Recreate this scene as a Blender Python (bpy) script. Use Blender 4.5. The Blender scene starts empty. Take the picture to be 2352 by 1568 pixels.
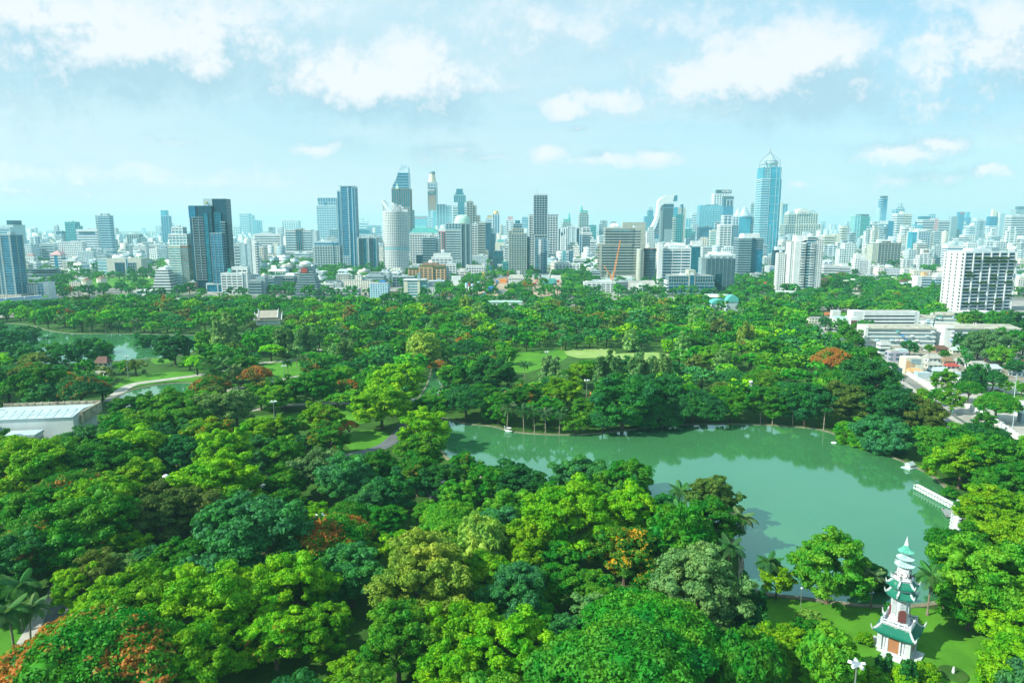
import bpy, bmesh, math, random
import numpy as np
from mathutils import Vector, Matrix
sc = bpy.context.scene
R_ = math.radians
# ------------------------------------------------------------------ camera, sky, sun, exposure
CAM_H = 100.0
PITCH = math.atan(258.5/1568.0)
cam_d = bpy.data.cameras.new("camera"); cam_d.lens = 24.0; cam_d.sensor_width = 36.0
cam_d.clip_start = 1.0; cam_d.clip_end = 60000.0
cam = bpy.data.objects.new("camera", cam_d); sc.collection.objects.link(cam)
cam.location = (0, 0, CAM_H); cam.rotation_euler = (math.pi/2 - PITCH, 0, 0)
sc.camera = cam
sc.view_settings.view_transform = 'Standard'; sc.view_settings.look = 'None'
sc.view_settings.exposure = 0.95; sc.view_settings.gamma = 1.0
sc.cycles.max_bounces = 6; sc.cycles.diffuse_bounces = 3; sc.cycles.glossy_bounces = 3
sc.cycles.transparent_max_bounces = 6; sc.cycles.volume_bounces = 1; sc.cycles.transmission_bounces = 2
sc.cycles.use_denoising = True
SUN_EL = R_(38); SUN_AZ = math.atan2(-0.93, -0.37)       # direction to the sun, x/y plane, atan2(x,y)
sun_vec = Vector((math.sin(SUN_AZ)*math.cos(SUN_EL), math.cos(SUN_AZ)*math.cos(SUN_EL), math.sin(SUN_EL)))
sd = bpy.data.lights.new("sun", 'SUN'); sd.energy = 3.7; sd.angle = R_(0.5); sd.color = (1.0, 0.95, 0.80)
so = bpy.data.objects.new("sun", sd); sc.collection.objects.link(so)
so.rotation_euler = (-sun_vec).to_track_quat('-Z', 'Y').to_euler(); so.location = (0, 0, 900)

# ------------------------------------------------------------------ pixel <-> world
cp, sp = math.cos(PITCH), math.sin(PITCH)
def ray(u, v):
    a = (u-1176)/1568.0; b = (784-v)/1568.0
    return Vector((a, cp + b*sp, -sp + b*cp))
def at(u, v, z=0.0):
    r = ray(u, v); t = (z-CAM_H)/r.z
    return Vector((r.x*t, r.y*t, z))
def proj(x, y, z):
    dz = z-CAM_H
    dep = y*cp - dz*sp
    up = y*sp + dz*cp
    return 1176+1568*x/dep, 784-1568*up/dep
def z_at(x, y, v):          # height at which (x,y,?) shows on row v
    b = (784-v)/1568.0
    # (y*sp+dz*cp) = b*(y*cp-dz*sp)
    dz = y*(b*cp-sp)/(cp+b*sp)
    return CAM_H+dz
ZR = {'m':(0,0,1.0), 'z1':(0,430.7,.1831), 'z2':(373.2,401.9,.1831), 'z3':(689.1,367.5,.2198), 'z4':(976.2,401.9,.2014),
      'z5':(1292.0,413.4,.1831), 'z6':(1550.4,321.6,.238), 'z7':(1866.2,436.4,.2065), 'z8':(1837.5,660.3,.2381)}
def zc(reg, x, y):
    a, b, s = ZR[reg]; return a+x*s, b+y*s

# ------------------------------------------------------------------ world: daylight sky with clouds
def N(nt, t, **kw):
    n = nt.nodes.new(t)
    for k, v in kw.items():
        if k == 'inp':
            for kk, vv in v.items(): n.inputs[kk].default_value = vv
        else: setattr(n, k, v)
    return n
def M2(nt, op, a, b=None, c=None, clamp=False):
    n = nt.nodes.new('ShaderNodeMath'); n.operation = op; n.use_clamp = clamp
    for i, s in enumerate((a, b, c)):
        if s is None: continue
        if hasattr(s, 'links') or hasattr(s, 'is_output'): nt.links.new(s, n.inputs[i])
        else: n.inputs[i].default_value = s
    return n.outputs[0]
def mixc(nt, f, a, b, typ='MIX'):
    n = nt.nodes.new('ShaderNodeMix'); n.data_type = 'RGBA'; n.blend_type = typ
    for i, s in ((0, f), (6, a), (7, b)):
        if hasattr(s, 'is_output'): nt.links.new(s, n.inputs[i])
        else: n.inputs[i].default_value = s if i == 0 else (tuple(s)+(1,))[:4]
    return n.outputs[2]
def smooth(nt, val, lo, hi):
    n = nt.nodes.new('ShaderNodeMapRange'); n.interpolation_type = 'SMOOTHSTEP'
    nt.links.new(val, n.inputs[0]); n.inputs[1].default_value = lo; n.inputs[2].default_value = hi
    return n.outputs[0]

W = bpy.data.worlds.new("World"); sc.world = W; W.use_nodes = True
wt = W.node_tree; wt.nodes.clear()
# cloud density group: input = position on a distant cloud sheet (x/y, z/y), output = density
CLOUDS = [ # u, v, half width, half height, weight  (2352 px photograph)
 (250,110,340,85,1.25),(430,150,170,65,1.1),(90,40,300,70,1.1),(560,30,200,40,.5),(250,215,150,22,.6),(60,190,120,60,.5),
 (870,185,200,62,1.35),(930,130,90,55,1.2),(700,195,80,35,.9),(990,235,85,50,.95),(780,225,60,38,.7),
 (1300,245,60,22,.9),(1400,225,65,24,1.0),(1590,205,85,45,1.0),(1620,245,50,30,.8),(1740,180,160,70,1.3),(1860,130,130,65,1.3),(1620,190,120,50,1.0),
 (1760,240,60,30,.8),(1960,190,110,60,.8),(1890,215,120,50,.8),(2130,100,40,14,.8),(2100,150,50,30,.5),
 (2060,345,85,18,.95),(2150,325,60,22,1.0),(2110,405,80,16,.5),(2265,392,42,15,.9),(2180,250,130,40,.45),
 (2290,110,140,110,1.0),(1350,60,260,50,.42),(1255,355,28,18,.9),(1400,365,50,15,.8),(1345,375,45,8,.5),(1510,367,40,15,.9),(1035,352,55,14,.75),
 (740,335,60,12,.75),(385,322,45,8,.7),(1840,427,22,5,.7),(1125,367,35,10,.7),(130,400,260,14,.45),(330,415,200,8,.4),(90,440,150,8,.4),
 (1080,282,18,8,.5),(1310,297,14,6,.6),(2110,270,60,25,.5)]
cg = bpy.data.node_groups.new("cloud_density", 'ShaderNodeTree')
cg.interface.new_socket("p", in_out='INPUT', socket_type='NodeSocketVector')
cg.interface.new_socket("d", in_out='OUTPUT', socket_type='NodeSocketFloat')
gi = cg.nodes.new('NodeGroupInput'); go = cg.nodes.new('NodeGroupOutput')
wn = N(cg, 'ShaderNodeTexNoise', inp={'Scale': 12.0, 'Detail': 5.0, 'Roughness': .6})
cg.links.new(gi.outputs[0], wn.inputs['Vector'])
wv = N(cg, 'ShaderNodeVectorMath', operation='MULTIPLY_ADD')
cg.links.new(wn.outputs['Color'], wv.inputs[0]); wv.inputs[1].default_value = (.075, .05, 0); cg.links.new(gi.outputs[0], wv.inputs[2])
acc = None
for (u, v, w, h, k) in CLOUDS:
    r = ray(u, v); r0 = ray(u-w, v); r1 = ray(u, v-h)
    cx_, cy_ = r.x/r.y+.0375, r.z/r.y+.025
    sx_ = abs(r.x/r.y-r0.x/r0.y); sy_ = abs(r1.z/r1.y-r.z/r.y)
    mp = N(cg, 'ShaderNodeVectorMath', operation='MULTIPLY_ADD')
    cg.links.new(wv.outputs[0], mp.inputs[0]); mp.inputs[1].default_value = (1/sx_, 1/sy_, 0); mp.inputs[2].default_value = (-cx_/sx_, -cy_/sy_, 0)
    ln = N(cg, 'ShaderNodeVectorMath', operation='LENGTH'); cg.links.new(mp.outputs[0], ln.inputs[0])
    f = M2(cg, 'MULTIPLY_ADD', ln.outputs['Value'], -k*.55, k)
    acc = f if acc is None else M2(cg, 'SMOOTH_MAX', acc, f, .12)
def cn_(sc__, det, amp, prev):
    n = N(cg, 'ShaderNodeTexNoise', inp={'Scale': sc__, 'Detail': det, 'Roughness': .6}); cg.links.new(gi.outputs[0], n.inputs['Vector'])
    return M2(cg, 'MULTIPLY_ADD', M2(cg, 'SUBTRACT', n.outputs['Fac'], .5), amp, prev)
d1 = cn_(6.0, 3.0, .9, cn_(20.0, 5.0, 1.25, cn_(70.0, 6.0, .7, M2(cg, 'MAXIMUM', acc, -.9))))
cg.links.new(d1, go.inputs[0])
tc = wt.nodes.new('ShaderNodeTexCoord'); sx = wt.nodes.new('ShaderNodeSeparateXYZ'); wt.links.new(tc.outputs['Generated'], sx.inputs[0])
dy = M2(wt, 'MAXIMUM', sx.outputs['Y'], .08)
px_ = M2(wt, 'DIVIDE', sx.outputs['X'], dy); pz_ = M2(wt, 'DIVIDE', sx.outputs['Z'], dy)
cmb = wt.nodes.new('ShaderNodeCombineXYZ'); wt.links.new(px_, cmb.inputs[0]); wt.links.new(pz_, cmb.inputs[1])
g1 = wt.nodes.new('ShaderNodeGroup'); g1.node_tree = cg; wt.links.new(cmb.outputs[0], g1.inputs[0])
off = N(wt, 'ShaderNodeVectorMath', operation='ADD'); wt.links.new(cmb.outputs[0], off.inputs[0]); off.inputs[1].default_value = (-.022, .034, 0)
g2 = wt.nodes.new('ShaderNodeGroup'); g2.node_tree = cg; wt.links.new(off.outputs[0], g2.inputs[0])
cov = smooth(wt, g1.outputs[0], -.16, .86)
off3 = N(wt, 'ShaderNodeVectorMath', operation='ADD'); wt.links.new(cmb.outputs[0], off3.inputs[0]); off3.inputs[1].default_value = (-.06, .065, 0)
g3 = wt.nodes.new('ShaderNodeGroup'); g3.node_tree = cg; wt.links.new(off3.outputs[0], g3.inputs[0])
lit = M2(wt, 'MULTIPLY_ADD', M2(wt, 'SUBTRACT', g1.outputs[0], g3.outputs[0]), .85, M2(wt, 'MULTIPLY_ADD', M2(wt, 'SUBTRACT', g1.outputs[0], g2.outputs[0]), 1.1, .27), clamp=True)
veilN = N(wt, 'ShaderNodeTexNoise', inp={'Scale': 1.6, 'Detail': 5.0, 'Roughness': .55, 'Distortion': .6})
vm = N(wt, 'ShaderNodeVectorMath', operation='MULTIPLY'); wt.links.new(cmb.outputs[0], vm.inputs[0]); vm.inputs[1].default_value = (1, 3.6, 1); wt.links.new(vm.outputs[0], veilN.inputs['Vector'])
leftness = M2(wt, 'MULTIPLY_ADD', px_, -.42, .42, clamp=True)
veil = M2(wt, 'MULTIPLY', smooth(wt, M2(wt, 'MULTIPLY_ADD', leftness, .3, veilN.outputs['Fac']), .35, .85), .75)
sky = wt.nodes.new('ShaderNodeTexSky'); sky.sky_type = 'NISHITA'; sky.sun_disc = False
sky.sun_elevation = SUN_EL; sky.sun_rotation = SUN_AZ; sky.air_density = 1.0; sky.dust_density = 1.2; sky.ozone_density = 1.0
skyc = mixc(wt, 1.0, sky.outputs[0], (.52, 1.10, 1.12), 'MULTIPLY')
bright = mixc(wt, .66, skyc, (2.8, 4.4, 5.2))
withveil = mixc(wt, veil, bright, (4.2, 5.2, 5.5))
ccol = mixc(wt, lit, (2.6, 4.0, 4.7), (5.2, 5.45, 5.65))
hor = M2(wt, 'MULTIPLY', M2(wt, 'POWER', M2(wt, 'SUBTRACT', 1.0, M2(wt, 'MULTIPLY', pz_, 1.0, clamp=True)), 9.0), .75)
withveil = mixc(wt, hor, withveil, (4.2, 5.3, 5.5))
fin = mixc(wt, M2(wt, 'MULTIPLY', cov, .90), withveil, ccol)
bg = wt.nodes.new('ShaderNodeBackground'); bg.inputs[1].default_value = 0.094
wt.links.new(fin, bg.inputs[0])
wo = wt.nodes.new('ShaderNodeOutputWorld'); wt.links.new(bg.outputs[0], wo.inputs[0])
W.cycles.sampling_method = 'MANUAL'; W.cycles.sample_map_resolution = 512

# ------------------------------------------------------------------ object helpers
COL = sc.collection
def tag(o, label=None, cat=None, group=None, kind=None):
    if label: o['label'] = label
    if cat: o['category'] = cat
    if group: o['group'] = group
    if kind: o['kind'] = kind
    return o
def empty(name, loc=(0,0,0), rz=0.0, parent=None):
    o = bpy.data.objects.new(name, None); COL.objects.link(o); o.location = loc; o.rotation_euler = (0, 0, rz)
    o.empty_display_size = 2
    if parent: o.parent = parent
    return o
def link(name, me, parent=None, loc=(0,0,0), rz=0.0):
    o = bpy.data.objects.new(name, me); COL.objects.link(o); o.location = loc; o.rotation_euler = (0, 0, rz)
    if parent: o.parent = parent
    return o
class MB:
    """collects faces of one mesh"""
    def __init__(s): s.v = []; s.f = []; s.m = []
    def add(s, vs, fs, mi=0):
        b = len(s.v); s.v.extend([tuple(p) for p in vs]); s.f.extend([tuple(b+i for i in f) for f in fs]); s.m.extend([mi]*len(fs))
        return s
    def box(s, x0, x1, y0, y1, z0, z1, mi=0, T=None):
        vs = [Vector(p) for p in ((x0,y0,z0),(x1,y0,z0),(x1,y1,z0),(x0,y1,z0),(x0,y0,z1),(x1,y0,z1),(x1,y1,z1),(x0,y1,z1))]
        if T is not None: vs = [T @ p for p in vs]
        return s.add(vs, ((0,3,2,1),(4,5,6,7),(0,1,5,4),(1,2,6,5),(2,3,7,6),(3,0,4,7)), mi)
    def prism(s, pts, z0, z1, mi=0, top=None, dx=0, dy=0):
        """extruded polygon; top = scale of the upper outline"""
        n = len(pts); t = 1.0 if top is None else top
        vs = [(x, y, z0) for x, y in pts]+[(x*t+dx, y*t+dy, z1) for x, y in pts]
        return s.add(vs, [tuple(range(n-1, -1, -1)), tuple(range(n, 2*n))]+[(i, (i+1)%n, n+(i+1)%n, n+i) for i in range(n)], mi)
    def lathe(s, prof, n=16, mi=0, c=(0,0), ph=0.0, cap=True, sx=1, sy=1):
        vs = []
        for r, z in prof:
            for i in range(n):
                a = 2*math.pi*i/n+ph; vs.append((c[0]+r*sx*math.cos(a), c[1]+r*sy*math.sin(a), z))
        fs = []
        for k in range(len(prof)-1):
            for i in range(n): fs.append((k*n+i, k*n+(i+1)%n, (k+1)*n+(i+1)%n, (k+1)*n+i))
        if cap: fs.append(tuple(range(n-1, -1, -1))); fs.append(tuple((len(prof)-1)*n+i for i in range(n)))
        return s.add(vs, fs, mi)
    def tube(s, pts, rs, n=6, mi=0):
        pts = [Vector(p) for p in pts]
        if not hasattr(rs, '__len__'): rs = [rs]*len(pts)
        vs = []
        for k, p in enumerate(pts):
            d = (pts[min(k+1, len(pts)-1)]-pts[max(k-1, 0)]).normalized()
            a = d.cross(Vector((0,0,1)) if abs(d.z) < .9 else Vector((1,0,0))).normalized(); b = d.cross(a)
            for i in range(n):
                t = 2*math.pi*i/n; vs.append(p+(a*math.cos(t)+b*math.sin(t))*rs[k])
        fs = [(k*n+i, k*n+(i+1)%n, (k+1)*n+(i+1)%n, (k+1)*n+i) for k in range(len(pts)-1) for i in range(n)]
        fs += [tuple(range(n-1, -1, -1)), tuple((len(pts)-1)*n+i for i in range(n))]
        return s.add(vs, fs, mi)
    def mesh(s, name, mats):
        me = bpy.data.meshes.new(name); me.from_pydata(s.v, [], s.f)
        for m in (mats if isinstance(mats, (list, tuple)) else [mats]): me.materials.append(m)
        if any(s.m): me.polygons.foreach_set('material_index', s.m)
        me.update(); return me
    def build(s, name, mats, parent=None, loc=(0,0,0), rz=0.0): return link(name, s.mesh(name, mats), parent, loc, rz)
def boxmesh(name, w, d, h, mat): return MB().box(-w/2, w/2, -d/2, d/2, 0, h).mesh(name, mat)

# ------------------------------------------------------------------ materials
MC = {}
def new_mat(name):
    m = bpy.data.materials.new(name); m.use_nodes = True; nt = m.node_tree
    return m, nt, nt.nodes['Principled BSDF']
def matte(name, col, rough=.75, var=.16, scale=.12, metal=0.0, spec=.4, bump=0.0):
    if name in MC: return MC[name]
    m, nt, b = new_mat(name)
    t = nt.nodes.new('ShaderNodeTexCoord')
    n = N(nt, 'ShaderNodeTexNoise', inp={'Scale': scale, 'Detail': 6.0, 'Roughness': .65}); nt.links.new(t.outputs['Object'], n.inputs['Vector'])
    f = smooth(nt, n.outputs['Fac'], .3, .7)
    c = mixc(nt, f, tuple(x*(1-var) for x in col), tuple(min(1, x*(1+var*.5)) for x in col))
    nt.links.new(c, b.inputs['Base Color']); b.inputs['Roughness'].default_value = rough; b.inputs['Metallic'].default_value = metal
    b.inputs['Specular IOR Level'].default_value = spec
    if bump:
        n2 = N(nt, 'ShaderNodeTexNoise', inp={'Scale': 3.0, 'Detail': 4.0}); nt.links.new(t.outputs['Object'], n2.inputs['Vector'])
        bp = N(nt, 'ShaderNodeBump', inp={'Strength': bump, 'Distance': .3}); nt.links.new(n2.outputs['Fac'], bp.inputs['Height']); nt.links.new(bp.outputs[0], b.inputs['Normal'])
    MC[name] = m; return m
def glass(name, col, col2=None, rough=.12, metal=.35, fh=3.6, bay=2.2, vary=.5, bands=True):
    """glazing: panes of slightly different tint, fine mullions"""
    if name in MC: return MC[name]
    m, nt, b = new_mat(name); col2 = col2 or tuple(min(1, c*2.6+.02) for c in col)
    s, z, up = wallcoord(nt)
    cell = nt.nodes.new('ShaderNodeCombineXYZ')
    nt.links.new(M2(nt, 'FLOOR', M2(nt, 'DIVIDE', s, bay)), cell.inputs[0]); nt.links.new(M2(nt, 'FLOOR', M2(nt, 'DIVIDE', z, fh)), cell.inputs[1])
    wn_ = N(nt, 'ShaderNodeTexWhiteNoise', noise_dimensions='3D'); nt.links.new(cell.outputs[0], wn_.inputs['Vector'])
    f = M2(nt, 'MULTIPLY', M2(nt, 'POWER', wn_.outputs['Value'], 2.2), vary)
    big = N(nt, 'ShaderNodeTexNoise', inp={'Scale': .03, 'Detail': 3.0}); tcn = nt.nodes.new('ShaderNodeTexCoord'); nt.links.new(tcn.outputs['Object'], big.inputs['Vector'])
    f = M2(nt, 'MULTIPLY_ADD', smooth(nt, big.outputs['Fac'], .4, .7), .22, f, clamp=True)
    c = mixc(nt, f, col, col2)
    if bands:
        fz = M2(nt, 'FRACT', M2(nt, 'DIVIDE', z, fh)); sp_ = M2(nt, 'LESS_THAN', fz, .22)
        c = mixc(nt, M2(nt, 'MULTIPLY', sp_, .35), c, tuple(min(1, x*1.8+.03) for x in col2))
    nt.links.new(c, b.inputs['Base Color']); b.inputs['Roughness'].default_value = rough; b.inputs['Metallic'].default_value = metal
    # panes are never quite in one plane
    nb = N(nt, 'ShaderNodeTexNoise', inp={'Scale': .25, 'Detail': 2.0}); nt.links.new(tcn.outputs['Object'], nb.inputs['Vector'])
    bp = N(nt, 'ShaderNodeBump', inp={'Strength': .12, 'Distance': .4}); nt.links.new(nb.outputs['Fac'], bp.inputs['Height']); nt.links.new(bp.outputs[0], b.inputs['Normal'])
    MC[name] = m; return m
def wallcoord(nt):
    t = nt.nodes.new('ShaderNodeTexCoord'); s = nt.nodes.new('ShaderNodeSeparateXYZ'); nt.links.new(t.outputs['Object'], s.inputs[0])
    g = nt.nodes.new('ShaderNodeNewGeometry'); vt = N(nt, 'ShaderNodeVectorTransform', vector_type='NORMAL', convert_from='WORLD', convert_to='OBJECT')
    nt.links.new(g.outputs['True Normal'], vt.inputs[0]); ns = nt.nodes.new('ShaderNodeSeparateXYZ'); nt.links.new(vt.outputs[0], ns.inputs[0])
    fx = M2(nt, 'GREATER_THAN', M2(nt, 'ABSOLUTE', ns.outputs[0]), M2(nt, 'ABSOLUTE', ns.outputs[1]))
    a = M2(nt, 'MULTIPLY', s.outputs[1], fx); bb = M2(nt, 'MULTIPLY', s.outputs[0], M2(nt, 'SUBTRACT', 1.0, fx))
    up = M2(nt, 'GREATER_THAN', M2(nt, 'ABSOLUTE', ns.outputs[2]), .5)
    return M2(nt, 'ADD', a, bb), s.outputs[2], up
FPAR = {}
def fvar(mat, d):     # coarser bays for blocks whose real storeys would be too fine to see
    p = FPAR.get(mat.name)
    if not p: return mat
    k = max(1.0, round(4.2*d/683/p[0])/2)
    return mat if k <= 1 else facade(mat.name+'_coarse_%d' % int(k*10), p[0]*k, p[1]*k, *p[2:])
def facade(name, fh=3.4, bay=3.2, fv=.5, fu=.6, gl=(.03,.10,.14), stain=.18, lo=.25, roofc=(.45,.47,.46), vary=.45):
    """rendered wall (its colour is the object's own colour) with rows of recessed windows"""
    if name in MC: return MC[name]
    FPAR.setdefault(name, (fh, bay, fv, fu, gl, stain, lo, roofc, vary))
    m, nt, b = new_mat(name); s, z, up = wallcoord(nt)
    oi = nt.nodes.new('ShaderNodeObjectInfo'); tcn = nt.nodes.new('ShaderNodeTexCoord')
    fz = M2(nt, 'FRACT', M2(nt, 'DIVIDE', z, fh)); mz = M2(nt, 'MULTIPLY', M2(nt, 'GREATER_THAN', fz, lo), M2(nt, 'LESS_THAN', fz, lo+fv))
    fs = M2(nt, 'FRACT', M2(nt, 'ADD', M2(nt, 'DIVIDE', s, bay), .5)); ms = M2(nt, 'LESS_THAN', M2(nt, 'ABSOLUTE', M2(nt, 'SUBTRACT', fs, .5)), fu/2)
    w = M2(nt, 'MULTIPLY', M2(nt, 'MULTIPLY', mz, ms), M2(nt, 'SUBTRACT', 1.0, up))
    n = N(nt, 'ShaderNodeTexNoise', inp={'Scale': .09, 'Detail': 6.0, 'Roughness': .7}); nt.links.new(tcn.outputs['Object'], n.inputs['Vector'])
    f = smooth(nt, n.outputs['Fac'], .35, .7)
    wall = mixc(nt, M2(nt, 'MULTIPLY', f, stain), oi.outputs['Color'], (.35,.36,.34))
    wall = mixc(nt, up, wall, roofc)
    cell = nt.nodes.new('ShaderNodeCombineXYZ')
    nt.links.new(M2(nt, 'FLOOR', M2(nt, 'ADD', M2(nt, 'DIVIDE', s, bay), .5)), cell.inputs[0]); nt.links.new(M2(nt, 'FLOOR', M2(nt, 'DIVIDE', z, fh)), cell.inputs[1]); nt.links.new(oi.outputs['Random'], cell.inputs[2])
    wn_ = N(nt, 'ShaderNodeTexWhiteNoise', noise_dimensions='3D'); nt.links.new(cell.outputs[0], wn_.inputs['Vector'])
    gc = mixc(nt, M2(nt, 'MULTIPLY', M2(nt, 'POWER', wn_.outputs['Value'], 2.0), vary), gl, (.42,.50,.50))
    nt.links.new(mixc(nt, w, wall, gc), b.inputs['Base Color'])
    nt.links.new(M2(nt, 'MULTIPLY_ADD', w, -.55, .75), b.inputs['Roughness'])
    bp = N(nt, 'ShaderNodeBump', inp={'Strength': .8, 'Distance': .35}); nt.links.new(M2(nt, 'SUBTRACT', 1.0, w), bp.inputs['Height']); nt.links.new(bp.outputs[0], b.inputs['Normal'])
    MC[name] = m; return m

WHITE = matte('white_render', (.66,.725,.74), var=.14); CREAM = matte('cream_render', (.64,.66,.54)); BEIGE = matte('beige_stone', (.40,.45,.40))
GREY = matte('grey_concrete', (.24,.35,.385)); LGREY = matte('pale_grey_concrete', (.43,.56,.60)); DGREY = matte('dark_cladding', (.05,.12,.155))
BROWN = matte('brown_brick', (.26,.18,.12)); TAN = matte('tan_brick', (.58,.38,.20)); RED = matte('red_paint', (.38,.07,.06)); PINK = matte('pink_render', (.55,.33,.34))
BLUE = matte('blue_paint', (.05,.25,.60)); LBLUE = matte('light_blue_render', (.42,.70,.86)); TEALR = matte('teal_roof', (.10,.45,.42)); GREENR = matte('pale_green_roof', (.42,.68,.58))
GOLD = matte('gold_leaf', (.75,.50,.12), rough=.3, metal=.6); STEEL = matte('steel', (.55,.6,.62), rough=.35, metal=.7); SILVER = matte('silver_cladding', (.46,.62,.68), rough=.3, metal=.35)
ORANGE = matte('orange_paint', (.75,.28,.06)); CRANEY = matte('yellow_paint', (.70,.50,.12)); ROOFG = matte('grey_roof', (.38,.40,.37), var=.3, scale=.2); ROOFR = matte('red_brown_roof', (.15,.075,.06), var=.3)
SHADER = {}
GT = glass('teal_glazing', (.006,.11,.16)); GD = glass('dark_glazing', (.003,.045,.075), rough=.1); GB = glass('blue_glazing', (.006,.12,.21))
GG = glass('green_glazing', (.010,.16,.14)); GL = glass('pale_glazing', (.10,.32,.40), vary=.4); GW = glass('window_glass', (.02,.07,.09), metal=.1, bands=False, vary=.6)
GB2 = glass('cyan_glazing', (.03,.25,.36), rough=.16, vary=.25)
F1 = facade('wall_small_windows', 3.2, 3.4, .5, .55, gl=(.015,.075,.11)); F2 = facade('wall_ribbon_windows', 3.8, 4.0, .5, 1.01, gl=(.012,.08,.12)); F3 = facade('wall_grid_windows', 3.6, 3.0, .55, .62, gl=(.012,.08,.12))
F4 = facade('wall_dense_windows', 5.0, 4.0, .5, .55); F5 = facade('wall_balconies', 3.3, 7.5, .55, .7); F6 = facade('wall_tall_windows', 8.0, 3.0, .92, .45)
# ------------------------------------------------------------------ the setting: ground, park, water, paths, haze
def struct(name, me): return tag(link(name, me), kind='structure')
def ground_mat():
    m, nt, b = new_mat('city_ground'); t = nt.nodes.new('ShaderNodeTexCoord')
    v = N(nt, 'ShaderNodeTexVoronoi', inp={'Scale': .022}); nt.links.new(t.outputs['Object'], v.inputs['Vector'])
    n = N(nt, 'ShaderNodeTexNoise', inp={'Scale': .004, 'Detail': 8.0, 'Roughness': .7}); nt.links.new(t.outputs['Object'], n.inputs['Vector'])
    vs = nt.nodes.new('ShaderNodeSeparateColor'); nt.links.new(v.outputs['Color'], vs.inputs[0])
    c = mixc(nt, vs.outputs[0], (.16,.17,.16), (.44,.44,.41))
    g = mixc(nt, vs.outputs[1], (.03,.09,.03), (.05,.13,.04))
    nt.links.new(mixc(nt, smooth(nt, n.outputs['Fac'], .47, .56), c, g), b.inputs['Base Color']); b.inputs['Roughness'].default_value = .9
    return m
def grass_mat(name, a, b_, c_):
    m, nt, b = new_mat(name); t = nt.nodes.new('ShaderNodeTexCoord')
    n = N(nt, 'ShaderNodeTexNoise', inp={'Scale': .06, 'Detail': 8.0, 'Roughness': .7}); nt.links.new(t.outputs['Object'], n.inputs['Vector'])
    n2 = N(nt, 'ShaderNodeTexNoise', inp={'Scale': .35, 'Detail': 9.0, 'Roughness': .8}); nt.links.new(t.outputs['Object'], n2.inputs['Vector'])
    c = mixc(nt, smooth(nt, n.outputs['Fac'], .35, .65), a, b_); c = mixc(nt, smooth(nt, n2.outputs['Fac'], .5, .78), c, c_)
    nt.links.new(c, b.inputs['Base Color']); b.inputs['Roughness'].default_value = .9; b.inputs['Specular IOR Level'].default_value = .2
    bp = N(nt, 'ShaderNodeBump', inp={'Strength': .5, 'Distance': .3}); nt.links.new(n2.outputs['Fac'], bp.inputs['Height']); nt.links.new(bp.outputs[0], b.inputs['Normal'])
    return m
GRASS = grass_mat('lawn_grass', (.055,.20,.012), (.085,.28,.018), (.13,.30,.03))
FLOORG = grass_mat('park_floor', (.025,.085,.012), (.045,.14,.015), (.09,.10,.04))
SANDG = grass_mat('dry_lawn', (.20,.36,.08), (.30,.42,.14), (.40,.44,.20))
ASPH = matte('asphalt', (.13,.15,.16), var=.25, scale=.3, rough=.9); PAVE = matte('pale_paving', (.42,.42,.38), var=.25, scale=.3, rough=.9); SOIL = matte('bare_soil', (.42,.33,.24), var=.35, scale=.05, rough=.95)
gm = MB(); S_ = 30000
gm.add([(-S_,-1500,0),(S_,-1500,0),(S_,S_,0),(-S_,S_,0)], [(0,1,2,3)])
struct('ground', gm.mesh('ground', ground_mat()))
def sheet(name, pts, z, mat, kind='structure', reg='m', world=False):
    ws = [Vector((p[0], p[1], 0)) if world else at(*zc(reg, *p)) for p in pts]
    bm = bmesh.new(); vs = [bm.verts.new((p.x, p.y, 0)) for p in ws]
    f = bm.faces.new(vs); bmesh.ops.triangulate(bm, faces=[f]); me = bpy.data.meshes.new(name); 
    bm.normal_update()
    for f in bm.faces:
        if f.normal.z < 0: f.normal_flip()
    bm.to_mesh(me); bm.free(); me.materials.append(mat)
    o = link(name, me, loc=(0, 0, z)); o['kind'] = kind
    return o
def smoothpoly(pts, it=2):
    for _ in range(it):
        q = []
        for i in range(len(pts)):
            a, b = pts[i], pts[(i+1) % len(pts)]
            q += [(a[0]*.75+b[0]*.25, a[1]*.75+b[1]*.25), (a[0]*.25+b[0]*.75, a[1]*.25+b[1]*.75)]
        pts = q
    return pts
PARK = [(-400,735),(40,730),(110,714),(200,708),(700,710),(1100,716),(1500,712),(1800,708),(1840,714),(1872,740),(1900,800),(2050,875),(2180,945),(2300,1020),(2420,1100),(2900,1300),(3100,1900),(-900,1900),(-600,900)]
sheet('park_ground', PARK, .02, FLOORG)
LAKE = [(1005,955),(1060,975),(1120,978),(1150,985),(1180,995),(1300,1002),(1400,994),(1470,985),(1560,976),(1700,974),(1850,982),(1905,992),(1960,1017),(2040,1047),(2110,1077),(2150,1102),(2200,1150),(2232,1195),(2225,1240),(2195,1300),(2180,1370),(2130,1388),(2000,1392),(1850,1372),(1750,1362),(1705,1340),(1712,1290),(1690,1235),(1610,1195),(1500,1192),(1400,1195),(1250,1160),(1200,1140),(1100,1090),(1020,1050),(1000,1000)]
LAKE_S = smoothpoly([(at(*p).x, at(*p).y) for p in LAKE], 2)
LAKE2 = [(-120,742),(60,742),(130,768),(300,766),(420,770),(560,768),(610,760),(640,775),(560,790),(450,800),(430,815),(300,828),(180,834),(0,838),(-150,835)]
LAKE2_S = smoothpoly([(at(*p).x, at(*p).y) for p in LAKE2], 2)
POND = [(262,914),(310,893),(380,882),(450,879),(482,890),(450,915),(390,935),(320,942),(270,935)]
POND_S = smoothpoly([(at(*p).x, at(*p).y) for p in POND], 2)
CANAL = [(995,820),(1008,822),(1018,870),(1010,900),(985,935),(960,960),(930,950),(965,915),(990,870)]
CANAL_S = smoothpoly([(at(*p).x, at(*p).y) for p in CANAL], 2)
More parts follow.
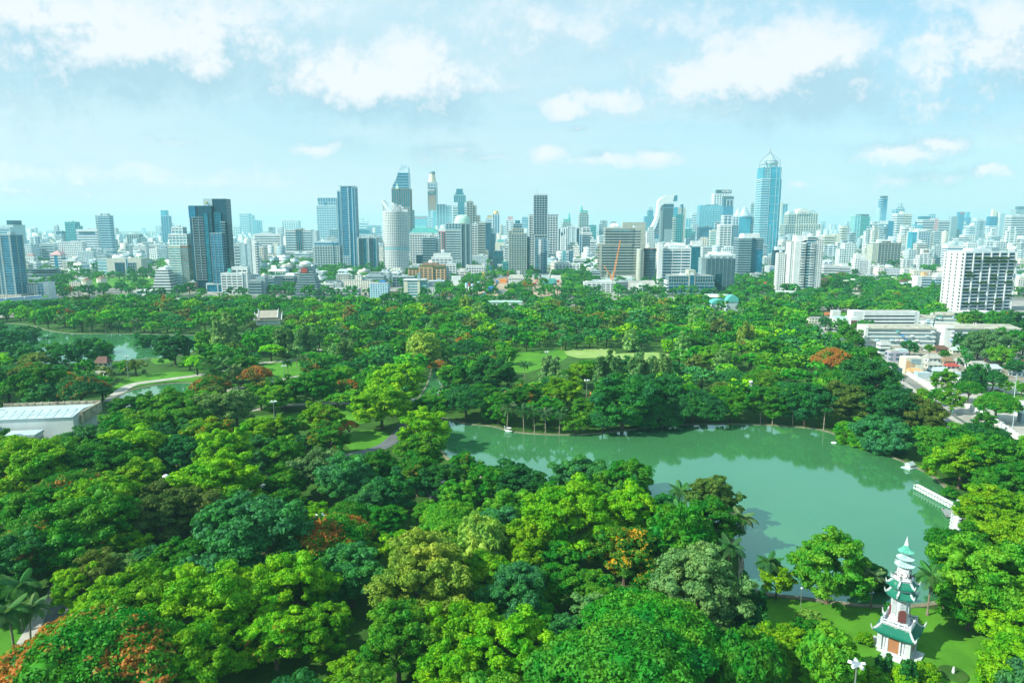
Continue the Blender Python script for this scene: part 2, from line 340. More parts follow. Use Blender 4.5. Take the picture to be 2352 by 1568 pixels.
def water_mat(name, deep, ref=.5):
    m, nt, b = new_mat(name); t = nt.nodes.new('ShaderNodeTexCoord')
    n = N(nt, 'ShaderNodeTexNoise', inp={'Scale': .02, 'Detail': 5.0}); nt.links.new(t.outputs['Object'], n.inputs['Vector'])
    nt.links.new(mixc(nt, smooth(nt, n.outputs['Fac'], .3, .7), deep, tuple(x*1.15 for x in deep)), b.inputs['Base Color'])
    b.inputs['Roughness'].default_value = .05; b.inputs['IOR'].default_value = 2.4; b.inputs['Specular IOR Level'].default_value = ref; b.inputs['Specular Tint'].default_value = (.6,1,1,1)
    mp = N(nt, 'ShaderNodeMapping'); mp.inputs['Scale'].default_value = (.5, 1.4, 1); nt.links.new(t.outputs['Object'], mp.inputs[0])
    n2 = N(nt, 'ShaderNodeTexNoise', inp={'Scale': .9, 'Detail': 3.0}); nt.links.new(mp.outputs[0], n2.inputs['Vector'])
    bp = N(nt, 'ShaderNodeBump', inp={'Strength': .10, 'Distance': .08}); nt.links.new(n2.outputs['Fac'], bp.inputs['Height']); nt.links.new(bp.outputs[0], b.inputs['Normal'])
    return m
WATER = water_mat('lake_water', (.045,.180,.068), .55)
def shore(name, pts, w=1.6):   # low stone edge round the water
    m = MB(); n = len(pts)
    c = [Vector((p[0], p[1])) for p in pts]; area = sum(c[i].x*c[(i+1)%n].y-c[(i+1)%n].x*c[i].y for i in range(n)); s = 1 if area > 0 else -1
    outs = []
    for i in range(n):
        d = (c[(i+1)%n]-c[i-1]).normalized(); outs.append(c[i]+Vector((d.y, -d.x))*w*s)
    vs = [(p.x, p.y, .0) for p in c]+[(p.x, p.y, .35) for p in c]+[(p.x, p.y, .33) for p in outs]+[(p.x, p.y, 0) for p in outs]
    fs = []
    for i in range(n):
        j = (i+1) % n
        for k in range(3): fs.append((k*n+i, k*n+j, (k+1)*n+j, (k+1)*n+i))
    m.add(vs, fs); o = m.build(name, BANK); o['kind'] = 'structure'
BANK = matte('bank_stone', (.22,.22,.15), var=.4, scale=.3)
sheet('lake', LAKE_S, .10, WATER, world=True); shore('lake_bank', LAKE_S)
sheet('far_lake', LAKE2_S, .10, WATER, world=True); shore('far_lake_bank', LAKE2_S)
sheet('pond', POND_S, .10, WATER, world=True); shore('pond_bank', POND_S)
sheet('canal', CANAL_S, .10, WATER, world=True); shore('canal_bank', CANAL_S, 1.0)
LAWNS = [ # ground seen between the trees
 [(1135,835),(1165,812),(1290,800),(1310,818),(1270,838),(1190,862)],[(1290,802),(1400,798),(1420,812),(1385,822),(1310,822)],
 [(1395,812),(1540,808),(1530,828),(1400,826)],[(590,838),(660,826),(700,832),(690,868),(600,880)],[(480,985),(560,958),(700,945),(850,935),(830,985),(700,975),(560,1000)],
 [(1640,1568),(1640,1490),(1700,1440),(1765,1362),(1900,1388),(2160,1394),(2310,1450),(2340,1700),(1640,1700)],[(-80,1460),(75,1425),(90,1500),(40,1700),(-140,1700)],
 [(250,895),(300,862),(430,850),(470,868),(480,880),(380,874),(300,888)],[(790,1030),(800,990),(880,985),(900,1010),(840,1035)],
 [(2060,1062),(2130,1070),(2215,1150),(2245,1185),(2235,1215),(2200,1150)],[(1650,795),(1700,790),(1690,800)],[(925,1235),(975,1215),(1000,1250),(960,1275)],
 [(340,840),(360,800),(400,795),(410,830)],[(390,1120),(430,1100),(425,1130)]]
LAWN_TONE = [0,1,1,0,0,0,0,0,0,0,0,0,0,0]
for i, L in enumerate(LAWNS):
    sheet('lawn', smoothpoly([(at(*p).x, at(*p).y) for p in L], 1), .05+.004*i, SANDG if LAWN_TONE[i] else GRASS, world=True)
def strip(name, pts, w, z, mat, reg='m'):
    c = [at(*zc(reg, *p)) for p in pts]; c = [Vector((p.x, p.y)) for p in c]
    # resample as a smooth line
    q = []
    for i in range(len(c)-1):
        p0 = c[max(i-1,0)]; p1 = c[i]; p2 = c[i+1]; p3 = c[min(i+2,len(c)-1)]
        for k in range(8):
            t = k/8; q.append(.5*((2*p1)+(-p0+p2)*t+(2*p0-5*p1+4*p2-p3)*t*t+(-p0+3*p1-3*p2+p3)*t**3))
    q.append(c[-1]); L = []; Rr = []
    for i in range(len(q)):
        d = (q[min(i+1,len(q)-1)]-q[max(i-1,0)]).normalized(); nrm = Vector((-d.y, d.x))*w/2; L.append(q[i]+nrm); Rr.append(q[i]-nrm)
    m = MB(); n = len(q); m.add([(p.x,p.y,0) for p in L]+[(p.x,p.y,0) for p in Rr], [(i, n+i, n+i+1, i+1) for i in range(n-1)])
    o = m.build(name, mat, loc=(0,0,z)); o['kind'] = 'structure'; return o, q
KERB = matte('kerb_stone', (.40,.40,.36))
strip('park_path', [(700,1075),(800,1048),(880,1025),(925,985),(945,945),(960,915)], 7, .13, ASPH)
strip('park_path', [(60,1500),(100,1430),(140,1360),(175,1290)], 7, .13, PAVE)
strip('park_path', [(130,1450),(160,1370),(190,1310)], 8, .14, ASPH)
strip('park_path', [(250,922),(300,885),(380,872),(480,858),(560,838),(620,832),(760,820)], 7, .145, PAVE)
strip('park_path', [(480,905),(600,882),(700,862)], 6, .15, PAVE)
strip('park_path', [(600,802),(680,800),(760,806)], 6, .155, PAVE)
strip('park_path', [(580,1160),(600,1125),(650,1088)], 12, .155, ASPH)
strip('park_path', [(440,965),(560,945),(680,930),(830,925)], 5, .16, PAVE)
strip('park_path', [(1000,1090),(1020,1150),(1120,1190)], 9, .16, ASPH)
strip('park_path', [(290,1568),(330,1520),(360,1560)], 8, .16, PAVE)
ROAD = [(1868,745),(1885,770),(1930,810),(2010,850),(2090,905),(2150,950),(2200,985),(2260,1030),(2340,1085),(2480,1180)]
_, ROADQ = strip('road', ROAD, 17, .12, ASPH)
strip('road_lane_marking', ROAD, .35, .125, WHITE)
strip('pavement', [(u+16, v-4) for u, v in ROAD], 3.5, .18, PAVE)
# haze: pale even air round everything
hz = MB().box(-9000, 9000, -600, 9500, -1.0, 262).mesh('haze', [])
hm = bpy.data.materials.new('haze_air'); hm.use_nodes = True; hnt = hm.node_tree; hnt.nodes.clear()
pv = hnt.nodes.new('ShaderNodeVolumePrincipled'); pv.inputs['Color'].default_value = (.42,.88,1.0,1); pv.inputs['Density'].default_value = .000078; pv.inputs['Anisotropy'].default_value = .1
ho = hnt.nodes.new('ShaderNodeOutputMaterial'); hnt.links.new(pv.outputs[0], ho.inputs['Volume']); hz.materials.append(hm)
tag(link('haze', hz), kind='stuff', label='pale blue haze over the distant city', cat='haze')
# ------------------------------------------------------------------ trees
def inpoly(x, y, P):
    c = False; n = len(P); j = n-1
    for i in range(n):
        xi, yi = P[i]; xj, yj = P[j]
        if (yi > y) != (yj > y) and x < (xj-xi)*(y-yi)/(yj-yi)+xi: c = not c
        j = i
    return c
WATERS = [LAKE_S, LAKE2_S, POND_S, CANAL_S]
def near_water(x, y, m):
    for P in WATERS:
        if inpoly(x, y, P): return True
        for k in range(6):
            if inpoly(x+m*math.cos(k*1.05), y+m*math.sin(k*1.05), P): return True
    return False
rnd = random.Random(7); nr = np.random.default_rng(11)
def foliage_mat(name, stuff=False):
    m, nt, b = new_mat(name); t = nt.nodes.new('ShaderNodeTexCoord')
    if stuff:
        at_ = N(nt, 'ShaderNodeAttribute', attribute_name='tone'); base, alpha = at_.outputs['Color'], at_.outputs['Alpha']; co = t.outputs['Object']; s1 = .18
    else:
        oi = nt.nodes.new('ShaderNodeObjectInfo'); base, alpha = oi.outputs['Color'], oi.outputs['Alpha']
        ad = N(nt, 'ShaderNodeVectorMath', operation='ADD'); nt.links.new(t.outputs['Object'], ad.inputs[0]); nt.links.new(oi.outputs['Location'], ad.inputs[1]); co = ad.outputs[0]; s1 = .18
    n1 = N(nt, 'ShaderNodeTexNoise', inp={'Scale': s1, 'Detail': 3.0, 'Roughness': .6}); nt.links.new(co, n1.inputs['Vector'])
    n2 = N(nt, 'ShaderNodeTexNoise', inp={'Scale': 1.4, 'Detail': 3.0, 'Roughness': .7}); nt.links.new(co, n2.inputs['Vector'])
    hs = N(nt, 'ShaderNodeHueSaturation'); nt.links.new(base, hs.inputs['Color'])
    nt.links.new(M2(nt, 'MULTIPLY_ADD', n1.outputs['Fac'], -.16, .585), hs.inputs['Hue'])
    nt.links.new(M2(nt, 'MULTIPLY', M2(nt, 'MULTIPLY_ADD', n2.outputs['Fac'], 1.3, .42), M2(nt, 'MULTIPLY_ADD', n1.outputs['Fac'], 1.3, .36)), hs.inputs['Value'])
    fnA = N(nt, 'ShaderNodeTexNoise', inp={'Scale': .16, 'Detail': 1.0}); nt.links.new(co, fnA.inputs['Vector']); fnB = N(nt, 'ShaderNodeTexNoise', inp={'Scale': 1.1, 'Detail': 3.0, 'Roughness': .7}); nt.links.new(co, fnB.inputs['Vector']); fnv = M2(nt, 'MULTIPLY_ADD', fnA.outputs['Fac'], .42, M2(nt, 'MULTIPLY', fnB.outputs['Fac'], .58))
    fl = M2(nt, 'MULTIPLY', smooth(nt, M2(nt, 'MULTIPLY_ADD', M2(nt, 'MULTIPLY_ADD', M2(nt, 'GREATER_THAN', alpha, .5), -.42, alpha), .45, fnv), .635, .68), M2(nt, 'GREATER_THAN', alpha, .02))
    yell = M2(nt, 'GREATER_THAN', alpha, .55)
    fc = mixc(nt, n2.outputs['Fac'], (.46,.14,.03), (.58,.29,.05)); fc = mixc(nt, yell, fc, (.75,.45,.02))
    c = mixc(nt, fl, hs.outputs[0], fc)
    nt.links.new(c, b.inputs['Base Color']); b.inputs['Roughness'].default_value = .6; b.inputs['Specular IOR Level'].default_value = .25
    tr = nt.nodes.new('ShaderNodeBsdfTranslucent'); tcx = mixc(nt, 1.0, c, (1.0, 1.0, .35), 'MULTIPLY'); nt.links.new(tcx, tr.inputs[0])
    ms = nt.nodes.new('ShaderNodeMixShader'); ms.inputs[0].default_value = .36; nt.links.new(b.outputs[0], ms.inputs[1]); nt.links.new(tr.outputs[0], ms.inputs[2])
    nt.links.new(ms.outputs[0], nt.nodes['Material Output'].inputs[0])
    return m
LEAF = foliage_mat('foliage'); LEAFS = foliage_mat('distant_foliage', True)
BARK = matte('bark', (.13,.10,.075), var=.4, scale=.8, rough=.95); PBARK = matte('palm_bark', (.26,.23,.18), var=.4, scale=.8, rough=.95)
def unit(n):
    v = nr.normal(size=(n, 3)); return v/np.linalg.norm(v, axis=1)[:, None]
def quads(c, nrm, size, asp=1.7):
    """leaf sprays: one small bent quad per centre"""
    n = len(c); nrm = nrm/np.linalg.norm(nrm, axis=1)[:, None]
    a = np.cross(nrm, unit(n)); a /= np.linalg.norm(a, axis=1)[:, None]; b = np.cross(nrm, a)
    s = size*nr.uniform(.65, 1.35, (n, 1)); L = a*s*asp/2; Wd = b*s/2; bend = nrm*s*.18
    v = np.stack([c-L-bend, c-Wd+bend, c+L-bend, c+Wd+bend], 1).reshape(-1, 3)
    return v, np.arange(4*n).reshape(-1, 4)
ICO = None
def ico(sub):
    bm = bmesh.new(); bmesh.ops.create_icosphere(bm, subdivisions=sub, radius=1); v = np.array([p.co[:] for p in bm.verts]); f = np.array([[q.index for q in g.verts] for g in bm.faces]); bm.free(); return v, f
ICO1 = ico(1); ICO2 = ico(2)
def crown_geo(kind, nl, nsub, nleaf, leaf, seed, core=ICO2):
    """crown of radius ~10 whose centre is the origin; returns verts, quads, tris"""
    global nr
    nr = np.random.default_rng(seed)
    V = []; Q = []; T = []; off = 0
    C = []; Rl = []; FL = []
    if kind == 'dome':
        i = np.arange(nl); z = 1-1.72*(i+.5)/nl; ph = i*2.399963+nr.normal(0, .35, nl); r = np.sqrt(np.clip(1-z*z, 0, 1))
        rad = nr.uniform(.52, .92, nl); lop = 1+.16*np.sin(ph*2+seed)+.12*np.sin(ph*3+seed*2.1)+.10*np.sin(ph*5+seed)
        C = np.stack([np.cos(ph)*r*rad*lop*10, np.sin(ph)*r*rad*lop*10, z*rad*7.6+nr.normal(0, .7, nl)+1.3*np.sin(ph*2+seed*3)*r], 1); Rl = nr.uniform(1.0, 2.35, nl)*(1 if nl > 70 else 1.35); flat = .78; kp = nr.random(nl) > .10; C = C[kp]; Rl = Rl[kp]; nl = len(C)
    elif kind == 'umbrella':
        i = np.arange(nl); rr = np.sqrt((i+.5)/nl); ph = i*2.399963+nr.normal(0, .25, nl)
        lop = 1+.12*np.sin(ph*2+seed)+.10*np.sin(ph*3+seed*1.7)
        C = np.stack([np.cos(ph)*rr*8.6*lop, np.sin(ph)*rr*8.6*lop, 3.0-4.6*rr**2.2+nr.normal(0, .38, nl)], 1); Rl = nr.uniform(1.5, 2.5, nl); flat = .55
    elif kind == 'feather':     # casuarina: a group of upright soft plumes
        C = []; Rl = []
        for k in range(7):
            a = k*2.4; rr_ = 0 if k == 0 else nr.uniform(3, 6.5); h = nr.uniform(7, 11) if k else 12
            for j in range(nl//7):
                t = j/(nl//7-1); C.append((math.cos(a)*rr_+nr.normal(0, .5), math.sin(a)*rr_+nr.normal(0, .5), -6+t*(h+6))); Rl.append(2.6*(1-.72*t)+.5)
        C = np.array(C); Rl = np.array(Rl); flat = 1.3; nl = len(C)
    elif kind == 'willow':
        i = np.arange(nl); z = 1-1.9*(i+.5)/nl; ph = i*2.399963; r = np.sqrt(np.clip(1-z*z*.8, 0, 1)); rad = nr.uniform(.6, .85, nl)
        C = np.stack([np.cos(ph)*r*rad*8.5, np.sin(ph)*r*rad*8.5, z*rad*9], 1); Rl = nr.uniform(1.6, 2.7, nl); flat = 1.5
    elif kind == 'cypress':
        C = []; Rl = []
        for j in range(nl):
            t = j/(nl-1); a = j*2.4; C.append((math.cos(a)*.5, math.sin(a)*.5, -10+t*20)); Rl.append(2.2*math.sin(math.pi*min(1, .18+t*.80))**.7+.25)
        C = np.array(C); Rl = np.array(Rl); flat = 1.1
    elif kind == 'bush':
        i = np.arange(nl); z = 1-1.2*(i+.5)/nl; ph = i*2.4; r = np.sqrt(1-z*z)
        C = np.stack([np.cos(ph)*r*6.8, np.sin(ph)*r*6.8, z*6], 1)+nr.normal(0, .6, (nl, 3)); Rl = nr.uniform(2.2, 3.6, nl); flat = .9
    # dark inner mass of every lobe
    cv, cf = core
    for k in range(nl):
        v = cv*Rl[k]*.66*(1+nr.normal(0, .07, (len(cv), 1))); v = v*[1, 1, flat]+C[k]; V.append(v); T.append(cf+off); off += len(v)
    # sub-clumps, then leaf sprays over each sub-clump
    cen = []; sr = []
    for k in range(nl):
        d = unit(nsub); d[:, 2] = np.abs(d[:, 2])*.9-.35+nr.uniform(-.2, .2, nsub); d /= np.linalg.norm(d, axis=1)[:, None]
        if kind in ('dome', 'willow', 'umbrella', 'bush'):
            o_ = C[k]/(np.linalg.norm(C[k])+1e-6); d = d*1.0+o_*.55; d /= np.linalg.norm(d, axis=1)[:, None]
        cen.append(C[k]+d*[1, 1, flat]*Rl[k]*.82); sr.append(Rl[k]*nr.uniform(.30, .50, nsub))
    cen = np.concatenate(cen); sr = np.concatenate(sr)
    idx = np.repeat(np.arange(len(cen)), nleaf); d = unit(len(idx)); d[:, 2] += .50; d /= np.linalg.norm(d, axis=1)[:, None]
    pos = cen[idx]+d*sr[idx][:, None]*nr.uniform(.5, 1.15, (len(idx), 1))*[1.1, 1.1, .62]
    if kind in ('feather', 'willow', 'cypress'): pos[:, 2] -= nr.uniform(0, .5, len(idx))*(1.5 if kind == 'willow' else .6)
    v, q = quads(pos, d+nr.normal(0, .42, d.shape)*.8, leaf, 2.6 if kind in ('feather', 'willow') else 1.6)
    V.append(v); Q.append(q+off)
    return np.concatenate(V), np.concatenate(Q), np.concatenate(T)
def np_mesh(name, V, Q, T, mat, tone=None):
    me = bpy.data.meshes.new(name); nv = len(V); nq = len(Q); ntr = len(T)
    me.vertices.add(nv); me.vertices.foreach_set('co', V.astype(np.float32).ravel())
    me.loops.add(nq*4+ntr*3); me.loops.foreach_set('vertex_index', np.concatenate([Q.ravel(), T.ravel()]).astype(np.int32))
    me.polygons.add(nq+ntr); ls = np.concatenate([np.arange(nq)*4, nq*4+np.arange(ntr)*3]).astype(np.int32)
    me.polygons.foreach_set('loop_start', ls)
    if tone is not None:
        a = me.color_attributes.new('tone', 'FLOAT_COLOR', 'POINT'); a.data.foreach_set('color', tone.astype(np.float32).ravel())
    me.materials.append(mat); me.update(calc_edges=True); me.validate(); return me
PROTO = {}
def protos(kind, n, hi):
    nl, nsub, nleaf, leaf = {'dome': (118, 12, 30, .34), 'umbrella': (130, 10, 42, .30), 'feather': (70, 8, 26, .55), 'willow': (60, 9, 26, .6), 'cypress': (16, 12, 26, .5), 'bush': (22, 10, 26, .8)}[kind]
    if not hi: nsub, nleaf, leaf = max(4, nsub-3), 9, leaf*1.8; nl = 64 if kind == 'dome' else nl
    PROTO[kind, hi] = []
    for s in range(n):
        V, Q, T = crown_geo(kind, nl, nsub, nleaf, leaf, 100+s*7+len(kind)*13, ICO2 if hi else ICO1)
        PROTO[kind, hi].append(np_mesh('crown', V, Q, T, LEAF))
for k_, n_ in (('dome', 8), ('umbrella', 3), ('feather', 2), ('willow', 2), ('cypress', 1), ('bush', 2)): protos(k_, n_, True)
for k_, n_ in (('dome', 5), ('umbrella', 3), ('feather', 2), ('willow', 1)): protos(k_, n_, False)
def trunk_mesh(seed, kind):
    r = random.Random(seed); m = MB()     # unit: trunk 10 high to the crown's centre
    if kind in ('cypress', 'bush'): m.tube([(0,0,-.2),(0,0,6)], [.3,.15], 6)
    else:
        bend = r.uniform(-.6, .6); top = Vector((bend, r.uniform(-.5, .5), 5.6))
        m.tube([(0,0,-.3),(0,0,.4),(bend*.3,.1,3),top], [1.0,.62,.50,.42], 8)
        for k in range(6):
            a = k*1.05+r.uniform(-.3,.3); e = Vector((math.cos(a)*r.uniform(3.5,6), math.sin(a)*r.uniform(3.5,6), r.uniform(8.5,11)))
            mid = top.lerp(e, .45)+Vector((0,0,-.3)); m.tube([top-Vector((0,0,.5)), mid, e], [.36,.24,.08], 6)
    return m.mesh('trunk', BARK)
TRUNKS = [trunk_mesh(s, 'dome') for s in range(4)]; TRUNK_S = trunk_mesh(9, 'bush')
TONES = {'yg': ((0.175, 0.43, 0.003), 'bright yellow-green'), 'g': ((0.05, 0.26, 0.012), 'mid-green'), 'dg': ((0.022, 0.19, 0.03), 'dark green'), 'bg': ((.050,.25,.060), 'blue-green'),
         'br': ((0.11, 0.19, 0.032), 'brownish green'), 'ly': ((0.27, 0.45, 0.055), 'pale yellow-green'), 'pg': ((0.15, 0.33, 0.095), 'pale grey-green'), 'lg': ((0.115, 0.35, 0.015), 'light green')}
ALLT = []     # (root, u, v, kindword, toneword, extra)
KW = {'dome': ('broadleaf_tree', 'broadleaf tree'), 'umbrella': ('rain_tree', 'umbrella-crowned rain tree'), 'feather': ('casuarina_tree', 'feathery casuarina'),
      'willow': ('willow_tree', 'drooping willow-like tree'), 'cypress': ('cypress_tree', 'columnar cypress'), 'bush': ('garden_shrub', 'rounded shrub')}
def tree_at(u, v, rp, kind='dome', tone='g', fl=0.0, hi=None, auto=False, flat=1.0):
    """crown seen centred at (u, v) with half width rp pixels: find its place on the ground"""
    hc = 11.0
    for _ in range(6):
        p = at(u, v, hc); dist = math.hypot(p.x, p.y-0); sl = math.sqrt(dist*dist+(CAM_H-hc)**2); R = rp*sl/1568.0
        hc = {'dome': 2.5+.78*R, 'umbrella': 5+.55*R, 'feather': 2+.85*R, 'willow': 1+.85*R, 'cypress': R*3.6, 'bush': .45*R}[kind]
        hc = min(hc, 17) if kind != 'cypress' else hc
    for _ in range(12):
        if kind in ('bush','cypress') or not near_water(p.x, p.y, .5): break
        hc *= .93; p = at(u, v, hc)
    if kind == 'cypress': sc_ = (R/2.3, R/2.3, hc/10)
    else: sc_ = (R/9.6, R/9.6*rnd.uniform(.93, 1.08), R/9.6*flat*rnd.uniform(.92, 1.12))
    return make_tree(p.x, p.y, hc, sc_, kind, tone, fl, (rp > 34) if hi is None else hi, u, v, R)
PLACED = []
def make_tree(x, y, hc, sc_, kind, tone, fl, hi, u, v, R):
    nm, kw = KW[kind]; root = empty(nm, (x, y, 0), rnd.uniform(0, 6.28))
    lst = PROTO.get((kind, hi)) or PROTO[kind, True]
    c = link('crown', rnd.choice(lst), root); c.location = (0, 0, hc); c.scale = sc_
    b = TONES[tone][0]; j = rnd.uniform(.82, 1.2); c.color = (b[0]*j*rnd.uniform(.85, 1.15), b[1]*j, b[2]*j*rnd.uniform(.8, 1.25), fl)
    t = link('trunk', TRUNK_S if kind in ('cypress', 'bush') else rnd.choice(TRUNKS), root); ts = hc/10; t.scale = (max(.5, R/9)*.9, max(.5, R/9)*.9, ts)
    if kind in ('cypress', 'bush'): t.scale = (.7, .7, hc/8)
    ext = '' if fl <= .02 else (' with yellow blossom' if fl > .55 else (' with orange blossom' if fl > .2 else ' flecked with orange blossom'))
    ALLT.append((root, u, v, kw, TONES[tone][1], ext, R)); PLACED.append((x, y, R)); return root
HAND = [
 (205,1508,150,'umbrella','g',.30),(262,1562,62,'umbrella','g',0),(335,1376,72,'dome','yg',0),(241,1392,58,'dome','yg',0),(480,1400,100,'dome','yg',0),(575,1375,75,'dome','yg',0),(683,1352,80,'dome','yg',0),
 (632,1457,68,'dome','yg',.12),(735,1450,62,'dome','yg',0),(914,1475,88,'dome','lg',0),(973,1330,112,'dome','ly',0),(1062,1462,82,'dome','yg',0),(1027,1556,75,'dome','yg',0),(807,1315,75,'dome','bg',0),
 (930,1264,55,'dome','yg',0),(758,1237,92,'umbrella','g',.24),(575,1240,115,'dome','bg',0),(887,1194,45,'dome','g',0),(981,1180,36,'dome','lg',0),(1032,1242,60,'dome','lg',0),(1105,1256,68,'willow','ly',0),
 (1121,1323,60,'dome','yg',0),(718,1282,40,'dome','yg',0),(721,1186,36,'dome','yg',0),(799,1183,52,'umbrella','g',0),(807,1558,50,'dome','yg',0),(1300,1192,102,'dome','yg',0),(1209,1256,62,'dome','yg',0),(1284,1277,50,'dome','g',0),
 (1435,1270,70,'dome','g',.62),(1448,1180,68,'dome','yg',0),(1520,1177,45,'dome','dg',0),(1561,1240,78,'willow','g',0),(1641,1200,60,'dome','g',0),(1636,1148,58,'dome','br',0),(1601,1350,98,'dome','pg',0),(1185,1371,76,'dome','bg',0),
 (1365,1358,50,'dome','lg',0),(1279,1344,50,'dome','g',0),(1486,1336,30,'dome','g',.58),(1373,1408,46,'dome','pg',0),(1300,1457,46,'dome','bg',0),(1490,1440,130,'umbrella','g',0),(1425,1535,165,'umbrella','g',0),(1590,1470,62,'umbrella','g',0),
 (1171,1486,88,'dome','yg',0),(1240,1420,45,'dome','g',0),(1720,1535,70,'willow','g',0),(80,1183,62,'dome','g',0),(228,1175,80,'dome','yg',.08),(209,1220,88,'dome','g',0),(120,1229,86,'umbrella','g',.22),(52,1285,66,'dome','dg',0),
 (155,1258,64,'dome','g',0),(289,1309,40,'dome','pg',0),(348,1298,42,'dome','bg',0),(289,1255,42,'dome','yg',0),(228,1322,50,'dome','br',0),(375,1187,66,'dome','br',0),(468,1175,60,'dome','br',0),(522,1165,50,'dome','lg',0),(428,1298,62,'dome','g',0),
 (174,1352,46,'dome','yg',0),(442,1523,82,'dome','yg',0),(70,1085,70,'dome','yg',.06),(140,1068,60,'dome','g',0),(220,1068,62,'dome','g',0),(308,1035,60,'dome','yg',0),(290,1075,50,'dome','g',0),(419,1043,46,'dome','dg',0),(318,1096,46,'dome','yg',0),
 (513,1040,60,'dome','yg',0),(498,1113,80,'dome','yg',0),(571,1072,36,'dome','bg',0),(483,1000,50,'dome','yg',.16),(601,997,42,'dome','yg',0),(653,991,38,'dome','g',.18),(645,1043,46,'dome','lg',0),(653,1110,46,'dome','g',0),(161,1125,76,'umbrella','g',.25),
 (381,1150,50,'dome','br',0),(45,1046,44,'dome','lg',0),(128,1042,42,'dome','lg',0),(205,1020,44,'dome','bg',0),(264,1006,46,'dome','g',0),(316,985,46,'dome','lg',0),(378,968,36,'dome','lg',0),(440,962,40,'dome','lg',0),(395,935,50,'dome','lg',0),
 (483,941,46,'dome','pg',0),(542,933,42,'dome','pg',0),(308,940,40,'dome','g',0),(282,975,38,'dome','g',0),(88,888,46,'dome','g',0),(182,891,46,'umbrella','dg',.20),(97,912,30,'dome','bg',0),(135,914,18,'dome','yg',0),(483,884,40,'umbrella','g',.26),
 (598,903,36,'dome','g',.15),(653,899,36,'dome','g',.12),(916,878,58,'dome','yg',0),(875,927,62,'dome','yg',0),(719,889,48,'dome','g',0),(796,884,28,'umbrella','g',.32),(851,885,32,'dome','g',0),(1071,912,58,'umbrella','dg',0),(1130,860,48,'dome','dg',0),
 (1042,866,36,'dome','g',0),(1203,912,42,'dome','g',.10),(1291,901,42,'dome','yg',0),(992,936,36,'dome','g',0),(740,963,46,'dome','yg',.1),(975,985,54,'dome','yg',0),(972,1035,52,'dome','lg',0),(755,1005,44,'dome','g',.18),
 (730,1080,55,'dome','pg',0),(790,1100,60,'dome','bg',0),(870,1075,48,'dome','g',0),(958,1085,52,'dome','g',.10),(1010,1105,50,'dome','dg',0),(1065,1075,40,'dome','g',.1),(1120,1105,44,'dome','g',0),(1172,1100,52,'dome','dg',0),(1225,1120,42,'dome','dg',0),
 (1335,1095,62,'dome','bg',0),(1440,1115,66,'dome','g',0),(1370,1140,40,'dome','lg',0),(1275,1140,42,'dome','g',0),(900,1130,50,'dome','dg',0),(840,1160,46,'dome','bg',0),(1430,925,76,'dome','dg',0),(1520,905,60,'dome','dg',0),(1592,930,68,'umbrella','dg',0),
 (1322,970,28,'dome','lg',0),(1500,955,58,'umbrella','dg',0),(1385,960,38,'umbrella','dg',0),(1680,920,46,'dome','g',0),(1760,922,46,'dome','g',0),(1850,925,50,'dome','dg',0),(1930,925,52,'dome','br',0),(1990,880,60,'dome','dg',0),(2052,938,56,'dome','dg',0),
 (1962,1000,40,'dome','lg',0),(2030,1008,52,'dome','bg',0),(2120,960,46,'dome','br',0),(2175,1025,50,'dome','g',0),(2250,1012,58,'umbrella','dg',0),(2208,1060,52,'dome','yg',.1),(2300,1062,60,'dome','g',0),(2340,1115,52,'dome','g',0),
 (2290,1180,66,'dome','yg',0),(2335,1255,70,'dome','yg',0),(2215,1280,62,'dome','g',0),(2285,1345,92,'dome','lg',0),(2230,1370,60,'dome','g',0),(2345,1420,62,'dome','yg',0),(2345,1520,66,'dome','yg',0),(2175,1250,30,'dome','g',0),(2225,1340,45,'dome','yg',0),
 (1905,1302,76,'dome','lg',0),(1785,1328,36,'dome','yg',0),(1995,1330,38,'dome','dg',0),(1800,1475,45,'dome','yg',0),(1850,1465,40,'dome','g',0),(1905,1515,62,'willow','lg',0),(1720,1420,34,'dome','dg',0),(1760,1520,46,'willow','lg',0),
 (1912,822,42,'umbrella','g',.36),(1125,832,34,'umbrella','g',.34),(1008,838,24,'umbrella','g',.34),(588,857,34,'umbrella','br',.36),(140,873,32,'umbrella','g',.28),(68,845,24,'umbrella','g',.28),(905,715,22,'umbrella','g',.32),(665,985,20,'umbrella','g',.3),(1300,855,14,'umbrella','g',0),(800,975,20,'umbrella','g',.34),
 (975,800,42,'willow','ly',0),(1165,812,25,'dome','g',0),(520,775,40,'feather','pg',0),(470,785,24,'willow','lg',0),(700,790,34,'feather','pg',0),(650,790,28,'feather','pg',0),(790,815,28,'feather','pg',0),
 (1400,862,42,'feather','pg',0),(1470,868,40,'feather','pg',0),(1520,858,36,'feather','pg',0),(1260,860,34,'feather','pg',0),(1710,775,24,'feather','ly',0),(1640,745,24,'feather','pg',0),(1070,705,18,'feather','ly',0),
 (1020,740,26,'dome','g',0),(22,790,34,'dome','dg',0),(60,768,24,'dome','bg',0),(-10,760,24,'dome','dg',0),(400,800,36,'dome','dg',0),(335,785,24,'dome','dg',0),(205,810,30,'dome','dg',0),(235,800,22,'dome','g',0),(150,815,26,'dome','dg',0),(115,812,24,'dome','g',0),
]
for h in HAND: tree_at(*h)
for (u, v, r, tn) in ((2240,1068,12,'yg'),(2150,1078,9,'g')): pass
for (u, v, r) in ((1722,1380,10),(1748,1390,10),(1708,1345,9),(2018,1532,7),(2040,1528,7),(2080,1546,8),(2097,1548,7)): tree_at(u, v, r, 'cypress', 'dg', hi=True)
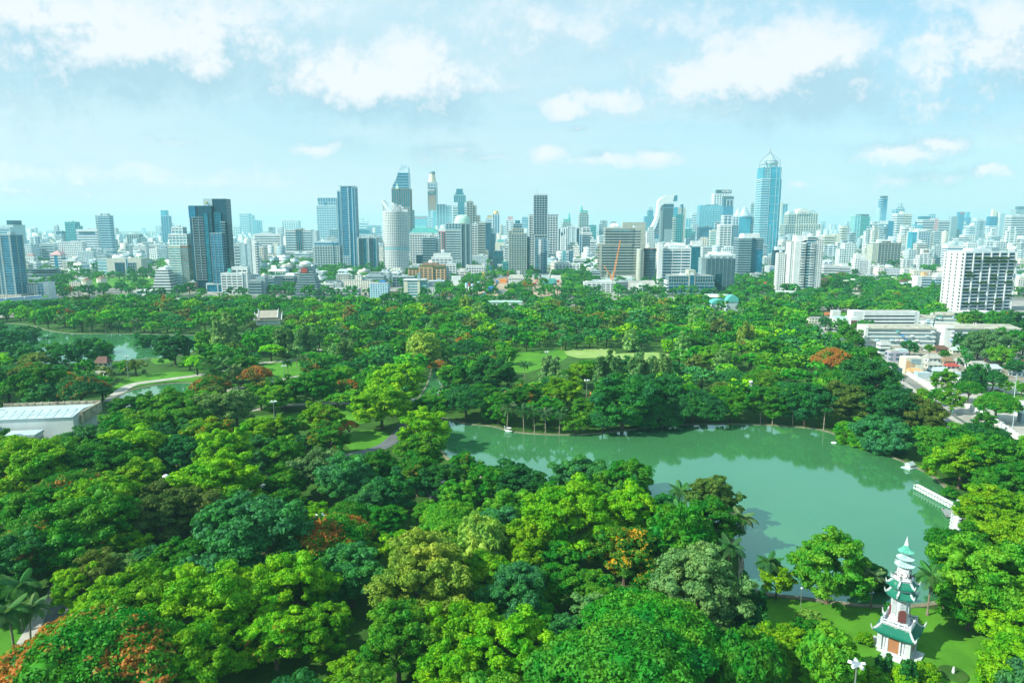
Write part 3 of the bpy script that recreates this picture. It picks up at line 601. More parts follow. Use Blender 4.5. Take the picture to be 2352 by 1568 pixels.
for (u, v, r, tn) in ((1858,1425,22,'ly'),(1885,1440,16,'yg'),(2190,1095,8,'lg'),(2178,1083,8,'lg'),(2200,1112,8,'lg'),(1960,1545,28,'yg'),(2010,1560,26,'lg'),(2075,1558,24,'yg'),(2130,1550,22,'yg'),(1985,1470,15,'yg'),(150,1560,26,'g'),(2180,1135,16,'g'),(2205,1165,12,'g'),(2060,1420,26,'dg')): tree_at(u, v, r, 'bush', tn, hi=True)

# palms: trunk plus fronds
def frond_mesh(L=4.6, drop=1.0, lw=.16, seed=0):
    m = MB(); r = random.Random(seed); n = 13; pts = []
    for k in range(n):
        t = k/(n-1); pts.append(Vector((L*t*(1-.18*t*drop), 0, L*(.42*t-.85*drop*t*t))))
    m.tube(pts[:-1]+[pts[-1]], [.07*(1-.8*k/(n-1))+.01 for k in range(n)], 4)
    for k in range(1, n-1):
        for h in (0, .25, .5, .75):
            t = (k+h)/(n-1); p = pts[k].lerp(pts[k+1], h); ll = L*.30*math.sin(math.pi*min(1, .12+t*.9))**.6+.15
            for s in (-1, 1):
                d = Vector((.45, s*.85, -.45-r.uniform(0, .3)*drop)).normalized()*ll; w = Vector((lw, 0, .02))
                m.add([p-w*.5, p+w*.5, p+d*.55+w*.7+Vector((0,0,.05)), p+d, p+d*.55-w*.6+Vector((0,0,.05))], [(0,1,2,3,4)])
    return m.mesh('frond', LEAF)
FR = [frond_mesh(4.6, .75, .09, 1), frond_mesh(4.4, 1.05, .09, 2), frond_mesh(4.0, .35, .09, 3)]
def palm_trunk(h, lean):
    m = MB(); m.tube([(lean*(k/7)**2, lean*.3*(k/7)**2, h*k/7-.2*(k==0)) for k in range(8)], [.32]+[.2-.008*k for k in range(7)], 7); return m.mesh('trunk', PBARK)
PT = [palm_trunk(9, .9), palm_trunk(9, -.5)]
PALMS = [(1165,950,26),(1203,955,25),(1228,965,24),(1253,968,23),(1285,965,24),(1775,958,26),(1748,948,22),(1555,942,24),(1525,935,20),(1893,968,24),(1562,1115,30),(1560,1165,34),(1605,1100,20),(1415,1075,22),(1500,1060,12),
 (1700,1185,34),(1760,1270,32),(1675,1250,36),(1580,1285,32),(2140,1315,36),(2175,1312,28),(2010,1290,26),(20,1390,44),(38,1340,40),(60,1390,36),(60,1100,26),(85,1150,26),(600,1100,12),
 (480,830,26),(505,832,26),(530,845,22),(490,850,20),(520,828,24),(545,850,18),(680,805,16),(660,830,14),(700,820,16),(730,770,16),(760,765,16),(790,765,16),(820,762,15),(840,745,14),(775,745,14),(755,730,14),(715,760,15),(140,745,14),(205,742,14),(240,740,12),(310,745,12),(1205,835,15),(1225,760,13),(1170,870,14),(1120,765,12),(1820,980,16),(1290,770,12)]
for i, (u, v, rp) in enumerate(PALMS):
    h = 10.0
    for _ in range(3):
        p = at(u, v, h); sl = p.length if False else math.sqrt(p.x**2+p.y**2+(CAM_H-h)**2); R = rp*sl/1568; h = min(15, 4.5+R*1.5)
    dr = Vector((p.x, p.y, 0)).normalized()
    for k in range(1, 90):
        if not near_water(p.x, p.y, 1.0): break
        q = at(u, v, h)+dr*(k//2*1.5*(1 if k % 2 else -1)); 
        if not near_water(q.x, q.y, 1.0): p = q
    root = empty('palm_tree', (p.x, p.y, 0), rnd.uniform(0, 6.28)); s = R/4.1
    tr = link('trunk', PT[i % 2], root); tr.scale = (min(1.5, .8*s+.3),)*2+(h/9,); lean = (.9, -.5)[i % 2]*tr.scale[0]
    tone = (.05, .19, .045) if i % 3 else (.13, .24, .09)
    nf = 17
    for k in range(nf):
        f = link('frond', FR[0 if k < 8 else (1 if k < 13 else 2)], root); f.location = (lean, lean*.3, h-.1); f.scale = (s*rnd.uniform(.85, 1.1),)*3
        f.rotation_euler = (rnd.uniform(-.1, .1), (.25 if k < 8 else (.75 if k < 13 else -.55))*rnd.uniform(.6, 1.3)*.6, k*2.4); f.color = (*[c*rnd.uniform(.8, 1.2) for c in tone], 0)
    ALLT.append((root, u, v, 'feather-fronded palm', 'grey-green' if i % 3 else 'pale', '', R)); PLACED.append((p.x, p.y, R*.6))

# every other tree of the park: scattered where the photograph shows canopy
PARKW = [(at(*p).x, at(*p).y) for p in PARK[:-3]]+[(900, 50), (-900, 50), (-900, 300)]
KEEP = LAWNS[:10]+[LAWNS[11]]+[POND, [(85,772),(440,765),(445,812),(300,818),(90,808)], [(120,818),(420,812),(420,828),(120,832)],
  [(1050,975),(1300,1000),(1500,985),(1900,990),(2230,1200),(2180,1370),(1760,1350),(1700,1230),(1500,1090),(1250,1060),(1100,1070),(1030,1030)],
  [(810,1050),(830,1025),(905,1000),(945,955),(950,975),(900,1025)], [(75,1450),(140,1310),(170,1400),(115,1450)], [(590,712),(648,712),(648,742),(590,742)], [(1340,890),(1375,890),(1375,915),(1340,915)],
  [(1452,826),(1494,826),(1494,852),(1452,852)], [(585,1140),(640,1090),(625,1135)], [(-10,915),(245,935),(235,985),(60,1020),(-10,1020)], [(1125,690),(1200,690),(1200,702),(1125,702)], [(1615,675),(1700,675),(1700,715),(1640,715)],
  [(0,690),(80,685),(80,700),(0,705)], [(0,1180),(40,1180),(40,1240),(0,1240)], [(1460,830),(1500,830),(1500,850),(1460,850)], [(0,680),(5,680),(5,690)]]
ROADW = [(q.x, q.y) for q in ROADQ]
cell = {}
def put(x, y, R): cell.setdefault((int(x//25), int(y//25)), []).append((x, y, R))
def clash(x, y, R, k=.80):
    cx, cy = int(x//25), int(y//25)
    for i in (-1, 0, 1):
        for j in (-1, 0, 1):
            for (a, b, r) in cell.get((cx+i, cy+j), ()):
                if (a-x)**2+(b-y)**2 < (k*(R+r))**2: return True
    return False
for x, y, R in PLACED: put(x, y, R)
AUTO = []
rs = random.Random(42); bands = [(75, 260, 1300), (260, 480, 2600), (480, 760, 5200), (760, 1180, 9000)]
for (d0, d1, n) in bands:
    for _ in range(n):
        y = rs.uniform(d0, d1); x = rs.uniform(-.86*y-40, .86*y+40)
        if not inpoly(x, y, PARKW): continue
        R = rs.uniform(5.5, 9.5)+min(1, y/900)*rs.uniform(0, 5)
        if rs.random() < .15: R *= .62
        if near_water(x, y, R*.45) or clash(x, y, R): continue
        if min((x-a)**2+(y-b)**2 for a, b in ROADW) < (11+R*.5)**2: continue
        hc = (2.8+.76*R)*rs.uniform(.8, 1.05); u, v = proj(x, y, hc); sl = math.sqrt(x*x+y*y+(CAM_H-hc)**2); rp = R*1568/sl
        if not (-rp-30 < u < 2352+rp+30 and v < 1568+rp): continue
        bad = False
        for K in KEEP:
            for (du, dv) in ((0, 0), (0, .95), (0, -.6), (.7, .2), (-.7, .2), (.45, .7), (-.45, .7), (.45,-.4), (-.45,-.4)):
                if inpoly(u+du*rp, v+dv*rp, K): bad = True; break
            if bad: break
        if bad: continue
        put(x, y, R); AUTO.append((x, y, R, hc, u, v, rp))
AUTO.sort(key=lambda t: -t[6])
NTREE = len([t for t in ALLT if 'palm' not in t[3]])
NIND = max(0, 292-NTREE)
tones_far = ['g', 'g', 'dg', 'dg', 'g', 'lg', 'bg', 'g', 'yg', 'br', 'dg', 'g', 'lg']
def picktone(v):
    if v > 1050: return rs.choice(['g', 'dg', 'yg', 'lg', 'bg', 'g', 'dg'])
    return rs.choice(tones_far)
for (x, y, R, hc, u, v, rp) in AUTO[:NIND]:
    kind = 'umbrella' if rs.random() < .28 else 'dome'; s = R/9.6
    make_tree(x, y, hc, (s, s*rs.uniform(.9, 1.1), s*rs.uniform(.85, 1.1)), kind, picktone(v), 0, rp > 34, u, v, R)
# the rest of the canopy reads as one wood: one object
LOW = []
for kind, n in (('dome', 4), ('umbrella', 3), ('feather', 1), ('willow', 1)):
    for s in range(n):
        nl = {'dome': 26, 'umbrella': 34, 'feather': 28, 'willow': 24}[kind]
        LOW.append((kind, crown_geo(kind, nl, 4, 5, 1.5, 300+s*3+len(kind), ICO1)))
def wood(name, items, label):
    V = []; Q = []; T = []; C = []; off = 0
    for (x, y, R, hc, tone, fl, kind) in items:
        cand = [g for k, g in LOW if k == kind]; v, q, t = rs.choice(cand)
        a = rs.uniform(0, 6.28); s = R/9.6; ca, sa = math.cos(a)*s, math.sin(a)*s
        w = np.stack([v[:, 0]*ca-v[:, 1]*sa+x, v[:, 0]*sa+v[:, 1]*ca+y, v[:, 2]*s*rs.uniform(.85, 1.15)+hc], 1)
        V.append(w); Q.append(q+off); T.append(t+off); off += len(v)
        b = TONES[tone][0]; j = rs.uniform(1.0, 1.5); C.append(np.tile([b[0]*j*rs.uniform(.85,1.15), b[1]*j, b[2]*j, fl], (len(v), 1)))
        # trunk
        tv = np.array([(x+dx, y+dy, z) for z in (0, hc) for dx, dy in ((-.4,-.4),(.4,-.4),(.4,.4),(-.4,.4))]); V.append(tv)
        Q.append(np.array([(0,1,5,4),(1,2,6,5),(2,3,7,6),(3,0,4,7)])+off); off += 8; C.append(np.tile([.03,.03,.02,0], (8, 1)))
    o = link(name, np_mesh(name, np.concatenate(V), np.concatenate(Q), np.concatenate(T), LEAFS, np.concatenate(C)))
    tag(o, label, 'trees', kind='stuff'); return o
rest = []
for (x, y, R, hc, u, v, rp) in AUTO[NIND:]:
    r_ = rs.random(); kind = 'umbrella' if r_ < .36 else ('feather' if r_ > .96 else ('willow' if r_ > .93 else 'dome'))
    tn = picktone(v) if kind != 'feather' else 'pg'
    rest.append((x, y, R, hc, tn, .3 if rs.random() < .02 else 0, kind))
wood('tree_canopy', rest, 'dense green tree canopy filling the far half of the park')
print('TREES', NTREE, 'auto', len(AUTO), 'stuff', len(rest))
# ------------------------------------------------------------------ buildings
br = random.Random(5)
FOOT = []        # (x, y, half) footprints already taken
HANDB = []       # silhouettes (u0,u1,vt,vb) of hand-placed buildings
def fit(u0, u1, vt, vb, k, rot, depth=None):
    um = (u0+u1)/2; p = at(um, vb); d = p.y
    w = (u1-u0)/1568*d; cx = p.x; ca, sa = math.cos(rot), math.sin(rot)
    for _ in range(12):
        D = depth or k*w; H = z_at(cx, d, vt); us = []
        for lx, ly in ((-w/2, 0), (w/2, 0), (w/2, D), (-w/2, D)):
            us.append(proj(cx+lx*ca-ly*sa, d+lx*sa+ly*ca, max(2, H)*.5)[0])
        a, b = min(us), max(us); w *= (u1-u0)/max(1e-3, b-a); cx += ((u0+u1)/2-(a+b)/2)/1568*d
    D = depth or k*w
    FOOT.append((cx-(D/2)*sa, d+(D/2)*ca, max(w, D)*.55)); HANDB.append((u0, u1, vt, vb))
    return cx, d, w, D, z_at(cx, d, vt)
def cp_(src, parent, loc, rz=0.0, name=None):
    c = src.copy(); COL.objects.link(c); c.parent = parent; c.location = loc; c.rotation_euler = (0, 0, rz); return c
def part_box(name, root, x0, x1, y0, y1, z0, z1, mat, color=None):
    o = MB().box(x0, x1, y0, y1, z0, z1).build(name, mat, root)
    if color: o.color = (*color, 1)
    return o
def repeat(name, mesh, locs, root, rots=None, counter=None):
    counter = counter if counter is not None else {}
    n0 = counter.get(name, 0); room = max(0, 98-n0)
    for i, l in enumerate(locs[:room]):
        link(name, mesh, root, l, rots[i] if rots else 0.0)
    counter[name] = n0+min(room, len(locs)); over = locs[room:]
    if over:
        m = MB(); vs = [v.co.copy() for v in mesh.vertices]; fs = [tuple(p.vertices) for p in mesh.polygons]
        for i, l in enumerate(over):
            Rm = Matrix.Rotation(rots[room+i], 3, 'Z') if rots else Matrix.Identity(3)
            m.add([Rm @ v+Vector(l) for v in vs], fs)
        o = m.build(name, mesh.materials[0], root); o['kind'] = 'stuff'
def G(trim, gl, fh=3.8, bay=5.0, band=.42, pier=.5, solid='', pr=.45): return ('G', trim, gl, fh, bay, band, pier, solid, pr)
def Bn(trim, gl, fh=3.8, band=.5, solid='', pr=.5): return ('G', trim, gl, fh, 0, band, 0, solid, pr)
def V(trim, gl, bay=4.0, pier=.8, solid='', pr=.6): return ('G', trim, gl, 0, bay, 0, pier, solid, pr)
def Fc(mat, col): return ('F', mat, col)
def vol(root, x0, x1, y0, y1, z0, z1, st, cnt, roofmat=None, plant=True):
    w, D, H = x1-x0, y1-y0, z1-z0; pxm = root.location.y/683
    if st[0] == 'M': part_box(st[2] if len(st) > 2 else 'wall', root, x0, x1, y0, y1, z0, z1, st[1]); return
    if st[0] == 'F':
        part_box('wall', root, x0, x1, y0, y1, z0, z1, fvar(st[1], root.location.y), st[2])
    else:
        _, trim, gl, fh, bay, band, pier, solid, pr = st
        fh = max(fh, 2.3*pxm) if fh else 0; kb = max(1.0, 2.4*pxm/bay) if bay else 1; bay *= kb; pier *= kb*.8; band *= .86; pr = max(pr, .35*pxm)
        part_box('glazing', root, x0, x1, y0, y1, z0, z1-.4, gl)
        if band:
            n = max(1, int(round(H/fh))); f = H/n; n_ = n
            me = boxmesh('floor_band', w+2*pr, D+2*pr, f*band, trim)
            repeat('floor_band', me, [((x0+x1)/2, (y0+y1)/2, z0+i*f) for i in range(n_)], root, None, cnt)
        part_box('parapet', root, x0-pr, x1+pr, y0-pr, y1+pr, z1-(f*band*.8 if band else 2.2), z1+.7, trim)
        if bay:
            nx = max(1, int(round(w/bay))); ny = max(1, int(round(D/bay))); nx = min(nx, 24); ny = min(ny, 14); p2 = pr+.12
            me = boxmesh('pier', pier, p2+.1, H-.1, trim); locs = [(x0+i*w/nx, y0-p2/2+.05, z0) for i in range(nx+1)]
            repeat('pier', me, locs, root, None, cnt)
            me2 = boxmesh('pier', p2+.1, pier, H-.1, trim)
            for xs, sgn in ((x0, -1), (x1, 1)):
                if (sgn < 0 and 'L' in solid) or (sgn > 0 and 'R' in solid): continue
                repeat('pier', me2, [(xs+sgn*(p2/2-.05), y0+(j+(.5 if ny == 1 else 0))*D/ny, z0) for j in range(1 if ny > 1 else 0, ny+1)], root, None, cnt)
        for s, xa, xb in (('L', x0-pr-.25, x0+.2), ('R', x1-.2, x1+pr+.25)):
            if s in solid: part_box('side_wall', root, xa, xb, y0-pr-.1, y1+pr+.1, z0, z1+.9, trim)
    ri = min(1.0, w*.08)
    rf_ = part_box('roof', root, x0+ri, x1-ri, y0+ri, y1-ri, z1-.2, z1+.86, roofmat or ROOFG)
    if plant and w > 9:
        a = br.uniform(.2, .5); b = a+br.uniform(.25, .4); hp = min(5, 1.8+H*.03)
        part_box('rooftop_plant', rf_, x0+w*a, x0+w*min(b, .9), y0+D*.3, y0+D*.7, z1+.8, z1+.8+hp, LGREY)
        if w > 20:
            m = MB()
            for _ in range(5):
                xx = x0+w*br.uniform(.08, .9); yy = y0+D*br.uniform(.1, .85); s = br.uniform(.8, 2); m.box(xx, xx+s*1.6, yy, yy+s, z1+.8, z1+.8+s)
            m.build('rooftop_equipment', GREY, rf_)
def bld(reg, x0, x1, yt, yb, label, vols, k=.6, rot=0.0, name='office_building', cat='building', depth=None, plant=True, group=None):
    (u0, vt), (u1, vb) = zc(reg, x0, yt), zc(reg, x1, yb)
    cx, d, w, D, H = fit(u0, u1, vt, vb, k, R_(rot), depth)
    root = tag(empty(name, (cx, d, 0), R_(rot)), label, cat, group); cnt = {}
    if isinstance(vols, tuple): vols = [(0, 1, 0, 1, 0, 1, vols)]
    for v in vols:
        a0, a1, b0, b1, c0, c1, st = v[:7]
        top = max(q[5] for q in vols if not (len(q) > 7 and q[7] == 'x'))
        vol(root, -w/2+a0*w, -w/2+a1*w, b0*D, b1*D, c0*H, c1*H, st, cnt, v[8] if len(v) > 8 else None, plant and c1 >= top-.01 and st[0] != 'M')
    return root, w, D, H
def text(root, s, size, mat, loc, rx=math.pi/2, rz=0.0, name='sign_lettering', width=None):
    cu = bpy.data.curves.new('t', 'FONT'); cu.body = s; cu.size = size; cu.extrude = .12; cu.align_x = 'CENTER'; cu.align_y = 'CENTER'; cu.offset = .02*size
    o = bpy.data.objects.new('t', cu); COL.objects.link(o); bpy.context.view_layer.update()
    me = bpy.data.meshes.new_from_object(o.evaluated_get(bpy.context.evaluated_depsgraph_get())); bpy.data.objects.remove(o)
    me.materials.clear(); me.materials.append(mat); q = link(name, me, root, loc); q.rotation_euler = (rx, 0, rz)
    return q
W_, C_, B_, GR_, LG_ = (.66,.725,.74), (.64,.66,.54), (.42,.46,.40), (.24,.35,.385), (.46,.58,.62)
TB_ = (.34,.52,.58)
# --- left part of the skyline
bld('z1',-150,320,600,1420,'tall grey-beige tower with recessed balcony bays at the left edge',[(0,.25,0,1,.05,1,V(GREY,GB,9,1.6)),(.25,.62,.05,1,.05,.965,G(GREY,GB,3.3,8,.25,2.2)),(.62,1,0,1,.05,1,G(GREY,GB,3.5,11,.22,3.0)),(-.1,1.25,-.12,1.1,0,.09,Fc(F1,(.45,.42,.36)))],k=.7,name='residential_tower')
bld('z1',-60,372,500,900,'white slab tower with banded top behind the left-edge tower',[(0,.82,0,1,0,1,Bn(SILVER,GB,5,.55,'R')),(.55,.86,.2,.8,1,1.22,('M',GD,'rooftop_block'),'x'),(.3,.95,.1,.9,1,1.08,('M',LGREY,'penthouse'),'x')],k=1.1)
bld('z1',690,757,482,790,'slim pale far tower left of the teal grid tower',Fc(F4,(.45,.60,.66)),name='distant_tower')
bld('z1',833,1050,432,800,'teal grid tower with stepped shoulder on the left skyline',[(0,.76,0,1,0,1,G(TEALR,GB,4,5,.3,.6)),(.72,1,.1,.9,0,.86,G(TEALR,GB,4,5,.3,.6))])
bld('z1',718,885,552,800,'low dark blue block before the teal grid tower',[(0,.6,0,1,0,1,G(DGREY,GB,4,5,.3,.7)),(.6,1,.1,1,0,.88,G(DGREY,GB,4,5,.3,.7))])
r,w,D,H=bld('z1',1218,1440,352,860,'banded slab tower with three arched humps on its roof',[(0,.16,0,1,0,1,('F',F2,TB_)),(.16,1,0,1,0,1,Bn(LGREY,GB,7.5,.42))],k=.5)
m=MB()
for c in (-.15,.1,.33): m.lathe([(w*.11,0),(w*.1,4),(w*.05,7),(.2,8)],10,c=(w*c,D/2))
m.build('roof_hump',DGREY,r,(0,0,H))
bld('z1',975,1395,525,860,'white hospital slab with a blue framed window band on top',[(0,.74,0,1,0,1,Bn(WHITE,GB,6,.62)),(.03,.70,-.03,.02,.80,.96,('M',BLUE,'blue_frame')),(.08,.66,-.05,.01,.83,.92,('M',GW,'top_window_band')),(.74,1,.04,1,0,.98,('M',WHITE,'plain_wall')),(.5,.8,.2,.8,1,1.04,('M',WHITE,'penthouse'),'x')],k=.35)
bld('z1',730,1095,684,915,'long white block with a grid of small square windows',Fc(F3,W_),k=.3)
bld('z1',525,732,705,915,'grey office block with horizontal louvre bands',Bn(LGREY,GD,5,.5,'R'),k=.5)
r,w,D,H=bld('z1',640,775,700,800,'pale hall with a curved dish-like roof',('M',SILVER,'wall'),k=.6)
m=MB();
for i in range(12):
    a0=-w/2+w*i/12; z0=22*(1-i/12)**2; z1=22*(1-(i+1)/12)**2; m.add([(a0,0,H+z0),(a0+w/12,0,H+z1),(a0+w/12,D,H+z1),(a0,D,H+z0),(a0,0,H-1),(a0+w/12,0,H-1),(a0+w/12,D,H-1),(a0,D,H-1)],[(0,1,2,3),(0,4,5,1),(3,2,6,7)])
m.build('curved_roof',CREAM,r)
r,w,D,H=bld('z1',640,830,850,1015,'black and white striped block with a pagoda-like roof',[(0,.33,0,1,0,1,Bn(WHITE,GD,7,.5)),(.33,.72,-.03,1,0,1,('M',GB,'glass_bay')),(.72,1,0,1,0,1,Bn(WHITE,GD,7,.5))],k=.7,plant=False)
MB().prism([(-w*.55,-2),(w*.55,-2),(w*.55,D+2),(-w*.55,D+2)],H,H+2).add([(-w*.55,-2,H+2),(w*.55,-2,H+2),(w*.55,D+2,H+2),(-w*.55,D+2,H+2),(0,D/2,H+13)],[(0,1,4),(1,2,4),(2,3,4),(3,0,4)]).build('pyramid_roof',PINK,r)
m=MB(); m.lathe([(2.4,0),(2.2,14),(2.6,14.5),(1.8,18),(2,18.5),(1.2,23),(.1,30)],8); q=at(*zc('z1',808,1010)); h0=q.z
tag(m.build('temple_spire',PINK,None,(q.x,q.y,0)),'thin pinkish temple spire beside the striped block','spire')
bpy.data.objects['temple_spire'].scale=(1.3,1.3,2.0)
bld('z1',320,520,905,1040,'white complex with stepped banded floors at the far left',[(0,1,0,1,0,.8,Bn(WHITE,GB,4,.6)),(.05,.75,.2,.9,.8,1,Fc(F1,W_))],k=.7)
bld('z1',312,478,830,960,'broad white roofed hall behind the stepped white complex',[(0,1,0,1,0,.75,Fc(F1,W_)),(.2,.8,.2,.8,.75,1,('M',PINK,'pitched_roof'))])
bld('z1',1222,1858,888,1090,'wide stone office with two tall recessed glass portals',[(0,.24,.1,1,0,.96,Bn(LGREY,GL,7,.4)),(.22,.66,0,1,0,1,('M',BEIGE,'wall')),(.40,.62,-.02,.1,0,.74,('M',GD,'glass_portal')),(.66,1,0,1,0,1.01,('M',BEIGE,'wall')),(.70,.86,-.03,.1,0,.74,G(GREY,GD,6,6,.2,.8)),(.655,.69,-.01,1,0,.98,('M',GB,'glass_joint'))],k=.22,rot=-6)
r,w,D,H=bld('z1',345,800,1035,1150,'dark-roofed racecourse grandstand with tiered seating',[(0,.9,.4,1,0,1,Bn(LGREY,GD,5,.25)),(0,1,-.1,.5,0,.55,Bn(LGREY,DGREY,4,.2))],k=.3,rot=4,name='grandstand')
MB().box(-w*.52,w*.42,-8,D,H+1,H+2.2).build('canopy_roof',DGREY,r)
bld('z1',345,700,1140,1185,'long low grandstand deck in front of the racecourse stand',Bn(LGREY,GB,4,.3),k=.3,rot=4,name='grandstand')
bld('z1',340,700,1195,1400,'low white and glass office beside the left-edge tower',[(0,.52,0,1,0,.92,Fc(F1,W_)),(.52,.78,-.03,1,0,1,G(WHITE,GB,4,5,.2,.5)),(.78,1,0,1,0,1.03,('M',WHITE,'plain_wall'))],k=.5)
def octo(reg,x0,x1,yt,yb,label):
    (u0,vt),(u1,vb)=zc(reg,x0,yt),zc(reg,x1,yb); cx,d,w,D,H=fit(u0,u1,vt,vb,1,0); root=tag(empty('water_tower_house',(cx,d,0)),label,'building','cream octagonal towers'); R=w/2
    MB().lathe([(R*.8,0),(R*.8,H*.5)],8,ph=.39).build('wall',CREAM,root); MB().lathe([(R*.84,H*.5),(R,H*.56),(R,H*.80),(R*1.04,H*.81),(R*1.04,H*.83)],8,ph=.39).build('drum',CREAM,root)
    MB().lathe([(R*1.0,H*.83),(R*.55,H*.92),(R*.45,H*.93),(R*.45,H*.97),(.2,H)],8,ph=.39).build('roof',BROWN,root)
    me=boxmesh('arch_window',R*.34,.5,H*.34,GW)
    repeat('arch_window',me,[(R*.76*math.cos(a),R*.76*math.sin(a),H*.1) for a in [k*math.pi/4 for k in range(8)]],root,[k*math.pi/4+math.pi/2 for k in range(8)])
octo('z1',1035,1225,1130,1330,'cream octagonal tower with brown cap, nearer of the pair'); octo('z1',1222,1402,1108,1295,'cream octagonal tower with brown cap, farther of the pair')
bld('z1',875,1040,1190,1300,'cream low wing attached left of the octagonal towers',Fc(F1,C_),k=.4,name='low_building')
bld('z1',980,1105,1133,1190,'small white vaulted pavilion behind the octagonal towers',('M',WHITE,'wall'),name='low_building')
def ziggurat(reg,x0,x1,yt,yb,label,trim,gl,n=9,inset=.055,k=.8,name='office_building',top=None,rot=0):
    (u0,vt),(u1,vb)=zc(reg,x0,yt),zc(reg,x1,yb); cx,d,w,D,H=fit(u0,u1,vt,vb,k,R_(rot)); root=tag(empty(name,(cx,d,0),R_(rot)),label,'building'); f=H/n
    for i in range(n):
        ins=i*inset*w/2; yy=i*inset*D/2
        MB().box(-w/2+ins+.8,w/2-ins-.8,yy+.8,D-yy-.8,i*f,(i+1)*f-.1).build('glazing',gl,root); MB().box(-w/2+ins,w/2-ins,yy,D-yy,i*f+f*.05,i*f+f*.58).build('floor_band',trim,root)
    MB().box(-w/2+ins,w/2-ins,yy,D-yy,H-.1,H+1).build('parapet',trim,root); MB().box(-w*.2,w*.15,D*.3,D*.7,H+1,H+4.5).build('rooftop_plant',trim,root)
    return root,w,D,H
ziggurat('z1',1900,2240,1040,1320,'white stepped ziggurat office at the park edge',WHITE,GD,8,.05)
bld('z1',1715,1975,1262,1345,'low white porch building before the white ziggurat',[(0,1,0,1,0,.55,Bn(WHITE,GB,5,.4)),(0,1.1,-.1,1,.58,.72,('M',WHITE,'flat_roof')),(.35,.5,.4,.7,.7,1,('M',WHITE,'stair_block'))],k=.5,name='low_building')
bld('z1',1665,1885,712,880,'white gabled building with tall pointed window arches',[(0,1,0,1,0,.85,Fc(F6,W_)),(.15,.45,.0,.8,.85,1,('M',WHITE,'gable')),(.55,.9,0,.8,.85,.97,('M',WHITE,'gable'))],k=.5)
bld('z1',1882,2125,712,872,'wide white office with dark ribbon windows, left skyline',Bn(WHITE,GD,5.5,.5,'R'),k=.35)
bld('z1',1880,2120,855,912,'low white banded block under the ribbon-window office',Bn(WHITE,GD,5,.6),k=.4,name='low_building')
bld('z1',1228,1470,765,900,'blue-white office block with corner glazing, left city',[(0,.28,0,1,0,1,Bn(WHITE,GB,5,.4)),(.28,.58,.02,1,0,1.04,('M',SILVER,'plain_wall')),(.58,1,0,1,0,.95,Bn(LGREY,GB,5,.45))],k=.5)
bld('z1',1470,1660,800,890,'low white annex right of the blue-white block',Fc(F2,W_),k=.5,name='low_building')
bld('z1',1600,1840,585,800,'grey ribbed slab far on the left skyline',[(0,.75,0,1,0,1,V(BEIGE,GB,7,3)),(.75,1,.1,1,0,.82,Fc(F4,LG_))],k=.5)
r,w,D,H=bld('z1',2030,2155,285,720,'slender blue glass tower with an angled crown',[(0,1,0,1,0,.84,V(SILVER,GB,9,1.0)),(0,.72,0,1,.84,1,('M',GB2,'crown_block'))],k=.7)
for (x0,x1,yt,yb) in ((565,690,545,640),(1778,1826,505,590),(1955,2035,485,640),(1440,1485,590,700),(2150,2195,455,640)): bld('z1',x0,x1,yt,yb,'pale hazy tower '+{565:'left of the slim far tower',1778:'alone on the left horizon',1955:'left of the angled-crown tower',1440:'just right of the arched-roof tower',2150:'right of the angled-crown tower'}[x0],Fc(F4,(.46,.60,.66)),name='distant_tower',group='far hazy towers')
# --- dark twin tower and its neighbours
r,w,D,H=bld('z2',85,405,745,1460,'beige tower of stacked bay balconies beside the dark twin tower',[(0,.62,0,1,.0,.80,Bn(CREAM,GL,3.9,.42)),(.62,1,.03,1,0,.80,Bn(BROWN,GL,3.9,.5)),(.08,.98,.05,.95,.80,1,G(WHITE,GL,5,6,.4,1.2)),(.2,.75,.2,.8,1,1.12,G(WHITE,GL,5,6,.4,1.2),'x')],k=.7,name='residential_tower')
bld('z2',310,450,1345,1470,'brown podium at the foot of the beige balcony tower',Fc(F1,(.32,.22,.15)),k=.6,name='low_building')
r,w,D,H=bld('z2',360,905,296,1462,'dark glass twin-slab tower with white balcony ladders',[
 (.0,.60,.05,.8,.0,.925,('M',GD,'dark_slab')),(.36,.97,.30,1,0,1,('M',GD,'rear_slab')),(.37,.60,.26,.32,.91,1.0,('M',SILVER,'light_cap_panel')),(.56,.86,-.12,.3,.09,.63,G(SILVER,GB,3.9,7,.12,.35)),
 (.40,.50,.0,.06,.10,.84,('M',GT,'centre_strip')),(.36,.97,-.1,.95,0,.09,V(LGREY,GB,18,2)),(.63,.82,.2,.4,.63,.86,('M',GT,'upper_glass_front')),(.82,.93,.1,.4,.25,.75,Bn(SILVER,GD,4,.14)),(.0,.18,-.01,.1,.80,.92,('M',GB,'pale_glass_corner'))],k=.45,rot=0,name='twin_tower',plant=False)
for a in (.09,.25):
    me=boxmesh('balcony_slab',w*.125,1.4,.35,WHITE); repeat('balcony_slab',me,[(-w/2+w*(a+.065),-.0,H*.13+i*H*.0268) for i in range(26)],r)
    part_box('balcony_frame',r,-w/2+w*a-.5,-w/2+w*a,-.9,.3+D*.05,H*.13,H*.815,SILVER)
m=MB(); m.lathe([(1.6,0),(1.8,1),(.2,1.4)],10); o=m.build('roof_emblem',GOLD,r,(-w/2+w*.45,D*.26-.6,H*.96)); o.rotation_euler=(math.pi/2,0,0)
m=MB(); m.tube([(0,0,0),(0,0,2),(3,0,5)],.3,5); m.build('roof_crane',STEEL,r,(w*.22,D*.5,H+.6))
bld('z2',912,1085,862,1265,'grey-white tower with stacked dark balconies, lower left half',[(0,.45,0,1,0,1,Bn(LGREY,DGREY,6.5,.55)),(.45,.95,0,1,0,1,('M',SILVER,'plain_wall'))],k=.6,name='residential_tower')
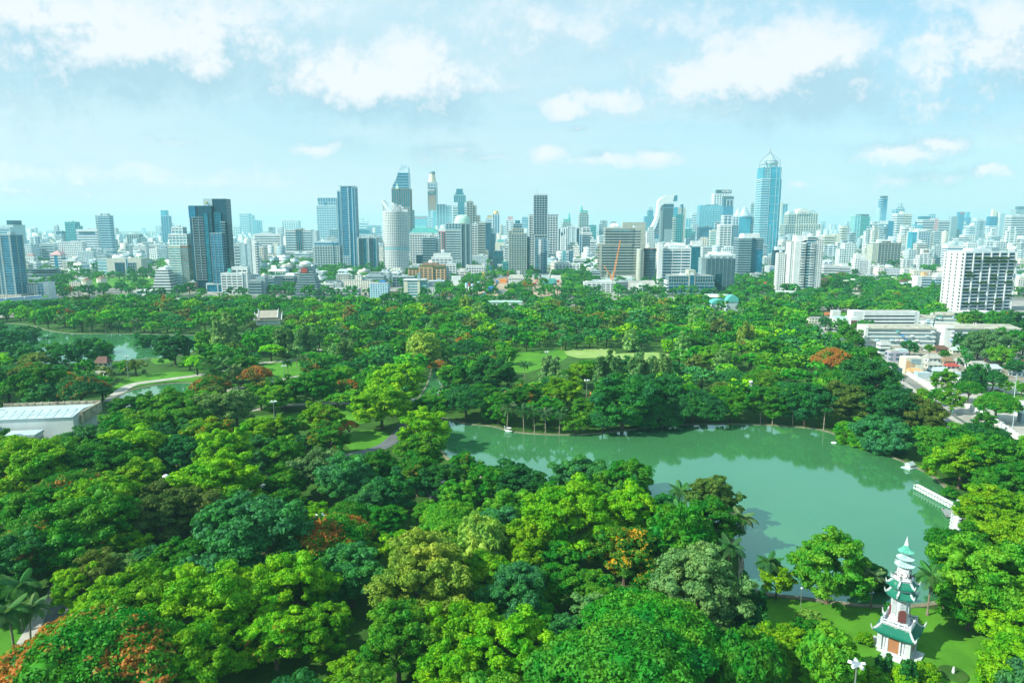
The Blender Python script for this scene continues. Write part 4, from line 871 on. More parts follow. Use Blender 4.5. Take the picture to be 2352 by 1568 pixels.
bld('z2',1068,1215,815,1272,'white-grey tower split by a black vertical slot, taller half',[(0,.4,0,1,0,1,('M',SILVER,'plain_wall')),(.4,.47,.03,1,0,.99,('M',DGREY,'slot')),(.47,.82,0,1,0,1,('M',WHITE,'plain_wall')),(.82,1,.02,1,0,.97,Bn(WHITE,GD,5.5,.6))],k=.6,name='residential_tower')
r,w,D,H=bld('z2',745,1125,1235,1490,'white nine-storey block with dark window rows below the dark twin',[(0,.80,0,1,0,1,G(WHITE,GW,4,8,.55,1.6)),(.8,1,.05,1,0,1,Fc(F1,W_)),(.38,.95,.3,.9,1,1.30,G(WHITE,GW,5,7,.6,2),'x'),(.24,.36,.1,.2,1.0,1.25,('M',TEALR,'green_sign'),'x')],k=.45)
bld('z2',1085,1325,1285,1500,'grey stepped office with slanted banding',[(0,.78,0,1,0,.8,Bn(GREY,GD,4.6,.55)),(.4,1,.2,1,0,1,('M',GREY,'plain_wall'))],k=.6)
bld('z2',1310,1690,1262,1450,'long low grey office between park trees and golf lawn',[(0,.3,0,1,0,.8,Bn(GREY,GB,5,.4)),(.28,.62,-.1,1,0,.9,('M',DGREY,'plain_wall')),(.6,1,-.05,1,0,.85,G(GREY,GD,5,5,.25,.6)),(0,1,.2,1,.95,1,('M',LGREY,'flat_roof'))],k=.4)
r,w,D,H=ziggurat('z2',1625,2035,1195,1525,'dark stepped ziggurat office with a white roof dish',GREY,GD,11,.05,.8)
MB().lathe([(0.2,0),(7,3),(9,6.5),(7.5,9.5),(3,11),(.3,11.4)],16).build('roof_dish',WHITE,r,(-w*.05,D*.4,H+2)); part_box('roof_sign',r,-w*.2,w*.03,D*.22,D*.25,H-4,H+3,RED)
bld('z2',2040,2160,1370,1480,'small white office right of the dark ziggurat',G(WHITE,GW,4,4,.4,.6),name='low_building')
r,w,D,H=bld('z2',975,1158,485,760,'pale banded far tower with a tall white mast',[(0,.75,0,1,0,1,G(LGREY,GB,4.5,8,.5,1.2)),(.75,1,.1,1,0,.93,G(LGREY,GB,4.5,8,.5,1.2))],k=.7)
MB().tube([(0,0,0),(0,0,H*.28),(0,0,H*.5)],[1.6,1.4,.9],6).build('mast',WHITE,r,(-w*.15,D*.5,H))
r,w,D,H=bld('z2',1135,1250,565,760,'leaning folded-glass block right of the masted tower',[(0,.5,0,1,0,1,V(SILVER,GB2,7,.9)),(.5,1,.1,1,0,.97,V(SILVER,GB,7,.9))],k=.7,rot=8)
bld('z2',890,985,632,780,'white apartment slab left of the masted tower',G(WHITE,GW,4,6,.5,1.2))
bld('z2',1160,1515,738,1000,'broad white office of ribbon windows, middle left',Bn(WHITE,GD,6,.58,'R'),k=.3)
bld('z2',1385,1560,862,1010,'cream annex standing before the ribbon-window office',[(0,.4,0,1,0,1,('M',CREAM,'plain_wall')),(.4,1,.1,1,0,.78,Bn(CREAM,GL,5,.5))],k=.4)
r,w,D,H=bld('z2',1503,1732,580,760,'white block crowned by dark pink attic blocks',G(WHITE,GW,6,6,.35,1.8),k=.5,plant=False)
m=MB(); m.box(-w/2-.6,w/2+.6,-.6,D,H+.8,H+9).box(-w*.08,w*.25,0,D,H+9,H+14).box(-w*.5,-w*.3,0,D,H+9,H+13); m.build('attic',PINK,r)
bld('z2',1550,1975,690,1065,'wide banded office with a bronze glass centre bay',[(0,.34,0,1,.28,1,Bn(WHITE,GT,6,.42)),(.34,.54,-.03,1,.28,1.02,V(BROWN,GT,6,.8)),(.54,.82,0,1,.28,1,Bn(WHITE,GT,6,.42)),(.82,1,.02,1,.25,.98,('M',LGREY,'plain_wall')),(0,.26,-.04,1,0,.28,Bn(WHITE,GT,6,.4)),(.26,.66,-.06,1,0,.30,('M',WHITE,'podium')),(.42,.5,-.08,.1,0,.28,('M',GT,'entrance_glass')),(.66,.86,-.04,1,0,.28,Bn(WHITE,GT,6,.4))],k=.35)
bld('z2',1200,1555,992,1085,'long low white terrace building among trees',[(0,1,0,1,0,.8,Fc(F2,W_)),(.3,.6,.2,.8,.8,1,Fc(F1,C_))],k=.3,name='low_building')
r,w,D,H=bld('z3',180,410,395,840,'blue-grey tower with slotted crown and round red emblem',[(0,1,0,1,0,.82,G(LGREY,GB,4.2,5,.45,.9)),(.08,1,.05,.95,.82,.90,G(LGREY,GB,6,5,.25,1)),(.06,1,.05,.95,.90,1,V(SILVER,GB,4,1.1)),(.38,.50,-.02,.5,0,.90,('M',GB,'glass_spine'))],k=.6,plant=False)
m=MB(); m.lathe([(5.5,0),(5.5,1),(.1,1.05)],20); o=m.build('round_emblem',LGREY,r,(-w*.02,-.4,H*.93)); o.rotation_euler=(math.pi/2,0,0)
m=MB(); m.tube([(6.4*math.cos(a),0,6.4*math.sin(a)) for a in [math.pi*.55+i*.2 for i in range(10)]],.9,6); m.build('red_arc',RED,r,(-w*.02,-1.8,H*.93))
bld('z3',310,440,725,900,'low glass block with a rooftop garden before the emblem tower',G(LGREY,GT,5,9,.2,1),k=.5)
r,w,D,H=bld('z3',155,438,848,1138,'grey stone cube with deep square window grid',[(0,.74,0,1,0,.86,G(LGREY,GD,4.6,5.4,.42,2.0)),(.74,1,.06,1,0,.86,G(LGREY,GD,4.6,5.4,.42,2.0)),(0,.98,.02,1,.86,.94,('M',GB,'glass_attic'))],k=.5,rot=2)
MB().prism([(-w*.45,2),(w*.2,2),(w*.2,D*.9),(-w*.45,D*.9)],H*.94,H,top=.8).build('hipped_roof',WHITE,r)
bld('z3',405,525,322,1115,'blue glass condominium with cantilevered roof, shorter shaft',[(.0,.5,0,1,0,1,V(SILVER,GB,8,1.2)),(.5,1,.1,1,0,.95,G(SILVER,GB,4.2,6,.12,.8))],k=.9,name='residential_tower')
r,w,D,H=bld('z3',440,612,282,1138,'tall blue glass condominium with flat overhanging roof',[(0,.5,0,1,.16,1,G(SILVER,GB,4.1,22,.12,1.4)),(.5,.56,-.03,1,0,1.0,('M',SILVER,'white_fin')),(.56,.78,.02,1,0,1,('M',GB,'glass_bay')),(.78,.83,0,1,0,1,('M',SILVER,'white_fin')),(.83,1,.02,1,0,1,V(SILVER,GB,5,.8)),(0,.5,-.02,1,0,.16,G(LGREY,GB,4.1,4,.35,.9))],k=.9,name='residential_tower',plant=False)
part_box('roof_canopy',r,-w*.62,w*.52,-2,D+1,H+1.2,H+3.0,SILVER)
bld('z3',592,790,728,900,'wide white office with teal stepped roof, mid left',[(0,1,0,1,0,.72,G(WHITE,GD,6,8,.4,1.5)),(0,1,0,1,.72,.80,('M',GT,'attic')),(.1,.75,.1,.9,.8,1,('M',GT,'penthouse'))],k=.4)
bld('z3',615,715,604,740,'white stepped far block just right of the blue condominium',[(0,1,0,1,0,.75,Bn(WHITE,GD,6,.5)),(.0,.45,.1,.9,.75,1,Bn(WHITE,GD,6,.5))])
bld('z3',700,850,684,820,'wide blue-grey far office behind the balcony towers',Bn(SILVER,GB,6,.4),k=.4)
r,w,D,H=bld('z3',602,820,808,1150,'dark teal twin-stack balcony tower with white side walls',[(0,.08,0,1,0,1,('M',LGREY,'side_wall')),(.08,.30,-.05,1,0,.96,Bn(DGREY,GD,4.2,.3)),(.30,.50,0,1,0,1,V(LGREY,GT,7,1)),(.52,.62,0,1,0,1.02,('M',LGREY,'side_wall')),(.62,.84,-.05,1,0,.96,Bn(DGREY,GD,4.2,.3)),(.84,1,0,1,0,1,V(LGREY,GT,6,1))],k=.5,name='residential_tower')
bld('z3',805,862,795,1010,'slim banded block squeezed left of the round white tower',Bn(LGREY,GD,5,.45),name='office_building')
# round white tower with swooping open crown
def round_tower():
    (u0,vt),(u1,vb)=zc('z3',848,545),zc('z3',1152,1152); cx,d,w,D,H=fit(u0,u1,vt,vb,1,0); R=w/2; root=tag(empty('round_tower',(cx,d+R,0)),'white round tower with gridded floors and swooping open crown','building')
    MB().lathe([(R-1.2,0),(R-1.2,H)],48).build('glazing',GW,root); n=36; f=H/n
    me=MB().lathe([(R-1.5,0),(R,0),(R,f*.45),(R-1.5,f*.45)],48,cap=False).mesh('floor_band',WHITE); repeat('floor_band',me,[(0,0,i*f) for i in range(n+1)],root)
    me=boxmesh('pier',1.1,1.5,H,WHITE); k=40; repeat('pier',me,[((R-.45)*math.cos(a),(R-.45)*math.sin(a),0) for a in [2*math.pi*i/k for i in range(k)]],root,[2*math.pi*i/k+math.pi/2 for i in range(k)])
    MB().lathe([(R+.3,H*.355),(R+.3,H*.40)],48).build('glass_belt',GL,root)
    def hh(a):  # crown height round the rim: highest at the left, sweeping down, small rise mid
        x=math.cos(a); return H+ (3+ 26*max(0,-x)**2.2*(1 if math.sin(a)<.3 else 1.25) + 14*max(0,.35-abs(x-.25))/.35*.8+ (5 if x>0 else 0))
    pts=[((R-.8)*math.cos(a),(R-.8)*math.sin(a),hh(a)) for a in [math.pi*.75+2*math.pi*i/60*.96 for i in range(60)]]
    MB().tube(pts,1.1,6).build('crown_rail',WHITE,root)
    k=44
    for i in range(k):
        a=math.pi*.75+2*math.pi*.96*i/k; h=hh(a)-H; MB().box(-.35,.35,-.5,.5,0,h).build('crown_fin',WHITE,root,((R-.8)*math.cos(a),(R-.8)*math.sin(a),H),a+math.pi/2)
    part_box('lift_core',root,-R*.2,R*.45,-R*.3,R*.4,H,H+16,F1,W_); part_box('core_cap',root,-R*.28,-R*.08,-R*.1,R*.3,H,H+24,WHITE); MB().tube([(0,0,0),(0,0,14)],.5,5).build('mast',WHITE,root,(-R*.3,0,H+18))
round_tower()
# tall sculpted tower behind
def sculpted():
    (u0,vt),(u1,vb)=zc('z3',968,45),zc('z3',1166,900); cx,d,w,D,H=fit(u0,u1,vt,vb,.8,0); root=tag(empty('sculpted_tower',(cx,d,0)),'tallest left tower tapering to a slanted silver top with white fins','building')
    def xl(t):   # left edge against height fraction (0 bottom .. 1 top)
        pts=[(0,0),(.70,0),(.735,.03),(.765,.12),(.80,.22),(.845,.30),(.885,.35),(.93,.42),(1,.55)]
        for a,b in zip(pts,pts[1:]):
            if t<=b[0]: return a[1]+(b[1]-a[1])*(t-a[0])/(b[0]-a[0])
        return .55
    n=58
    for i in range(n):
        t=i/n; a=-w/2+xl(t)*w; b=w/2-.02*w*t*2; z=t*H; top=t>.885
        if top: continue
        o=MB().box(a,b,0,D,z,z+H/n-.02).build('glazing',GT if i%2 else GB,root)
        if i%2==0 and i<98: MB().box(a-1.2-2*(t>.6),b+1.0,-1.3,D+1,z+.2,z+1.7).build('floor_band',WHITE if t>.5 else SILVER,root)
    z=.885*H; a=-w/2+xl(.885)*w; a1=-w/2+xl(1)*w; b=w/2-.045*w
    MB().add([(a,0,z),(b,0,z),(b,D,z),(a,D,z),(a1,D*.2,H),(b-1,D*.2,H*.975),(b-1,D*.8,H*.975),(a1,D*.8,H)],[(0,1,5,4),(1,2,6,5),(2,3,7,6),(3,0,4,7),(4,5,6,7),(0,3,2,1)]).build('slanted_crown',SILVER,root)
    MB().tube([(0,0,0),(-5,0,2)],.4,5).build('roof_crane',STEEL,root,(a-1,D*.5,z+9))
sculpted()
r,w,D,H=bld('z3',968,1172,302,985,'brown and teal glass tower standing before the tallest left tower',[(0,.38,0,1,.72,1,V(BROWN,GT,6,1.6)),(.38,.55,.05,1,0,.98,('M',GT,'glass_recess')),(.5,1,.02,1,.4,1,V(BROWN,GT,6,1.4)),(.0,.95,.0,1,0,.72,G(BEIGE,GT,5,6,.2,.9)),(.9,1.12,.1,1,0,.68,G(BEIGE,GB,5,6,.3,1))],k=.6,plant=False)
MB().lathe([(w*.12,0),(w*.10,H*.03),(w*.03,H*.06),(.2,H*.11)],4,ph=.78).build('green_spire',GREENR,r,(-w*.24,D*.4,H+.8))
r,w,D,H=bld('z3',1338,1436,232,760,'very tall pale tower wearing a huge wrapped advert and mast',[(0,1,0,1,0,1,G(LGREY,GB,6,4.4,.45,1.5))],k=1,plant=False,name='observation_tower')
ad=.35*r.location.y/683; part_box('wrap_advert',r,-w*.49,w*.49,-1.1-ad,-.7-ad,H*.44,H*.88,DGREY); part_box('advert_lower_panel',r,-w*.42,w*.42,-1.4-ad,-1.05-ad,H*.46,H*.74,BROWN); part_box('side_advert',r,w*.5+.6+ad,w*.5+1.0+ad,1,D-1,H*.44,H*.88,GREY)
text(r,'BMW',w*.36,WHITE,(-w*.1,-1.35-ad,H*.845)); text(r,'7 SERIES',w*.15,LGREY,(-w*.1,-1.35-ad,H*.80),name='sign_small_lettering')
o=MB().box(-w*.55,w*.55,-.2,.2,-.6,.6).build('advert_diagonal_stripe',WHITE,r,(0,-1.75-ad,H*.66)); o.rotation_euler=(0,-.75,0)
m=MB(); m.add([(-w*.2,-1.6,H*.30),(w*.2,-1.6,H*.30),(w*.2,-1.6,H*.40),(0,-1.6,H*.47),(-w*.2,-1.6,H*.40)],[(0,1,2,3,4)]); m.build('pointed_panel',LGREY,r,(0,-ad,0))
MB().lathe([(w*.46,0),(w*.46,H*.05),(w*.40,H*.05),(w*.40,H*.10),(w*.34,H*.10),(w*.34,H*.16)],12).build('stepped_top',CREAM,r,(0,D/2,H)); MB().lathe([(w*.33,0),(w*.35,1),(w*.35,H*.05),(w*.3,H*.055)],16).build('round_deck',GREY,r,(0,D/2,H*1.16)); MB().tube([(0,0,0),(0,0,H*.09),(0,0,H*.2)],[1.6,1.1,.3],6).build('mast',STEEL,r,(0,D/2,H*1.2))
bld('z3',1430,1582,462,790,'dark blue tower with bright vertical ribs and chamfered top',[(0,.62,0,1,0,1,V(SILVER,GD,7,1.6)),(.62,1,.1,1,0,.97,G(LGREY,GT,4.5,5,.4,.8))],k=.8)
bld('z3',1390,1432,538,770,'slim cyan glass shaft attached left of the ribbed blue tower',Bn(TEALR,GB2,6,.25),k=1)
bld('z3',1186,1337,585,760,'wide low blue building with a red sign above its roofline',[(0,1,0,1,0,1,('M',GB2,'wall')),(.08,.95,-.03,.05,.84,.95,('M',RED,'red_sign'))],k=.4)
bld('z3',1155,1335,680,790,'teal-roofed long building in front of the red-sign building',[(0,1,0,1,0,.7,Fc(F1,C_)),(.03,.97,.1,.9,.7,1,('M',TEALR,'roof'))],k=.4)
r,w,D,H=bld('z3',1150,1458,765,1085,'wide white gridded hotel with a teal hipped roof',[(0,.78,0,1,0,1,G(WHITE,GW,5,6,.5,1.7)),(.78,1,.05,1,0,.97,G(WHITE,GW,5,6,.5,1.7))],k=.3,plant=False)
MB().prism([(-w/2,-1),(w/2,-1),(w/2,D),(-w/2,D)],H+.9,H+14,top=.72,dy=D*.12).build('hipped_roof',TEALR,r)
r,w,D,H=bld('z3',1600,1782,440,900,'white banded tower with a teal castle-like glass crown',[(0,.30,0,1,0,.93,Bn(WHITE,GT,5,.5)),(.30,.68,-.04,1,0,1,('M',GT,'glass_centre')),(.68,1,0,1,0,.93,Bn(WHITE,GT,5,.5)),(.06,.72,.1,.9,1,1.16,V(GREENR,GT,6,.6),'x'),(.14,.64,.2,.8,1.16,1.21,('M',GT,'crown_step'),'x'),(.2,.58,.2,.8,1.21,1.30,('M',GT,'crown_top'),'x')],k=.7,plant=False)
r,w,D,H=bld('z3',1528,1792,665,1142,'grey banded office tower with pale green domed roof',[(0,.62,0,1,.2,.88,Bn(LGREY,GD,5,.55)),(0,.62,0,1,.88,1,G(LGREY,GT,9,8,.2,2.2)),(0,.62,0,1,0,.2,G(LGREY,GT,5,6,.4,1.6)),(.62,1,.02,1,0,1,V(GREY,DGREY,11,4))],k=.7,plant=False)
MB().lathe([(w*.34,0),(w*.34,4),(w*.33,4.2),(w*.31,11),(w*.25,17),(w*.17,20),(w*.02,21)],24,sy=.8).build('domed_roof',GREENR,r,(w*.15,D*.5,H+1))
bld('z3',1280,1452,812,1088,'dark glass office with stepped white band fragments',[(0,.84,0,1,0,1,Bn(SILVER,GD,7,.3)),(.84,1,.1,1,0,.96,Bn(SILVER,GD,5,.3))],k=.5)
bld('z3',1215,1285,990,1095,'small black glass block left of the banded dark office',('M',GD,'wall'),name='low_building')
bld('z3',1455,1532,716,985,'slim maroon-striped apartment tower with a white cap',[(0,1,0,1,0,.88,V(RED,GW,5,1.8)),(0,.9,0,1,.88,1,('M',WHITE,'white_cap')),(.2,.45,-.04,.1,0,.88,('M',WHITE,'white_strip'))],k=.8,name='residential_tower')
bld('z3',1378,1600,980,1170,'white terraced apartment block with stepped top',[(0,1,0,1,0,.82,G(WHITE,GW,5,9,.55,2.4)),(.1,.9,.1,.9,.82,1,G(WHITE,GW,5,9,.6,3))],k=.6,name='apartment_block')
bld('z3',1530,1632,1085,1255,'white balcony wing stepping down beside the terraced block',G(WHITE,GW,4.5,7,.55,1.6),k=.8,name='apartment_block')
r,w,D,H=bld('z3',1137,1530,1120,1258,'tan brick apartment house with dark planted roof terraces',[(0,.30,0,1,0,.85,G(TAN,GW,4.6,8,.4,3)),(.30,.66,-.06,1,0,1,G(TAN,GW,4.6,8,.4,3)),(.66,1,0,1,0,.92,G(TAN,GW,4.6,8,.4,3))],k=.5,name='apartment_block',plant=False)
m=MB(); m.box(-w*.2,w*.5,D*.1,D*.9,H+1,H+4.5).box(-w*.12,w*.3,D*.2,D*.8,H+4.5,H+7.5); m.build('penthouse',BROWN,r)
for i,(a,b,z) in enumerate(((-.5,-.2,.87),(-.2,.16,1.02),(.16,.5,.94))): part_box('roof_hedge',r,w*a,w*b,-D*.05,D*.1,H*z,H*z+2.4,FLOORG)
bld('z3',970,1205,1222,1330,'grey terrace office behind the cream-striped building',G(GREY,GD,4.5,6,.25,.8),k=.5,name='low_building')
bld('z3',1085,1335,1255,1432,'cream and teal balcony block at the park edge',[(0,.18,0,1,0,1,('M',CREAM,'plain_wall')),(.18,.62,.04,1,0,.97,Bn(WHITE,GL,4.2,.4)),(.62,.72,0,1,0,1,('M',CREAM,'plain_wall')),(.72,1,.1,1,0,.97,Bn(LGREY,GL,4.2,.2)),(-.04,1.0,-.06,1.05,1.0,1.03,('M',WHITE,'flat_roof'),'x'),(.6,.72,.2,.6,1,1.4,('M',GREY,'stair_tower'),'x')],k=.6,name='apartment_block')
r,w,D,H=bld('z3',728,942,1290,1455,'light blue apartment block with small square windows',Fc(F1,(.42,.70,.86)),k=.7,name='apartment_block',plant=False)
m=MB(); m.lathe([(w*.2,0),(w*.2,D*.55)],16,sx=1,sy=.5); o=m.build('blue_vault_roof',BLUE,r,(w*.14,D*.8,H+.9)); o.rotation_euler=(math.pi/2,0,0)
bld('z3',455,770,1262,1408,'cream L-shaped block left of the light blue building',[(0,1,0,1,0,1,Fc(F1,(.80,.77,.66))),(.4,.66,.1,.6,1,1.35,Fc(F1,(.82,.80,.72)),'x')],k=.4,name='apartment_block')
bld('z3',358,635,1345,1425,'white open-deck parking building near the park trees',Bn(WHITE,DGREY,3.6,.4),k=.5,name='parking_building')
bld('z3',250,455,1295,1375,'jumbled pale low shops right of the dark ziggurat',Fc(F1,LG_),k=.5,name='low_building')
bld('z3',1330,1420,1335,1430,'white gabled house block right of the balcony block',Fc(F1,W_),k=.8,name='low_building')
bld('z3',1630,1755,1135,1235,'white villa-like block with stepped balconies',[(0,1,0,1,0,.8,Fc(F5,W_)),(.3,.8,.2,.8,.8,1,('M',CREAM,'penthouse'))],name='apartment_block')
def gable(reg,x0,x1,yt,yb,label,wall,roof,k=.7,name='house',rh=.4,rot=0,group=None,over=.8):
    (u0,vt),(u1,vb)=zc(reg,x0,yt),zc(reg,x1,yb); cx,d,w,D,H=fit(u0,u1,vt,vb,k,R_(rot)); root=tag(empty(name,(cx,d,0),R_(rot)),label,'house' if 'house' in name else 'building',group); H=max(H,4.5); e=H*(1-rh)
    o=MB().box(-w/2,w/2,0,D,0,e).build('wall',F1,root); o.color=(*wall,1)
    m=MB(); a=over
    if w>=D: m.add([(-w/2-a,-a,e-.1),(w/2+a,-a,e-.1),(w/2+a,D+a,e-.1),(-w/2-a,D+a,e-.1),(-w/2+w*.12,D/2,H),(w/2-w*.12,D/2,H)],[(0,1,5,4),(1,2,5),(2,3,4,5),(3,0,4),(0,3,2,1)])
    else: m.add([(-w/2-a,-a,e-.1),(w/2+a,-a,e-.1),(w/2+a,D+a,e-.1),(-w/2-a,D+a,e-.1),(0,-a*.5,H),(0,D+a*.5,H)],[(0,1,4),(1,2,5,4),(2,3,5),(3,0,4,5),(0,3,2,1)])
    m.build('roof',roof,root); return root,w,D,H
gable('z3',893,1035,1378,1455,'red-brown roofed house in front of the light blue block',W_,ROOFR,name='house')
# --- centre
bld('z4',480,628,300,960,'stepped beige-grey tower with a slanted left top',[(0,.45,0,1,0,1,G(BEIGE,GD,5,6,.4,1.4)),(.45,.7,.05,1,0,.93,G(BEIGE,GD,5,6,.4,1.4)),(.7,1,.1,1,0,.76,G(BEIGE,GD,5,6,.4,1.4))],k=.7)
bld('z4',535,600,555,1000,'slim white tower right of the green-domed office',[(0,1,0,1,0,1,G(WHITE,GD,5,7,.5,1.5))],k=.9)
bld('z4',603,690,545,1010,'slim beige banded tower with stacked balconies',Bn(BEIGE,GD,4.8,.5),k=.9,name='residential_tower')
bld('z4',680,795,545,985,'dark slate tower with a lower right shoulder',[(0,.6,0,1,0,1,G(DGREY,GB,5,6,.3,1)),(.6,1,.05,1,0,.72,G(DGREY,GB,5,6,.3,1))],k=.6)
bld('z4',625,720,862,990,'beige low tower at the foot of the slate tower',G(BEIGE,GW,5,6,.5,2),k=.7)
r,w,D,H=bld('z4',770,852,448,790,'white ribbed hotel tower crowned by a golden dome',V(WHITE,GB,5,1.8),k=.8,plant=False,name='hotel_tower')
MB().lathe([(w*.38,0),(w*.40,3),(w*.40,8),(w*.36,14),(w*.25,20),(w*.02,23.5)],20).build('golden_dome',GOLD,r,(0,D/2,H+1))
bld('z4',694,778,462,790,'white wing with a gold attic left of the golden-domed hotel',[(0,1,0,1,0,.92,Bn(WHITE,GB,6,.5)),(.15,1,.1,.9,.92,1,('M',GOLD,'gold_attic'))],k=.6,name='hotel_tower')
bld('z4',926,1015,472,800,'hazy white tower with a small dark red roof',[(0,1,0,1,0,.88,G(WHITE,GW,6,6,.5,2)),(.2,.85,.1,.9,.88,1,('M',PINK,'roof_block'))],k=.7)
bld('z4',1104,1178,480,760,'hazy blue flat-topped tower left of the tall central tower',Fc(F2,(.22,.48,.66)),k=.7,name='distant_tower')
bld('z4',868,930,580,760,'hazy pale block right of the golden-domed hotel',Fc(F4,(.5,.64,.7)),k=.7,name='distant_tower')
bld('z4',800,920,738,880,'white terraced block in the gap below the gold dome',[(0,1,0,1,0,.8,Fc(F1,W_)),(.2,.8,.2,.8,.8,1,('M',TEALR,'roof'))],k=.5)
bld('z4',798,895,772,900,'cream office with a barrel top, centre left',('M',CREAM,'wall'),k=.5)
bld('z4',895,962,835,1020,'white block with dark punched windows beside the green grid tower',Fc(F5,W_),k=.8)
bld('z4',779,892,868,1075,'dark teal block with arched attic, centre',[(0,1,0,1,0,.7,G(DGREY,GT,5,6,.3,1)),(.05,.95,.05,1,.7,1,V(DGREY,GT,9,2))],k=.7)
bld('z4',888,960,990,1135,'small teal glass block left of the green grid tower',G(TEALR,GT,5,6,.3,.8),k=.8)
bld('z4',958,1192,600,1138,'green-grey gridded tower stepping up to a dark crown',[(0,.14,.05,1,0,.93,G(BEIGE,GT,4.6,4.6,.36,1.2)),(.12,.86,0,1,0,.88,G(BEIGE,GT,4.6,4.6,.36,1.2)),(.18,.72,.05,1,.88,.98,G(BEIGE,GT,4.6,4.6,.36,1.2)),(.86,1,.1,1,0,.80,Bn(DGREY,GD,4.6,.4)),(.22,.62,.1,.9,.98,1.08,G(GREY,GT,4.6,4.6,.36,1),'x'),(.30,.54,.2,.8,1.08,1.15,('M',GT,'crown'),'x')],k=.6,name='residential_tower',plant=False)
r,w,D,H=bld('z4',1236,1393,232,1120,'tallest central glass tower with a flat top and small mast',[(0,1,0,1,.5,1,G(LGREY,GD,4.4,6.5,.22,.9)),(.08,1,.02,1,.455,.5,V(LGREY,GD,5,1)),(.08,1,0,1,0,.455,G(LGREY,GB,4.4,9,.22,1.2)),(.36,.56,-.05,.05,.04,.44,('M',WHITE,'white_balcony_stack'))],k=.85,name='residential_tower',plant=False)
MB().tube([(0,0,0),(0,0,18)],[.8,.3],5).build('mast',STEEL,r,(-w*.25,D*.5,H)); part_box('roof_screen',r,-w*.5,w*.5,-.2,D,H+.8,H+3,LGREY)
bld('z4',1186,1250,452,1075,'white gridded wing tower left of the tallest central tower',[(0,1,0,1,0,.985,G(WHITE,GD,4.6,4.6,.34,1.0)),(-.05,1.05,-.05,1,.985,1,('M',DGREY,'roof_canopy'))],k=1,name='residential_tower',plant=False)
bld('z4',1392,1514,450,950,'white gridded wing tower right of the tallest central tower',[(0,1,0,1,0,.985,G(WHITE,GD,4.6,5.2,.34,1.3)),(-.05,1.03,-.05,1,.985,1,('M',DGREY,'roof_canopy'))],k=.7,name='residential_tower',plant=False)
r,w,D,H=bld('z4',1410,1546,905,985,'dark truss bridge block raised on piers',[(0,1,0,1,.3,1,('M',DGREY,'bridge_box')),(.05,.15,.1,.9,0,.3,('M',GREY,'pier')),(.8,.9,.1,.9,0,.3,('M',GREY,'pier'))],k=.4,name='bridge_building',plant=False)
for i in range(5):
    m=MB(); m.tube([(-w*.4+i*w*.16,-.5,H*.4),(-w*.4+(i+1)*w*.16,-.5,H*.9)],.7,4); m.build('truss_member',LGREY,r)
def spiky(reg,x0,x1,yt,ytw,yb,label,left):
    (u0,vt),(u1,vb)=zc(reg,x0,ytw),zc(reg,x1,yb); cx,d,w,D,H=fit(u0,u1,vt,vb,.8,0); root=tag(empty('spired_tower',(cx,d,0)),label,'building','twin teal spired towers'); Ht=z_at(cx,d,zc(reg,0,yt)[1]); cnt={}
    vol(root,-w/2,w/2,0,D,0,H*.97,G(BEIGE,GT,5.5,6,.3,1.6),cnt,None,False); s=-1 if left else 1; h=Ht-H
    vol(root,-w*.42,w*.40,D*.1,D*.9,H*.97,H+h*.12,V(BEIGE,GT,6,2),cnt,None,False); m=MB()
    for i in range(7):
        x=-w*.4+i*w*.125; m.box(x,x+w*.1,D*.2,D*.8,H+h*.1,H+h*(.35+.04*(i%2)))
    m.build('crown_fins',TEALR,root); sx=s*w*.26
    MB().lathe([(w*.16,H+h*.1),(w*.16,H+h*.5),(w*.12,H+h*.55),(w*.12,H+h*.68),(w*.07,H+h*.76),(w*.06,H+h*.86),(.3,Ht)],8,c=(sx,D/2)).build('spire',TEALR,root)
spiky('z4',1563,1667,424,552,800,'teal spired tower, lower one with its spire on the right',False); spiky('z4',1752,1862,340,442,840,'teal spired tower, taller one with its spire on the left',True)
bld('z4',1515,1605,607,900,'white tower with black vertical slots and a round window',[(0,.3,0,1,0,1,V(WHITE,GD,8,3)),(.3,.7,.03,1,0,.85,V(LGREY,GD,6,1.5)),(.7,1,0,1,0,1,V(WHITE,GD,8,3))],k=.6)
bld('z4',1600,1762,592,925,'white slab tower of vertical ribs, right of centre',[(0,.12,0,1,0,.97,V(WHITE,GB,4,1.6)),(.12,.75,-.02,1,0,1.0,V(WHITE,LGREY,14,3)),(.75,1,0,1,0,.97,V(WHITE,GD,5,1.2))],k=.5)
bld('z4',1567,1600,685,870,'slim navy block left of the ribbed white slab',('M',GB,'wall'),k=1,name='office_building')
bld('z4',1754,1788,685,900,'slim navy block right of the ribbed white slab',('M',GB,'wall'),k=1,name='office_building')
bld('z4',1788,1900,600,920,'white banded tower with a stepped slanting right side',[(0,.8,0,1,.82,1,G(WHITE,GD,9,12,.4,3)),(0,1,0,1,0,.82,Bn(WHITE,GD,5.5,.55))],k=.6)
bld('z4',1890,1945,740,935,'white stepped terrace wing descending right of the banded tower',Bn(WHITE,GD,5.5,.6),k=.8)
bld('z4',1858,1950,572,830,'green-grey glass block behind the banded white tower',G(TEALR,GT,6,6,.3,1),k=.7)
bld('z4',1562,1690,865,1015,'small blue glass office with a white lift strip',[(0,.35,0,1,0,1,('M',GL,'wall')),(.35,.55,-.05,1,0,.97,Bn(WHITE,GB,4.5,.5)),(.55,1,0,1,0,1,G(SILVER,GB,5,6,.15,.6))],k=.6)
bld('z4',1480,1762,1012,1120,'long white low apartment house at centre right',[(0,1,0,1,0,1,G(WHITE,GW,5,8,.5,3)),(.35,.6,.2,.7,1,1.2,('M',WHITE,'stair_block'),'x')],k=.35,name='apartment_block')
